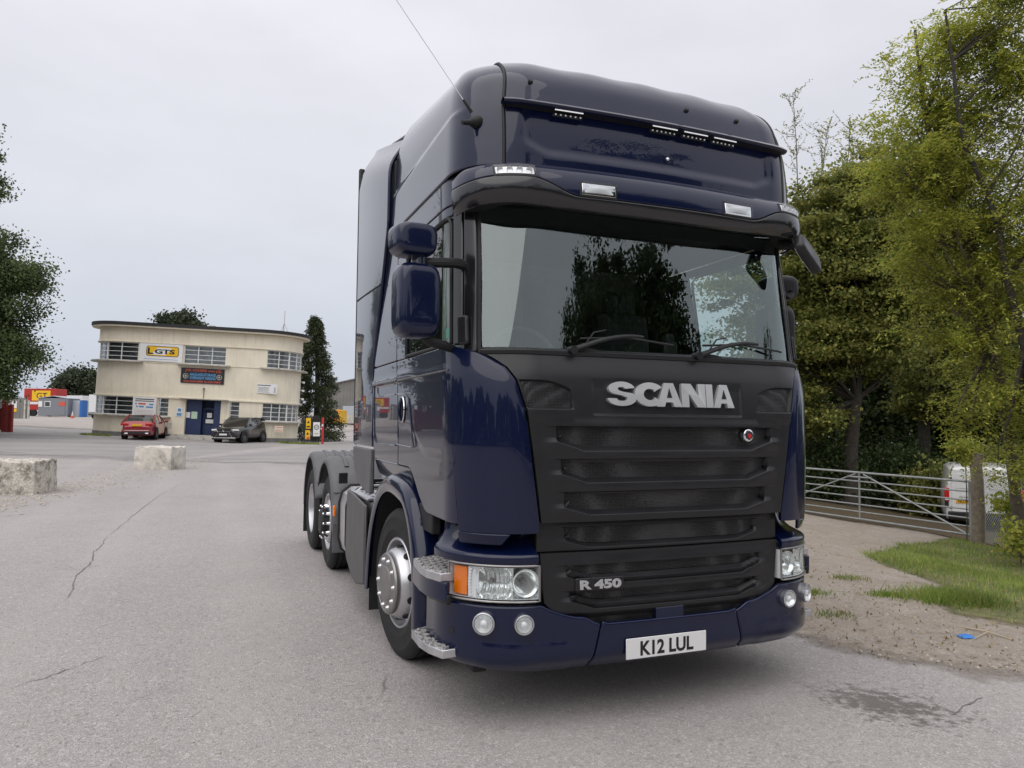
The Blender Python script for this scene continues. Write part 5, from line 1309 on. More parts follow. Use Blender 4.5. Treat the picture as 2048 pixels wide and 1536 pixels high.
e=sign('haulage_sign',5.10,7.72,3.62,4.60,'sign_black','black board reading haulage, storage and overnight parking above the entrance')
stext(e,'J.W. COUSINS',-.42,.33,1.35,.20,'sign_red',-.018,.008); srect(e,.55,.33,.42,.06,'sign_red'); stext(e,'LTD.',1.02,.33,.36,.19,'sign_red',-.018,.008)
stext(e,'HAULAGE-STORAGE',.02,.08,1.62,.19,'sign_blue',-.018,.008); stext(e,'OVERNIGHT PARKING',.02,-.14,1.62,.19,'sign_blue',-.018,.008); stext(e,'Phone: 01652 648084  Fax: 01652 648078',0,-.37,2.3,.13,'sign_red',-.018,.003)
for u in (-1.05,1.05):
    m=MB(); m.lathe([(.13,.0),(.14,.006),(.17,.006),(.17,0)],20,frame_M((u,-.017,-.04),(1,0,0),(0,0,1))); m.lathe([(0,.004),(.07,.004),(.07,0)],8,frame_M((u,-.017,-.04),(1,0,0),(0,0,1))); m.build('round_emblem','ledge',e)
e=sign('traffic_office_sign',2.42,3.82,1.30,2.56,'paper','white printed board with red and blue panels between the lower left windows',off=-.20)
srect(e,0,.50,1.15,.06,'ink'); srect(e,0,.38,1.15,.05,'ink')
for u,z,w,c in ((-.15,.20,.45,'sign_red'),(.42,.18,.26,'sign_blue'),(-.18,.02,.30,'sign_blue'),(.32,.0,.42,'sign_blue'),(-.52,.2,.1,'sign_blue'),(-.45,.02,.1,'sign_blue')): srect(e,u,z,w,.10,c)
for k in range(5): srect(e,0,-.22-.075*k,1.2-.1*(k%2),.02,'ledge')
e=sign('rates_sign',9.75,11.0,3.18,3.80,'paper','pale notice board with small printed text right of the haulage sign',off=-.04)
srect(e,-.2,.22,.85,.05,'ink')
for k in range(5): srect(e,-.22,.08-.075*k,.75-.12*(k%2),.02,'ink'); srect(e,.5,.08-.075*k,.14,.025,'ink')
e=sign('notice_case',9.75,10.10,.72,1.24,'ink','small black notice case on the wall right of the dark car',off=-.05,th=.06); srect(e,0,.02,.22,.36,'paper',d=-.033)
e=sign('faded_sign',11.0,11.5,.70,1.10,'cream','small faded red and cream sign low on the right of the facade',off=-.04)
for k in range(3): srect(e,0,.12-.12*k,.42,.05,'sign_red' if k!=1 else 'ledge')
e=sign('safety_notice',4.98,5.34,1.42,2.0,'paper','blue and white safety notice on the wall left of the entrance',off=-.02); srect(e,0,.13,.22,.22,'sign_blue',r=.1); srect(e,0,-.15,.30,.18,'sign_blue')
for i,(u,z,w,h,c) in enumerate(((5.62,1.55,.26,.36,'paper'),(6.0,1.55,.36,.46,'paper_green'))):
    e=sign('door_notice',u-w/2,u+w/2,z-h/2,z+h/2,c,['small white notice on the blue panel left of the office door','larger green and white notice on the blue panel beside the office door'][i],off=.20,th=.01,cat='notice')
e=sign('door_notice',6.68,6.98,1.42,1.74,'paper','upper white paper taped to the glass of the office door',off=.52,th=.01,cat='notice')
e=sign('door_notice',6.62,7.10,1.06,1.32,'paper','lower wide white paper taped to the glass of the office door',off=.52,th=.01,cat='notice')
# ------------------------------------------------------------------ parked vehicles
pm('car_red',(.26,.010,.016),.3,metal=.3,coat=1,coat_r=.03); pm('car_black',(.004,.0045,.006),.3,coat=1,coat_r=.03); pm('van_white',(.72,.72,.72),.35,coat=.6,var=.04)
pm('car_glass',(.012,.014,.016),.05,coat=1,spec=.8); pm('tyre_dark',(.012,.012,.012),.8); pm('rim_dark',(.16,.16,.17),.4,metal=.8); pm('trim_black',(.012,.012,.013),.5)
def car(name,label,cat,loc,heading,L,Wd,paint,top,belt,cab,zlow=.20,wheels=(.0,0,.33),group=None):
    """top: (x,z) outline of the lower body; cab: (x front base, x front top, x rear top, x rear base, z roof)"""
    c=empty(name,loc,heading,label,cat,group)
    def hw(x): return Wd/2*(1-.16*abs(2*x/L)**5-.02)
    N=34; xs=frange(-L/2,L/2,N); rows=[]
    for x in xs:
        e=abs(2*x/L); zt=tab(top,x); w=hw(x); zl=zlow+.10*sm(.86,1,e); zm=zl+(zt-zl)*.55
        half=[(0,zl),(w*.86,zl),(w*.97,zl+.06),(w*1.0,zl+(zt-zl)*.30),(w*1.0,zm),(w*.985,zl+(zt-zl)*.80),(w*.93,zt-.02),(w*.80,zt+.012),(w*.4,zt+.03),(0,zt+.035)]
        ring=[Vector((x,y,z)) for y,z in half]+[Vector((x,-y,z)) for y,z in half[-2:0:-1]]
        rows.append(ring+[ring[0]])
    m=MB(); m.grid(rows); 
    for r in (rows[0],rows[-1]): m.add(r[:-1],[tuple(range(len(r)-1))])
    body=m.build('body',paint,c,smooth=40)
    fb,ft,rt,rb,zr=cab
    rows=[]; nz=8
    for k in range(nz+1):
        t=k/nz; xf=fb+(ft-fb)*t; xr=rb+(rt-rb)*t; z=belt+(zr-.04-belt)*t; w=Wd/2*(.93-.20*t**1.3)
        ring=[]
        for u in frange(0,1,10): ring.append(Vector((xr+(xf-xr)*u,w*(1-.08*abs(2*u-1)**4),z)))
        for u in frange(1,0,10): ring.append(Vector((xr+(xf-xr)*u,-w*(1-.08*abs(2*u-1)**4),z)))
        rows.append(ring+[ring[0]])
    m=MB(); m.grid(rows); m.build('glasshouse','car_glass',c,smooth=40)
    rr=[]
    for u in frange(-.03,1.03,12):
        x=rt+(ft-rt)*u; w=Wd/2*.745
        rr.append([Vector((x,w*v*(1-.06*abs(2*u-1)**4),zr-.035*abs(v)**3-.05*abs(2*u-1)**3)) for v in frange(-1,1,10)])
    thick('roof',rr,.05,paint,c,bevel=.01,center=(0,0,.5))
    for sy in (-1,1):
        for a,b_,w_ in ((fb,ft,.05),(rb,rt,.11),((fb+rb)/2-.05,(ft+rt)/2-.05,.05)):
            m=MB(); p0=Vector((a,sy*Wd/2*.935,belt-.02)); p1=Vector((b_,sy*Wd/2*.748,zr-.04))
            m.tube([p0,p0.lerp(p1,.5)+Vector((0,sy*.012,0)),p1],w_*.6,6); m.build('pillar',paint,c)
        m=MB(); m.box((fb-.25,sy*(Wd/2+.08),belt+.10),(.13,.20,.14)); m.build('door_mirror',paint,c,bevel=.03)
        for xw in wheels[:2]:
            r=wheels[2]; w=empty('wheel',(0,0,0)); w.parent=c; Mx=Matrix.Translation((xw,sy*(Wd/2-.10),r))@Matrix.Rotation(-sy*pi/2,4,'X')
            m=MB(); m.lathe([(r*.64,-.10),(r*.9,-.11),(r,-.08),(r,.08),(r*.9,.11),(r*.64,.10)],24,Mx); m.build('tyre','tyre_dark',w)
            m=MB(); m.lathe([(r*.66,.09),(r*.62,.07),(r*.25,.05),(r*.18,.08),(0,.085)],20,Mx); m.build('rim','rim_dark',w)
            for k in range(5):
                a=2*pi*k/5; m=MB(); m.box(Mx@Vector((r*.4*cos(a),r*.4*sin(a),.075)),(.055,.02,r*.46),M=(Mx@Matrix.Rotation(a-pi/2,4,'Z')).to_3x3()@Matrix.Rotation(pi/2,3,'X')); m.build('spoke','rim_dark',w)
            m=MB(); m.lathe([(r*1.22,.098),(r*1.18,.112),(r*.7,.09),(r*.7,-.1),(r*1.22,-.1)],28,Mx@Matrix.Translation((0,0,.0))); m.build('wheel_well','trim_black',c)
    return c
def cbox(c,name,x,y,z,dx,dy,dz,mat,bevel=.01,rz=0,M=None):
    m=MB(); m.box((x,y,z),(dx,dy,dz),rz,M); return m.build(name,mat,c,bevel=bevel)
# red hatchback, tail to the camera
p=at(276,43.2); hd=atan2(HF.y,HF.x)+radians(15)
p=p+Vector((cos(hd),sin(hd),0))*2.35; p.z=gxy(p.x,p.y)+.0
rc=car('parked_car','dark red hatchback parked tail-on in front of the cream office','car',p,hd,4.8,1.84,'car_red',
  [(-2.4,.72),(-2.36,.98),(-2.1,1.06),(-1.7,1.03),(0,.98),(.95,.97),(1.6,.90),(2.2,.78),(2.4,.58)],.97,(1.25,.35,-1.0,-2.05,1.47),.22,(1.42,-1.43,.335),'cars parked in front of the office')
for sy in (-1,1):
    cbox(rc,'tail_lamp',-2.335,sy*.66,.90,.14,.42,.14,'red_lens',.03); cbox(rc,'exhaust_pipe',-2.38,sy*.55,.36,.10,.20,.07,'chrome',.02)
cbox(rc,'rear_plate',-2.415,0,.84,.02,.52,.12,'plate_yellow',.003); cbox(rc,'lower_bumper',-2.34,0,.40,.14,1.5,.16,'trim_black',.03)
cbox(rc,'chrome_trim',-2.375,0,.53,.06,1.35,.025,'chrome',.005)
m=MB(); m.add([Vector((-1.98,y,1.08)) for y in (-.66,.66)]+[Vector((-1.06,y,1.44)) for y in (.52,-.52)],[(0,1,2,3)]); 
text_mesh('plate_text','FE17 KRN',.09,'ink',rc,frame_M((-2.4265,0,.84),(0,-1,0),(0,0,1)),extrude=.001,fit=(.44,.075)) if False else None
# black SUV, nose to the camera
p=at(449,44.6); hd2=atan2(-HF.y,-HF.x)-radians(6)
p=p-Vector((cos(hd2),sin(hd2),0))*2.3; p.z=gxy(p.x,p.y)
sc=car('parked_car','black SUV with a spindle grille parked nose-out beside the office entrance','car',p,hd2,4.85,1.90,'car_black',
  [(-2.42,.8),(-2.35,1.02),(-2.0,1.12),(-1,1.10),(0,1.07),(.9,1.06),(1.6,1.01),(2.2,.92),(2.42,.70)],1.07,(1.05,.30,-1.55,-2.15,1.69),.27,(1.45,-1.38,.365),'cars parked in front of the office')
sc.scale=(.94,.94,.94)
m=MB(); m.prism([(-.52,.98),(.52,.98),(.34,.72),(.60,.38),(-.60,.38),(-.34,.72)],frame_M((2.40,0,-.06),(0,-1,0),(0,0,1)),.05); gr=m.build('grille','trim_black',sc,smooth=0,bevel=.01)
for sy in (-1,1):
    m=MB(); m.tube([(2.415,sy*y,z-.06) for y,z in ((.54,.99),(.36,.72),(.62,.37))],.014,5); m.build('grille_surround','chrome',gr)
m=MB(); m.lathe([(0,.02),(.05,.02),(.06,0)],14,frame_M((2.445,0,.80),(0,-1,0),(0,0,1))); m.build('front_emblem','chrome',gr)
for sy in (-1,1):
    cbox(sc,'headlamp',2.22,sy*.68,.83,.30,.42,.11,'white_lens',.03,rz=-sy*.45); cbox(sc,'fog_recess',2.36,sy*.74,.48,.10,.22,.14,'trim_black',.03)
cbox(sc,'front_plate',2.475,0,.55,.02,.52,.11,'plate_white',.003); cbox(sc,'lower_chrome',2.40,0,.33,.10,1.6,.035,'chrome',.01); cbox(sc,'bumper_lip',2.36,0,.27,.14,1.55,.10,'trim_black',.02)
m=MB(); m.add([],[])
# white van behind the farm gate
p=at(1964,21.0); hv=atan2(HF.y,HF.x)-radians(27)
vo=p.copy(); vo.z=p.z
van=empty('white_van',vo,hv,'white panel van parked tail-on behind the farm gate','van')
rows=[]
for x,wd,zr in ((0,.86,1.72),(.04,.92,1.79),(.25,.95,1.83),(1.2,.96,1.84),(2.4,.95,1.83),(3.0,.93,1.72),(3.55,.90,1.22),(4.1,.86,1.05),(4.35,.74,.75)):
    half=[(0,.28),(wd*.95,.28),(wd,.45),(wd,.95),(wd*.965,1.25 if zr>1.4 else zr*.8),(wd*.88,zr-.10),(wd*.72,zr-.015),(0,zr+.02)]
    ring=[Vector((x,y,z)) for y,z in half]+[Vector((x,-y,z)) for y,z in half[-2:0:-1]]; rows.append(ring+[ring[0]])
m=MB(); m.grid(rows)
for r in (rows[0],rows[-1]): m.add(r[:-1],[tuple(range(len(r)-1))])
m.build('body','van_white',van,smooth=40,bevel=.02)
for sy in (-1,1):
    tl=cbox(van,'tail_lamp',.02,sy*.90,.98,.10,.12,.40,'red_lens',.02); cbox(tl,'lamp_white_part',-.005,sy*.90,.86,.10,.10,.08,'white_lens',.01)
    cbox(van,'black_cluster_trim',.03,sy*.905,.70,.10,.10,.16,'trim_black',.01)
    rd=cbox(van,'rear_door',-.012,sy*.40,1.05,.02,.76,1.30,'van_white',.008); cbox(rd,'door_pressing',-.026,sy*.40,1.38,.012,.56,.42,'van_white',.01)
    cbox(van,'door_mirror',2.9,sy*1.06,1.12,.12,.2,.25,'trim_black',.03); cbox(van,'hinge',-.03,sy*.80,1.45,.03,.06,.06,'trim_black',.005); cbox(van,'hinge',-.03,sy*.80,.62,.03,.06,.06,'trim_black',.005)
    for xw in (.85,3.45):
        Mx=Matrix.Translation((xw,sy*.80,.31))@Matrix.Rotation(-sy*pi/2,4,'X'); m=MB(); m.lathe([(0,.10),(.18,.10),(.26,.11),(.31,.07),(.31,-.07),(.26,-.1),(0,-.1)],22,Mx); m.build('wheel','tyre_dark',van)
cbox(van,'rear_bumper',-.03,0,.40,.10,1.76,.22,'trim_black',.03); cbox(van,'door_handle',-.03,.06,.98,.03,.04,.14,'trim_black',.006)
pl=cbox(van,'rear_plate',-.03,.42,.80,.015,.52,.11,'plate_yellow',.003)
text_mesh('plate_text','NU77',.08,'ink',pl,frame_M((-.0385,.50,.80),(0,-1,0),(0,0,1)),extrude=.001,offset=.002,fit=(.26,.075))
text_mesh('maker_name','PEUGEOT',.05,'trim_black',van,frame_M((-.025,.42,.92),(0,-1,0),(0,0,1)),extrude=.002,fit=(.34,.035))
# yellow and red chevron van in the side yard
p=at(668,108); ch=empty('chevron_van',p,atan2(HF.y,HF.x),'small works van with red and yellow chevron tail by the grey shed','van')
cbox(ch,'body',2.2,0,1.25,4.4,2.0,2.0,'sign_yellow',.12); cbox(ch,'underside',2.2,0,.30,4.2,1.8,.35,'trim_black',.03)
for k in range(5):
    for sy in (-1,1):
        m=MB(); z=.35+.40*k; m.prism([(0,z+.55),(sy*-.95,z),(sy*-.95,z+.2),(0,z+.75)] if z+.75<2.25 else [(0,min(z+.55,2.2)),(sy*-.95,z),(sy*-.95,min(z+.2,2.2)),(0,2.2)],frame_M((-.012,0,0),(0,-1,0),(0,0,1)),.01); m.build('chevron_stripe','sign_red',ch,smooth=0)
cbox(ch,'rear_window',-.02,0,1.75,.02,1.3,.45,'car_glass',.01)
for sy in (-1,1):
    m=MB(); m.cyl((.8,sy*.9,.35),(.8,sy*1.0,.35),.35,.35,18); m.build('wheel','tyre_dark',ch)

# ------------------------------------------------------------------ far yard: shed, cabin, trailer, fence
pm('shed_grey',(.20,.195,.185),.7,var=.15,vscale=.6); pm('shed_roof',(.26,.26,.26),.7); pm('cabin_grey',(.21,.225,.25),.6,var=.06); pm('cabin_light',(.42,.45,.50),.6)
pm('trailer_red',(.42,.02,.015),.45); pm('box_white',(.72,.73,.74),.6); pm('toilet_blue',(.02,.13,.42),.5); pm('cone_red',(.70,.08,.03),.6); pm('gate_red',(.30,.018,.015),.6,var=.25,vscale=4,col2=(.14,.03,.02),c2s=5); pm('fence_dark',(.028,.028,.032),.6); pm('post_red',(.50,.03,.03),.5); pm('galv',(.34,.355,.35),.5,metal=.6,var=.18,vscale=9); pm('wood',(.20,.165,.125),.95,var=.35,vscale=9,bump=.6,bscale=18)
# shed: corrugated gable end facing us
sh0=at(635,118); sh=empty('grey_shed',sh0,-YAW,'grey corrugated shed with a pitched roof behind the conifer','building')
Wd=26; eave=5.6; apex=8.6; xs=frange(0,Wd,104); m=MB()
rows=[[Vector((x,(.12 if i%2 else 0),-.3)) for i,x in enumerate(xs)],[Vector((x,(.12 if i%2 else 0),eave+(apex-eave)*(1-abs(x-Wd/2)/(Wd/2)))) for i,x in enumerate(xs)]]
m.grid(rows); m.build('gable_wall','shed_grey',sh,smooth=0)
for sx in (0,1):
    x0=Wd*sx; m=MB(); rr=[[Vector((x0+(Wd/2-x0)*t,y,eave+.05+(apex-eave)*t)) for y in (-.3,40)] for t in (-.03,1)]; thick('roof_slope',rr,.12,'shed_roof',sh,bevel=0,center=(Wd/2,20,0))
    m=MB(); rr=[[Vector((x0,y,z)) for y in (0,40)] for z in (-.3,eave)]; thick('side_wall',rr,.1,'shed_grey',sh,bevel=0,center=(Wd/2,20,2))
cbox(sh,'roller_door',5.2,-.05,1.3,2.2,.08,2.6,'cabin_light',.02); cbox(sh,'low_wall',Wd/2,-.4,.5,Wd,.3,1.4,'ledge',.02)
# site cabin etc. on the rising yard
def ybox(name,label,cat,px0,px1,dep,h,d,mat,lift=0,rz=0):
    a=at(px0,dep); b_=at(px1,dep); e=empty(name,((a.x+b_.x)/2,(a.y+b_.y)/2,(a.z+b_.z)/2+lift),-YAW+rz,label,cat); w=(b_-a).to_2d().length
    cbox(e,'body',0,d/2,h/2,w,d,h,mat,.04); return e,w
e,w=ybox('site_cabin','grey portable site cabin with a red sign on the rising yard','cabin',77,137,98,2.35,3.0,'cabin_grey',.15)
rr=[[Vector((x,y,2.36+.30*(1-abs(x)/(w/2)))) for y in (-.1,3.1)] for x in frange(-w/2-.1,w/2+.1,2)]; thick('roof',rr,.06,'cabin_light',e,bevel=0,center=(0,1,0))
cbox(e,'window',-w*.18,-.02,1.55,.80,.06,.75,'white_frame',.01); cbox(e,'window_pane',-w*.18,-.055,1.55,.62,.02,.58,'car_glass',.005); cbox(e,'door',w*.30,-.02,1.05,.85,.06,1.95,'cabin_grey',.01); cbox(e,'red_notice',w*.30,-.06,1.60,.85,.02,.55,'sign_red',.005); cbox(e,'window',-w*.42,-.02,1.55,.50,.06,.75,'white_frame',.01)
e,w=ybox('grey_container','lighter grey container standing behind the site cabin','container',137,160,99,2.2,5,'cabin_light')
e,w=ybox('white_container','white flat-topped container behind the site cabin','container',116,165,112,3.1,4,'box_white',0)
e,w=ybox('portable_toilet','blue portable toilet beside the grey container','portable toilet',160.5,166,98,2.25,1.2,'toilet_blue'); cbox(e,'roof',0,.6,2.30,w*1.05,1.25,.12,'box_white',.03)
e,w=ybox('red_trailer','red lorry body with a yellow panel behind the site cabin','trailer',48,112,104,3.0,2.6,'trailer_red',.9)
cbox(e,'yellow_panel',.2,-.02,2.0,2.6,.05,1.4,'sign_yellow',.01); cbox(e,'cream_band',0,-.03,.95,w*.98,.05,.35,'box_white',.01)
text_mesh('panel_letters','GT',1.0,'ink',e,frame_M((.3,-.06,2.0),(1,0,0),(0,0,1)),extrude=.01,fit=(1.5,.8))
for x in (-w*.35,-w*.2,w*.3):
    m=MB(); m.cyl((x,0,-.42),(x,.3,-.42),.48,.48,18); m.build('wheel','tyre_dark',e)
e,w=ybox('white_box_body','white lorry box body seen left of the office wall','trailer',178,200,84,2.0,3,'box_white',.75); cbox(e,'chassis',0,1,-.2,w,2,.3,'trim_black',.02)
for x in (-.2,):
    m=MB(); m.cyl((x,.5,-.40),(x,.8,-.40),.36,.36,16); m.build('wheel','tyre_dark',e)
for k,pxk in enumerate((62,69)):
    pass
p=at(146.5,88); cn=empty('traffic_cone',p,0,'red and white traffic cone in front of the site cabin','traffic cone')
m=MB(); m.lathe([(.20,.03),(.10,.42),(.075,.5)],16); m.build('cone_lower','cone_red',cn); m=MB(); m.lathe([(.135,.28),(.10,.43),(.102,.43)],16); m.build('white_band','box_white',cn); m=MB(); m.lathe([(.076,.5),(.03,.78),(0,.78)],16); m.build('cone_tip','box_white',cn); m=MB(); m.box((0,0,.02),(.44,.44,.04)); m.build('cone_base','ink',cn,bevel=.01)
# old timber fence behind the red gate
p0=at(20,80); fe=empty('yard_fence',p0,-YAW,'grey corrugated fence panel beyond the red gate','fence')
for k in range(9): cbox(fe,'fence_sheet',-1.6+.42*k,.02*(k%2),1.1,.41,.05,2.2+.06*(k%3),'shed_grey',.008)
for x,h in ((1.75,2.0),(2.15,2.0)): cbox(fe,'gate_post',x,-.1,h/2,.16,.16,h,'ledge',.01)
cbox(fe,'white_notice',.55,-.05,1.5,.55,.03,.75,'paper',.005); cbox(fe,'yellow_notice',.55,-.05,.9,.55,.03,.35,'sign_yellow',.005)
# red steel gate at the left edge
gdep=45.5; a=at(-60,gdep); rg=empty('red_gate',at(12,gdep),-YAW,'weathered red steel gate with a round white plate at the left edge','gate')
cbox(rg,'gate_leaf',-1.35,.05,1.0,2.6,.06,1.75,'gate_red',.01)
for x,h,w in ((-.02,2.35,.26),(.26,1.65,.10),(.40,1.70,.14)): cbox(rg,'gate_post',x,0,h/2,w,.2,h,'gate_red',.01)
for z in (.25,.95,1.65): cbox(rg,'gate_rail',-1.35,.0,z,2.5,.08,.08,'gate_red',.008)
m=MB(); m.lathe([(0,.05),(.26,.05),(.30,.03),(.30,0),(0,0)],28,frame_M((-.35,-.04,1.72),(1,0,0),(0,0,1))); m.build('round_plate','box_white',rg)
m=MB(); m.lathe([(.10,.06),(.14,.07),(.18,.06),(.18,.05)],22,frame_M((-.35,-.04,1.72),(1,0,0),(0,0,1))); m.build('plate_ring','ledge',rg)
# black palisade fence beside the office, red gate post, warning signs
f0=at(604,49.6); f1=at(641,49.2); fw=(f1-f0).to_2d().length; pf=empty('palisade_fence',(f0.x,f0.y,0),atan2(f1.y-f0.y,f1.x-f0.x),'black palisade fence between the office and the red post','fence')
npale=12
for k in range(npale):
    x=.06+(fw-.12)*k/(npale-1); m=MB(); m.prism([(-.032,0.02),(.032,.02),(.032,1.82),(0,1.90),(-.032,1.82)],frame_M((x,0,0),(1,0,0),(0,0,1)),.02); m.build('pale','fence_dark',pf,smooth=0)
for z in (.35,1.45): cbox(pf,'rail',fw/2,.04,z,fw,.04,.06,'fence_dark',.004)
cbox(pf,'back_panel',fw/2,.5,.95,fw*.9,.04,1.5,'fence_dark',.004) if False else None
q=at(647,49.0); rp=empty('red_post',q,-YAW,'thin red painted gate post at the end of the palisade fence','post'); cbox(rp,'post',0,0,.88,.13,.13,1.76,'post_red',.01); cbox(rp,'white_patch',0,-.07,1.25,.10,.01,.14,'paper',.002); cbox(rp,'hinge_box',.22,.0,.28,.22,.14,.26,'fence_dark',.01)
def fsign(px0,px1,z0,z1,mat,label,dep=48.9):
    a=at(px0,dep); b_=at(px1,dep); e=empty('warning_sign',((a.x+b_.x)/2,(a.y+b_.y)/2,0),-YAW,label,'sign'); w=(b_-a).to_2d().length
    cbox(e,'board',0,0,(z0+z1)/2,w,.02,z1-z0,mat,.003); return e,w
e,w=fsign(613.5,623,1.02,1.72,'sign_yellow','upper yellow warning sign on the palisade fence'); m=MB(); m.prism([(-.09,1.38),(.09,1.38),(0,1.56)],frame_M((0,-.013,0),(1,0,0),(0,0,1)),.003); m.build('triangle','ink',e,smooth=0); cbox(e,'text_bar',0,-.012,1.15,w*.7,.004,.10,'ink',0)
e,w=fsign(612.5,622,.32,.92,'sign_yellow','lower yellow warning sign on the palisade fence'); m=MB(); m.prism([(-.09,.62),(.09,.62),(0,.80)],frame_M((0,-.013,0),(1,0,0),(0,0,1)),.003); m.build('triangle','ink',e,smooth=0); cbox(e,'red_strip',.03,-.012,.40,w*.6,.004,.14,'sign_red',0)
e,w=fsign(628,641.5,.52,1.45,'paper','white rectangular speed sign with a ring on the palisade fence'); m=MB(); m.lathe([(.13,.004),(.17,.004),(.17,0),(.13,0)],24,frame_M((0,-.011,1.12),(1,0,0),(0,0,1))); m.build('ring','ink',e); text_mesh('number','10',.2,'ink',e,frame_M((0,-.012,1.12),(1,0,0),(0,0,1)),extrude=.002,fit=(.16,.15)); cbox(e,'text_bar',0,-.012,.70,w*.6,.004,.07,'ledge',0)

# ------------------------------------------------------------------ galvanised field gate, post, chain-link
A=atdep(1600,1021,18.9); B=atdep(1941,1070,15.35); A.z=gxy(A.x,A.y); B.z=gxy(B.x,B.y)
gd=(B-A); gd.z=0; gl=gd.length; gd.normalize()
zA=atdep(1605,936,18.8).z; zB=atdep(1939,963.5,15.35).z; zAb=atdep(1603,1021.5,18.8).z; zBb=atdep(1939,1069.5,15.35).z
A0=A-gd*.9; gl2=gl+.9
fg=empty('field_gate',(A0.x,A0.y,A0.z),0,'galvanised seven-bar farm gate across the dirt track','gate')
def gp(t,k): # t along, k 0 bottom .. 1 top -> local
    x=A0+gd*(gl2*t); tt=(gl2*t-.9)/gl; zt=zA+(zB-zA)*tt; zb=zAb+(zBb-zAb)*tt
    return Vector((x.x-A0.x,x.y-A0.y,zb+(zt-zb)*k-A0.z))
for k,r in ((0,.022),(.155,.017),(.31,.017),(.475,.017),(.645,.017),(.81,.017),(1,.025)):
    m=MB(); m.tube([gp(t,k) for t in frange(0,1,6)],r,8); m.build('bar','galv',fg)
for t in (0,1): m=MB(); m.tube([gp(t,0),gp(t,1)],.025,8); m.build('end_upright','galv',fg)
tm=(.9+gl*.40)/gl2
m=MB(); m.tube([gp(tm,0),gp(tm,1)],.022,8); m.build('middle_upright','galv',fg)
m=MB(); m.tube([gp(tm-.02,.97),gp(0.02,.05)],.018,8); m.build('brace','galv',fg); m=MB(); m.tube([gp(tm+.02,.97),gp(.98,.02)],.020,8); m.build('brace','galv',fg)
m=MB(); m.tube([gp(tm-.06,.90),gp(tm+.06,.90)],.02,6); m.build('brace_plate','galv',fg)
gpost=at(1952,15.1); random.seed(4)
gpo=empty('gate_post',gpost,0,'rough wooden gate post at the hinge end of the farm gate','post')
m=MB(); m.tube([(random.gauss(0,.012),random.gauss(0,.012),z) for z in frange(-.2,1.85,8)],[.14,.125,.12,.118,.115,.115,.112,.11,.10],10); m.build('post','wood',gpo,smooth=50)
sp=at(1939,15.2); m=MB(); m.cyl((0,0,-.1),(0,0,1.0),.035,.035,10); o=m.build('steel_post','galv'); o.location=sp; tag(o,'thin galvanised steel post in front of the wooden gate post','post')
# chain link: diagonal wires between the post and a far post
c0=at(1965,15.0); c1=at(2110,12.6); cl=(c1-c0); cl.z=0; cw=cl.length
cf=empty('chain_link_fence',c0,atan2(cl.y,cl.x),'sagging chain-link fence between the gate post and the right edge','fence')
dzc=c1.z-c0.z; m=MB(); Hc=1.35; st_=.075; k=-int(Hc/st_)
while k*st_<cw:
    for sgn in (1,-1):
        x0=k*st_ if sgn>0 else k*st_+Hc; pts=[]
        for q in frange(0,1,2):
            x=x0+sgn*Hc*q
            pts.append((x,q))
        (xa,_),(xb,_)=pts[0],pts[-1]
        t0=0;t1=1
        if sgn>0: t0=max(0,(0-xa)/(xb-xa)); t1=min(1,(cw-xa)/(xb-xa))
        else: t0=max(0,(xa-cw)/(xa-xb)); t1=min(1,(xa-0)/(xa-xb))
        if t1>t0+.01:
            pa=xa+(xb-xa)*t0; pb=xa+(xb-xa)*t1
            m.cyl((pa,.004*sgn,.08+Hc*t0+dzc*pa/cw),(pb,.004*sgn,.08+Hc*t1+dzc*pb/cw),.0035,.0035,4,False)
    k+=1
o=m.build('wire_mesh','galv',cf,smooth=0); o['kind']='stuff'
m=MB(); m.cyl((0,0,.08+Hc),(cw,0,.08+Hc+dzc),.006,.006,5); m.build('top_wire','galv',cf); m=MB(); m.cyl((cw,0,dzc-.2),(cw,0,dzc+1.5),.04,.04,8); m.build('post','galv',cf)
# ------------------------------------------------------------------ vegetation
def leaf_mat(name,c1,c2,c3,trans=.35,rough=.55):
    m,nt,b=nodes_of(name); N=nt.nodes; L=nt.links; out=N['Material Output']
    g=N.new('ShaderNodeNewGeometry'); r=N.new('ShaderNodeValToRGB'); L.new(g.outputs['Random Per Island'],r.inputs[0])
    r.color_ramp.elements[0].color=(*c1,1); r.color_ramp.elements[1].color=(*c3,1); e=r.color_ramp.elements.new(.55); e.color=(*c2,1)
    t=N.new('ShaderNodeTexCoord'); n=N.new('ShaderNodeTexNoise'); n.inputs['Scale'].default_value=1.1; n.inputs['Detail'].default_value=4; L.new(t.outputs['Object'],n.inputs[0])
    mr=N.new('ShaderNodeMapRange'); mr.inputs[1].default_value=.3; mr.inputs[2].default_value=.7; mr.inputs[3].default_value=.62; mr.inputs[4].default_value=1.42; L.new(n.outputs[0],mr.inputs[0])
    v=N.new('ShaderNodeVectorMath'); v.operation='SCALE'; L.new(r.outputs[0],v.inputs[0]); L.new(mr.outputs[0],v.inputs['Scale'])
    L.new(v.outputs[0],b.inputs['Base Color']); b.inputs['Roughness'].default_value=rough; b.inputs['Specular IOR Level'].default_value=.3
    tr=N.new('ShaderNodeBsdfTranslucent'); L.new(v.outputs[0],tr.inputs[0]); mx=N.new('ShaderNodeMixShader'); mx.inputs[0].default_value=trans
    L.new(b.outputs[0],mx.inputs[1]); L.new(tr.outputs[0],mx.inputs[2]); L.new(mx.outputs[0],out.inputs[0]); MAT[name]=m
leaf_mat('leaf_ash',(.21,.265,.048),(.34,.37,.066),(.48,.45,.09),.5)
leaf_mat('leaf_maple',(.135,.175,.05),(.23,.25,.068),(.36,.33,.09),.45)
leaf_mat('leaf_dark',(.030,.052,.018),(.05,.08,.026),(.09,.115,.036),.3)
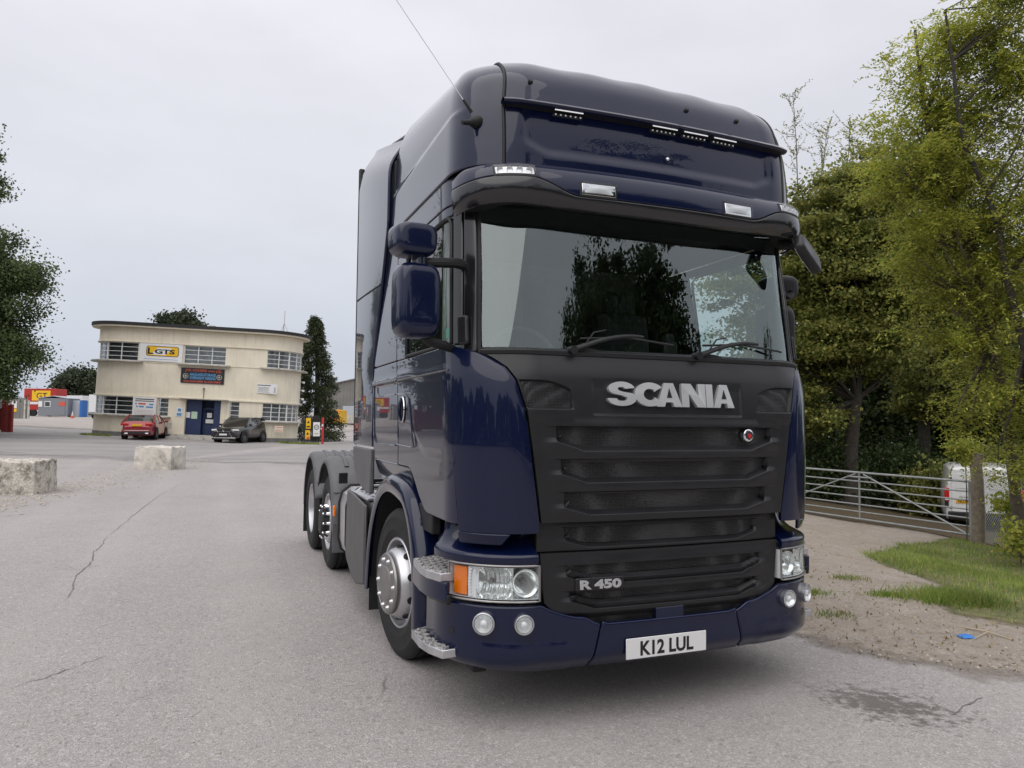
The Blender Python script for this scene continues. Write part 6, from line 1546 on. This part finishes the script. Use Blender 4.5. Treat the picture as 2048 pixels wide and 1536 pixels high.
leaf_mat('leaf_left',(.05,.085,.034),(.09,.13,.048),(.15,.175,.065),.35)
leaf_mat('leaf_far',(.035,.05,.03),(.055,.072,.04),(.075,.085,.045),.25)
leaf_mat('leaf_conifer',(.03,.048,.022),(.055,.075,.032),(.10,.105,.045),.2)
leaf_mat('grass_blade',(.13,.23,.035),(.22,.31,.06),(.44,.40,.15),.4)
leaf_mat('dry_leaf',(.16,.10,.04),(.28,.20,.09),(.40,.34,.20),.2)
pm('bark',(.105,.088,.068),.95,var=.35,vscale=7,bump=.7,bscale=20); pm('bark_dark',(.05,.043,.035),.95,var=.35,vscale=7,bump=.7,bscale=20)
RNG=np.random.default_rng(11)
def leaves_obj(name,P,length,width,mat,parent,up=.5,droop=0,dirs=None,fold=.12,hexa=False):
    n=len(P); A=RNG.normal(size=(n,3)); 
    if dirs is not None: A=A*.55+dirs
    A[:,2]-=droop; A/=np.linalg.norm(A,axis=1)[:,None]+1e-9
    U=RNG.normal(size=(n,3))*(1-up); U[:,2]+=up
    Bv=np.cross(A,U); Bv/=np.linalg.norm(Bv,axis=1)[:,None]+1e-9
    Nn=np.cross(Bv,A)
    l=length*RNG.uniform(.65,1.25,n)[:,None]; w=width*RNG.uniform(.7,1.2,n)[:,None]
    V=np.empty((n,4,3)); V[:,0]=P; V[:,1]=P+A*l*.45+Bv*w*.5-Nn*w*fold; V[:,2]=P+A*l; V[:,3]=P+A*l*.45-Bv*w*.5-Nn*w*fold
    V=V.reshape(-1,3); me=bpy.data.meshes.new(name); me.vertices.add(4*n); me.vertices.foreach_set('co',V.astype(np.float32).ravel())
    me.loops.add(4*n); me.loops.foreach_set('vertex_index',np.arange(4*n,dtype=np.int32)); me.polygons.add(n)
    me.polygons.foreach_set('loop_start',np.arange(0,4*n,4,dtype=np.int32)); me.polygons.foreach_set('loop_total',np.full(n,4,dtype=np.int32))
    me.update(calc_edges=True); me.materials.append(MAT[mat]); o=bpy.data.objects.new(name,me); COL.objects.link(o)
    if parent: o.parent=lim(parent)
    return o
def in_blobs(blobs,n,shell=.45):
    w=np.array([b[6] if len(b)>6 else b[3]*b[4]*b[5] for b in blobs]); w=w/w.sum(); k=RNG.choice(len(blobs),n,p=w); Bk=np.array([b[:6] for b in blobs])[k]
    d=RNG.normal(size=(n,3)); d/=np.linalg.norm(d,axis=1)[:,None]; r=(shell+(1-shell)*RNG.uniform(0,1,n)**.7)[:,None]
    return Bk[:,:3]+d*r*Bk[:,3:6]
def tree(name,label,base,trunk,blobs,ncl,nleaf,clr,ll,lw,mat,bark='bark',cat='tree',group=None,tr=.2,limbs=18,droop=.15,up=.45,sprays=0,limb_r=.05,flat=.6,shell=.45):
    """trunk: list of points relative to the base; blobs: ellipsoids relative to the base"""
    e=empty(name,base,0,label,cat,group); T=[Vector(p) for p in trunk]; n=len(T)
    m=MB(); m.tube(T,[tr*(1-.78*i/(n-1)) for i in range(n)],9); m.build('trunk',bark,e,smooth=60)
    C=in_blobs(blobs,ncl,shell)
    m=MB(); idx=RNG.permutation(ncl)[:limbs]
    for i in idx:
        c=Vector(C[i]); 
        best=min(range(max(1,n//3),n),key=lambda q:(T[q]-c).length+abs(T[q].z-(c.z-1.2))*1.2 if T[q].z<c.z+.3 else 99)
        a=T[best]; mid=a.lerp(c,.5)+Vector((0,0,-.12*(c-a).length+.1)); r0=min(tr*(1-.78*best/(n-1))*.62,limb_r*1.6)
        pts=[a,a.lerp(mid,.6),mid,mid.lerp(c,.55)+Vector(RNG.normal(size=3)*.06),c]
        m.tube(pts,[r0,r0*.75,r0*.55,r0*.36,r0*.14],6)
    if m.v: m.build('limbs',bark,e,smooth=60)
    per=max(1,nleaf//ncl); k=np.repeat(np.arange(ncl),per); sz=RNG.uniform(.55,1.35,ncl)[k][:,None]
    G=RNG.normal(size=(len(k),3)); G[:,2]*=flat
    if sprays:
        # compound leaves: leaflets strung along drooping stalks
        ns=len(k)//sprays; G=G[:ns]; kk=k[np.linspace(0,len(k)-1,ns).astype(int)]; S=C[kk]+G*clr*sz[np.linspace(0,len(k)-1,ns).astype(int)]
        D=RNG.normal(size=(ns,3)); D[:,2]=-.35+.35*RNG.normal(size=ns); D/=np.linalg.norm(D,axis=1)[:,None]; Ls=ll*3.0
        t=np.tile(np.linspace(.1,1,sprays),ns)[:,None]; Sr=np.repeat(S,sprays,0); Dr=np.repeat(D,sprays,0)
        P=Sr+Dr*Ls*t+np.array([0,0,-1])*(Ls*.35*t**2)
        side=np.cross(Dr,[0,0,1]); side/=np.linalg.norm(side,axis=1)[:,None]+1e-9; sgn=np.where(np.arange(len(P))%2==0,1,-1)[:,None]
        leaves_obj('crown',P,ll,lw,mat,e,up=.75,droop=.25,dirs=side*sgn*1.4+Dr*.7)
    else:
        P=C[k]+G*clr*sz; leaves_obj('crown',P,ll,lw,mat,e,up=up,droop=droop)
    return e
def at_blob(base,px,py,dep,rpx,rpy,rd=None):
    c=atdep(px,py,dep)-Vector(base); s=dep/FPX; return (c.x,c.y,c.z,rpx*s*.98,(rd if rd else rpx*s),rpy*s)
def rel(base,*pts): return [tuple(atdep(px,py,d)-Vector(base)) for px,py,d in pts]
WG='trees at the edge of the wood'
# light yellow-green ash in front of the wood
D=13.2; base=at(2042,D)
tree('ash_tree','tall yellow-green ash leaning over the farm gate at the right',base,[(0,0,-.3)]+rel(base,(2028,960,D),(2016,870,D),(2005,780,D),(1978,680,D),(1958,600,D),(1941,508,D),(1905,410,D),(1872,330,D),(1850,230,D),(1838,130,D),(1830,60,D)),
  [at_blob(base,1850,120,D,62,95),at_blob(base,1935,150,D,100,140),at_blob(base,1820,330,D,95,105),at_blob(base,1930,330,D,110,110),at_blob(base,1870,470,D,110,80),at_blob(base,1960,560,D,90,100),at_blob(base,1905,640,D,75,75),at_blob(base,1985,740,D,70,75),at_blob(base,1915,820,D,42,32),at_blob(base,1760,250,D,40,40),at_blob(base,2000,420,D,70,120),at_blob(base,1955,850,D,30,50)],
  230,60000,.26,.085,.034,'leaf_ash',group=WG,tr=.10,limbs=110,sprays=9,limb_r=.028,flat=.42)
D=12.4; base=at(2130,D)
tree('ash_tree','second ash whose trunk crosses the upper right corner',base,[(0,0,-.3)]+rel(base,(2105,900,D),(2075,780,D),(2048,690,D),(2015,560,D),(1995,450,D),(1975,385,D),(1932,300,D),(1916,220,D),(1905,120,D),(1890,20,D)),
  [at_blob(base,2010,40,D,70,80),at_blob(base,2050,200,D,60,130),at_blob(base,2060,430,D,60,110),at_blob(base,2080,640,D,60,90),at_blob(base,2100,840,D,70,70),at_blob(base,2020,930,D,40,40),at_blob(base,2100,-60,D,100,80)],
  150,36000,.26,.085,.034,'leaf_ash',group=WG,tr=.085,limbs=34,bark='bark_dark',sprays=9,limb_r=.035)
# broad maples behind the gate
D=23.5; base=at(1700,D)
tree('maple_tree','broad olive-green maple filling the gap right of the lorry cab',base,[(0,0,-.3)]+rel(base,(1702,900,D),(1712,800,D),(1715,700,D),(1720,600,D),(1715,500,D),(1705,420,D)),
  [at_blob(base,1640,430,D,75,75),at_blob(base,1740,420,D,90,95),at_blob(base,1680,560,D,110,90),at_blob(base,1790,560,D,90,90),at_blob(base,1640,690,D,80,80),at_blob(base,1740,690,D,90,70),at_blob(base,1610,820,D,55,60),at_blob(base,1680,360,D,50,30)],
  430,84000,.34,.135,.10,'leaf_maple','bark_dark',group=WG,tr=.24,limbs=90,limb_r=.045,flat=.28,up=.8)
D=27; base=at(1850,D)
tree('maple_tree','tall brownish-green maple behind the ash tree',base,[(0,0,-.3)]+rel(base,(1848,900,D),(1850,760,D),(1842,620,D),(1836,480,D),(1830,380,D)),
  [at_blob(base,1760,340,D,75,60),at_blob(base,1850,400,D,110,120),at_blob(base,1830,600,D,110,110),at_blob(base,1940,560,D,100,150),at_blob(base,1880,780,D,100,75)],
  340,64000,.40,.14,.105,'leaf_maple','bark_dark',group=WG,tr=.26,limbs=80,limb_r=.045,flat=.28,up=.8)
D=25; base=at(1575,D)
tree('maple_tree','maple mostly hidden behind the lorry cab',base,[(0,0,-.3)]+rel(base,(1572,900,D),(1570,700,D),(1565,560,D)),
  [at_blob(base,1575,480,D,70,90),at_blob(base,1600,640,D,80,80),at_blob(base,1560,780,D,80,90),at_blob(base,1480,560,D,70,120)],
  150,28000,.36,.14,.105,'leaf_maple','bark_dark',group=WG,tr=.22,limbs=30,limb_r=.05,flat=.28,up=.8)
D=30; base=at(1632,D)
for i_,(tx,ty,lx,lab) in enumerate(((1585,185,1600,'sparse whippy sapling top nearest the cab roof'),(1655,255,1640,'sparse whippy sapling top right of the cab roof'),(1702,250,1690,'thin sapling tip between the cab roof and the ash'))):
    b_=at(1620+30*i_,D); e=empty('sapling',b_,0,lab,'tree','saplings beside the cab roof'); m=MB(); Q=[Vector(q) for q in rel(b_,(1620+30*i_,800,D),(lx,520,D),(lx-4,400,D),((lx+tx)/2,(380+ty)/2,D),(tx,ty,D))]
    m.tube(Q,[.05,.035,.025,.016,.006],6); m.build('stem','bark',e); PP=[]; m=MB()
    for k_ in range(26):
        t=RNG.uniform(.25,1); o_=Q[2].lerp(Q[4],t)+Vector((0,0,0)); d_=Vector((RNG.normal()*.5,RNG.normal()*.4,RNG.uniform(.3,1.0))).normalized()*RNG.uniform(.5,1.5)*(1.2-t*.6); tip=o_+d_+HR*(RNG.normal()*.3); mid=o_.lerp(tip,.5)+Vector((0,0,-.08)); m.tube([o_,mid,tip],[.010,.007,.003],4)
        for u in frange(.15,1,16): q=o_.lerp(mid,min(1,u*2)) if u<.5 else mid.lerp(tip,(u-.5)*2); PP.append(tuple(q+Vector(RNG.normal(size=3)*.04)))
    m.build('twigs','bark',e); leaves_obj('crown',np.array(PP),.09,.05,'leaf_maple',e)
# deep wood behind: dark trunks and foliage
k=0
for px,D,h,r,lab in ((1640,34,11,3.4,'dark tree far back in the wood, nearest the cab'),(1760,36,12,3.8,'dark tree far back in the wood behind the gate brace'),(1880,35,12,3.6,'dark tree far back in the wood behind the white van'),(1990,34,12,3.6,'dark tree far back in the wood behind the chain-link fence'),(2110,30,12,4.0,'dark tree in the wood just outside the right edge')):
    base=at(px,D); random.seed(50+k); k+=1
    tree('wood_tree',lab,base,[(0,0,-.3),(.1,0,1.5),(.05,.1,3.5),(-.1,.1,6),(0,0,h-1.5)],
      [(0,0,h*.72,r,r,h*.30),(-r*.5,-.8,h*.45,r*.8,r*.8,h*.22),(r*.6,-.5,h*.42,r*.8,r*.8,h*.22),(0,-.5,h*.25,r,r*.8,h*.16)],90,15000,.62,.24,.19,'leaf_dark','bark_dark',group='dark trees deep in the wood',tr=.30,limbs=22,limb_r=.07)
k=0
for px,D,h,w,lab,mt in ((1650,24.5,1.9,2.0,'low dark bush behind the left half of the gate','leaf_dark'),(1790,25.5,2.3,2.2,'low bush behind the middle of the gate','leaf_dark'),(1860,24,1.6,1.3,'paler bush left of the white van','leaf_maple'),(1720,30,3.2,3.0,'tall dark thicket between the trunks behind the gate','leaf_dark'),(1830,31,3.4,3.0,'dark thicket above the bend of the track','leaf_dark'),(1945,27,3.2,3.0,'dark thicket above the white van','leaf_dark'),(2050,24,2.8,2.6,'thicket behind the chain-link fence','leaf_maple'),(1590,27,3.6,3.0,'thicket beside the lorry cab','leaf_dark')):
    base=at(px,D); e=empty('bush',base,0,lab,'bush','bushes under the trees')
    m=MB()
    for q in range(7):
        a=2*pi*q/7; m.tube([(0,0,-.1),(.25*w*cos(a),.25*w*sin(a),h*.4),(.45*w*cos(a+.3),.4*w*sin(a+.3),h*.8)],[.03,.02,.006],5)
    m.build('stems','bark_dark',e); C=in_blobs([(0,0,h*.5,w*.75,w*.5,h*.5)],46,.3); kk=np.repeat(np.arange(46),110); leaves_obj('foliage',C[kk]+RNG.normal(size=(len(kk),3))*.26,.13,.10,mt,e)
# small leafy sprouts at the gate post and fence
for px,py,D,r,lab in ((1930,905,15.3,.34,'yellow-green leafy shoots over the top of the gate post'),(2022,1010,13.6,.34,'yellow-green bramble beside the chain-link fence'),(2040,1080,12.3,.42,'bramble at the foot of the chain-link fence')):
    c=atdep(px,py,D); b=Vector((c.x,c.y,gxy(c.x,c.y))); e=empty('bramble',b,0,lab,'plant','leafy shoots by the fence')
    m=MB(); m.tube([(0,0,-.05),(.05,.02,(c.z-b.z)*.6),(0,0,max(.1,c.z-b.z))],[.015,.012,.006],5); m.build('stem','bark',e)
    C=in_blobs([(0,0,c.z-b.z,r,r,r*.7)],16,.2); kk=np.repeat(np.arange(16),60); leaves_obj('foliage',C[kk]+RNG.normal(size=(len(kk),3))*.09,.075,.05,'leaf_ash',e)
# left of the picture
D=40; base=at(-110,D)
tree('lime_tree','large dark broadleaf tree at the left edge above the red gate',base,[(0,0,-.3),(0,0,2),(.1,0,4),(0,.1,7),(0,0,10)],
  [at_blob(base,-80,560,D,110,90),at_blob(base,15,590,D,54,80),at_blob(base,2,710,D,64,70),at_blob(base,-100,700,D,120,110),at_blob(base,60,560,D,40,36),at_blob(base,-60,780,D,90,40),at_blob(base,50,680,D,36,60),at_blob(base,15,480,D,26,40)],
  330,110000,.40,.16,.12,'leaf_left','bark_dark',tr=.35,limbs=60,limb_r=.07,flat=.75,up=.5,group='trees on the left')
D=46; base=at(-62,D)
tree('poplar_tree','tall dark poplar rising behind the broadleaf tree at the left edge',base,[(0,0,-.3),(0,0,5),(0,0,12),(0,0,19)],
  [at_blob(base,-60,330,D,50,110),at_blob(base,-28,280,D,24,60),at_blob(base,-22,400,D,26,40),at_blob(base,-70,520,D,70,120)],
  100,30000,.34,.18,.14,'leaf_left','bark_dark',tr=.3,limbs=26,limb_r=.06,group='trees on the left')
# poplars further left, out of the frame but mirrored in the lorry's flank
for i,(px,D,h) in enumerate(((-230,42,17),(-420,40,15),(-640,38,18),(-900,36,14))):
    base=at(px,D)
    tree('poplar_tree',['first','second','third','fourth'][i]+' poplar left of the picture, mirrored in the lorry flank',base,[(0,0,-.3),(0,0,4),(0,0,h*.6),(0,0,h*.95)],[(0,0,h*.35,2.0,2.0,h*.22),(0,0,h*.6,1.6,1.6,h*.3),(0,0,h*.82,1.0,1.0,h*.18)],70,9000,.5,.28,.22,'leaf_left','bark_dark',tr=.3,limbs=14,limb_r=.06,group='trees on the left')
D=128; base=at(150,D)
tree('round_tree','distant dark tree left of the office',base,[(0,0,-.3),(0,0,3),(0,0,6),(0,0,8)],[at_blob(base,150,775,D,38,34),at_blob(base,175,770,D,22,32),at_blob(base,118,805,D,28,16),at_blob(base,185,810,D,14,20)],70,14000,.7,.50,.38,'leaf_far','bark_dark',tr=.4,limbs=16,limb_r=.12,group='distant trees')
D=78; base=at(362,D)
tree('round_tree','treetop showing above the flat roof of the office',base,[(0,0,-.3),(0,0,5),(0,0,9),(0,0,12)],[at_blob(base,360,646,D,34,20),at_blob(base,338,650,D,18,12),at_blob(base,388,650,D,18,12),at_blob(base,358,690,D,50,40)],60,12000,.5,.34,.26,'leaf_far','bark_dark',tr=.3,limbs=16,limb_r=.08,group='distant trees')
# conifer
D=55; base=at(634,D); e=empty('conifer_tree',base,0,'tall dark conifer at the right end of the office','tree'); Hc=(860-612)*D/FPX
m=MB(); m.tube([(0,0,-.3),(0,0,Hc*.5),(-.25,0,Hc*.97)],[.25,.16,.03],8); m.build('trunk','bark_dark',e); P=[];Dr=[]
for i in range(320):
    t=(i+.5)/320; z=.3+t*(Hc-.4); R=2.0*(1-t)**.62*RNG.uniform(.75,1.1)+.08; a=RNG.uniform(0,2*pi); nn=70
    u=RNG.uniform(.15,1,nn)**.7; x=-.25*t+np.cos(a)*R*u; y=np.sin(a)*R*u; zz=z-.22*R*u+RNG.normal(size=nn)*.12
    P.append(np.stack([x+RNG.normal(size=nn)*.10,y+RNG.normal(size=nn)*.10,zz],1)); Dr.append(np.tile([np.cos(a)*.8,np.sin(a)*.8,-.5],(nn,1)))
leaves_obj('crown',np.concatenate(P),.24,.075,'leaf_conifer',e,dirs=np.concatenate(Dr),up=.3)
D=140
for i,(px,w,h) in enumerate(((690,40,9),(560,60,7),(40,60,6))):
    pass
# trees standing in front of the lorry, seen only as reflections in the windscreen and roof
for i,(x,y,h,r,lab) in enumerate(((11.2,-20,16.5,5.6,'broad dark tree mirrored in the middle of the windscreen'),(20,-24,9,3.2,'lower tree mirrored in the right of the windscreen'),(28,-10,11,4,'tree beyond the verge mirrored on the right of the hatch'),(3,-30,8,3.6,'tree mirrored low in the left of the windscreen'),(-10,-34,7.5,4.2,'far tree mirrored in the bumper'))):
    base=Vector((x,y,gxy(x,y)))
    tree('roadside_tree',lab,base,[(0,0,-.3),(0,.1,h*.25),(.1,0,h*.5),(0,0,h*.85)],[(0,0,h*.70,r*.85,r*.85,h*.27),(-r*.45,0,h*.5,r*.8,r*.8,h*.25),(r*.5,.3,h*.48,r*.75,r*.75,h*.25)]+([(0,0,h*.52,r,r,h*.34)] if i==0 else []),(300 if i==0 else 90),(80000 if i==0 else 9000),.5,(.22 if i==0 else .26),(.18 if i==0 else .2),'leaf_dark','bark_dark',tr=.28,limbs=18,limb_r=.07,group='trees mirrored in the lorry',shell=(.05 if i==0 else .45))

# belt of trees round the open side of the yard, out of the frame (it darkens the lower reflections)
P=[]
for _ in range(26000):
    h_=radians(RNG.uniform(-295,-24)); r_=RNG.uniform(44,52); x=sin(h_)*r_; y=cos(h_)*r_; top=6.5+2.2*sin(h_*9)+1.6*sin(h_*23+1)+1.2*sin(h_*41)
    P.append((x,y,gxy(x,y)+top*RNG.uniform(0,1)**.8))
o=leaves_obj('tree_belt',np.array(P),1.1,.9,'leaf_dark',None,up=.2); tag(o,'unbroken belt of trees round the yard behind the camera','trees',kind='stuff')

# ------------------------------------------------------------------ grass verge on the right
GP=[latdep(*onground(*p).xy) for p in ((1708,1108),(1740,1128),(1800,1150),(1868,1170),(1842,1205),(1880,1235),(1950,1245),(2048,1262),(2300,1330),(2500,1150),(2300,1060),(2060,1052),(1950,1072),(1880,1078),(1790,1088))]
def in_poly(a,d):
    c=False; n=len(GP); j=n-1
    for i in range(n):
        (x1,y1),(x2,y2)=GP[i],GP[j]
        if (y1>d)!=(y2>d) and a<(x2-x1)*(d-y1)/(y2-y1)+x1: c=not c
        j=i
    return c
def dist_poly(a,d):
    best=9
    n=len(GP)
    for i in range(n):
        (x1,y1),(x2,y2)=GP[i],GP[(i+1)%n]; t=max(0,min(1,((a-x1)*(x2-x1)+(d-y1)*(y2-y1))/((x2-x1)**2+(y2-y1)**2+1e-9))); best=min(best,hypot(a-x1-t*(x2-x1),d-y1-t*(y2-y1)))
    return best
pm('turf',(.15,.135,.06),.95,var=.4,vscale=10,bump=.6,bscale=40,col2=(.085,.115,.03),c2s=2.0)
fade_edges('turf_fade','turf',3.0,.30,.62)
def turf_w(a,d):
    q=dist_poly(a,d); return sm(-.15,.5,q if in_poly(a,d) else -q)
a0=min(p[0] for p in GP); a1=max(p[0] for p in GP); d0=min(p[1] for p in GP); d1=max(p[1] for p in GP)
sheet('grass_verge',frange(a0-.4,min(a1,13),70),frange(d0-.4,d1+.4,60),.014,'turf_fade',turf_w)
cells=[]; random.seed(9); tries=0; from mathutils import noise as mnoise
while len(cells)<46000 and tries<160000:
    tries+=1; a=random.uniform(a0,min(a1,9.5)); d=random.uniform(d0,d1)
    if a/d*FPX>1100: continue
    if not in_poly(a,d): continue
    q=dist_poly(a,d); nz_=mnoise.noise(Vector((a*1.3,d*1.3,0)))
    far=sm(d0+1.0,d0+2.6,d)                       # lusher at the back, thin and worn at the front
    if random.random()>(.22+.78*far)*sm(0,.25,q+nz_*.2)*(.75+.5*nz_): continue
    cells.append((a,d,(.028+.042*far*random.random()+.016*max(0,nz_))*(1.0),far))
# the lush tuft near the front edge
tA=latdep(*onground(1905,1205).xy)
for _ in range(2600):
    a=random.gauss(tA[0],.20); d=random.gauss(tA[1],.13); cells.append((a,d,.09*random.uniform(.6,1.2),1))
for px,py,n_ in ((1618,1190,260),(1775,1195,300),(1700,1160,160),(1660,1235,120)):
    t=latdep(*onground(px,py).xy)
    for _ in range(n_): cells.append((random.gauss(t[0],.10),random.gauss(t[1],.06),.035,.3))
n=len(cells); P=np.array([[*wpos(a,d).xy,wpos(a,d).z+.012] for a,d,h,f in cells]); Hh=np.array([c[2] for c in cells])
V=np.empty((n,3,3)); ang=RNG.uniform(0,2*pi,n); wd=.0035+.002*RNG.uniform(size=n); lean=RNG.normal(size=(n,2))*.55*Hh[:,None]
V[:,0]=P+np.stack([np.cos(ang)*wd,np.sin(ang)*wd,0*ang],1); V[:,1]=P-np.stack([np.cos(ang)*wd,np.sin(ang)*wd,0*ang],1); V[:,2]=P+np.stack([lean[:,0],lean[:,1],Hh*1.25],1)
me=bpy.data.meshes.new('grass'); me.vertices.add(3*n); me.vertices.foreach_set('co',V.astype(np.float32).ravel()); me.loops.add(3*n); me.loops.foreach_set('vertex_index',np.arange(3*n,dtype=np.int32)); me.polygons.add(n); me.polygons.foreach_set('loop_start',np.arange(0,3*n,3,dtype=np.int32)); me.polygons.foreach_set('loop_total',np.full(n,3,dtype=np.int32)); me.update(calc_edges=True); me.materials.append(MAT['grass_blade'])
go=bpy.data.objects.new('grass',me); COL.objects.link(go); tag(go,'short green grass growing on the verge at the right','grass',kind='stuff')
# weeds along the foot of the office and fence
for i,(px0,px1,dep,nn,lab) in enumerate(((165,225,47.0,900,'thin strip of grass at the left corner of the office'),(560,640,48.6,1500,'weeds along the foot of the office and palisade fence'))):
    P=[]
    for _ in range(nn):
        px=random.uniform(px0,px1); p=at(px,dep-random.random()*.9); P.append((p.x,p.y,p.z))
    o=leaves_obj('weeds',np.array(P),.14,.03,'grass_blade',None,up=.1,droop=-1.6); tag(o,lab,'weeds',kind='stuff')
# fallen leaves and chips on the dirt
P=[]
for _ in range(1500):
    px=random.uniform(1600,2048); py=random.uniform(1060,1350)
    if py<1040+(px-1600)*.03: continue
    p=onground(px,py); 
    if onedge(*latdep(p.x,p.y))<-.1: continue
    P.append((p.x,p.y,p.z+.012))
o=leaves_obj('fallen_leaves',np.array(P),.028,.018,'dry_leaf',None,up=.95); tag(o,'scattered dry leaves and chips on the dirt track','leaves',kind='stuff')
# stones on dirt and gravel (uncountable)
pm('stone',(.40,.36,.31),.9,var=.4,vscale=30)
m=MB(); random.seed(21)
def pebble(p,r):
    k=random.random()*6; V=[]
    for a in range(5): V.append(p+Vector((r*cos(a*1.257+k)*random.uniform(.7,1.2),r*sin(a*1.257+k)*random.uniform(.7,1.2),0)))
    V.append(p+Vector((0,0,r*random.uniform(.5,.9)))); m.add(V,[(i,(i+1)%5,5) for i in range(5)])
for _ in range(900):
    px=random.uniform(1600,2048); py=random.uniform(1050,1340); p=onground(px,py)
    if onedge(*latdep(p.x,p.y))>0: pebble(p+Vector((0,0,.006)),random.choice((.006,.008,.01,.014,.02)))
for _ in range(1100):
    t=random.random(); px=-20+440*t; py=1012-95*t+random.gauss(0,9); p=onground(px,py); pebble(p+Vector((0,0,.006)),random.choice((.012,.015,.02,.03,.04)))
for _ in range(1500):
    px=random.uniform(0,1900); py=900+636*random.random()**.8
    if 600<px<1650 and py<1360: continue
    p=onground(px,py); pebble(p+Vector((0,0,.002)),random.choice((.003,.004,.005,.007)))
o=m.build('loose_stones','stone',smooth=0); tag(o,'loose stones and grit on the dirt, the asphalt and the gravel strip','stones',kind='stuff')
# litter on the verge
pm('litter_blue',(.03,.20,.62),.5); pm('stick',(.50,.42,.30),.9)
p=onground(1932,1279); m=MB(); random.seed(2); rr=[[p+HR*(.055*u+.006*random.random())+HF*(.04*v)+Vector((0,0,.012+.020*(1-u*u)*(1-v*v)+.006*random.random())) for u in frange(-1,1,5)] for v in frange(-1,1,4)]
o=thick('litter_scrap',rr,.002,'litter_blue',None,bevel=0); tag(o,'crumpled bright blue scrap of litter on the dirt','litter')
a=onground(1920,1258); b_=onground(1975,1272); c_=onground(2030,1286); m=MB(); m.tube([a+Vector((0,0,.012)),b_+Vector((0,0,.03)),c_+Vector((0,0,.012))],[.006,.007,.004],5); m.tube([b_+Vector((0,0,.028)),onground(1938,1288)+Vector((0,0,.01))],[.004,.003],5)
o=m.build('dry_stick','stick'); tag(o,'pale dry stick lying behind the blue scrap','stick')
p=onground(1910,1295); m=MB(); pebble(p,.03); o=m.build('pebble','stone'); tag(o,'single pale pebble in front of the blue scrap','stone')
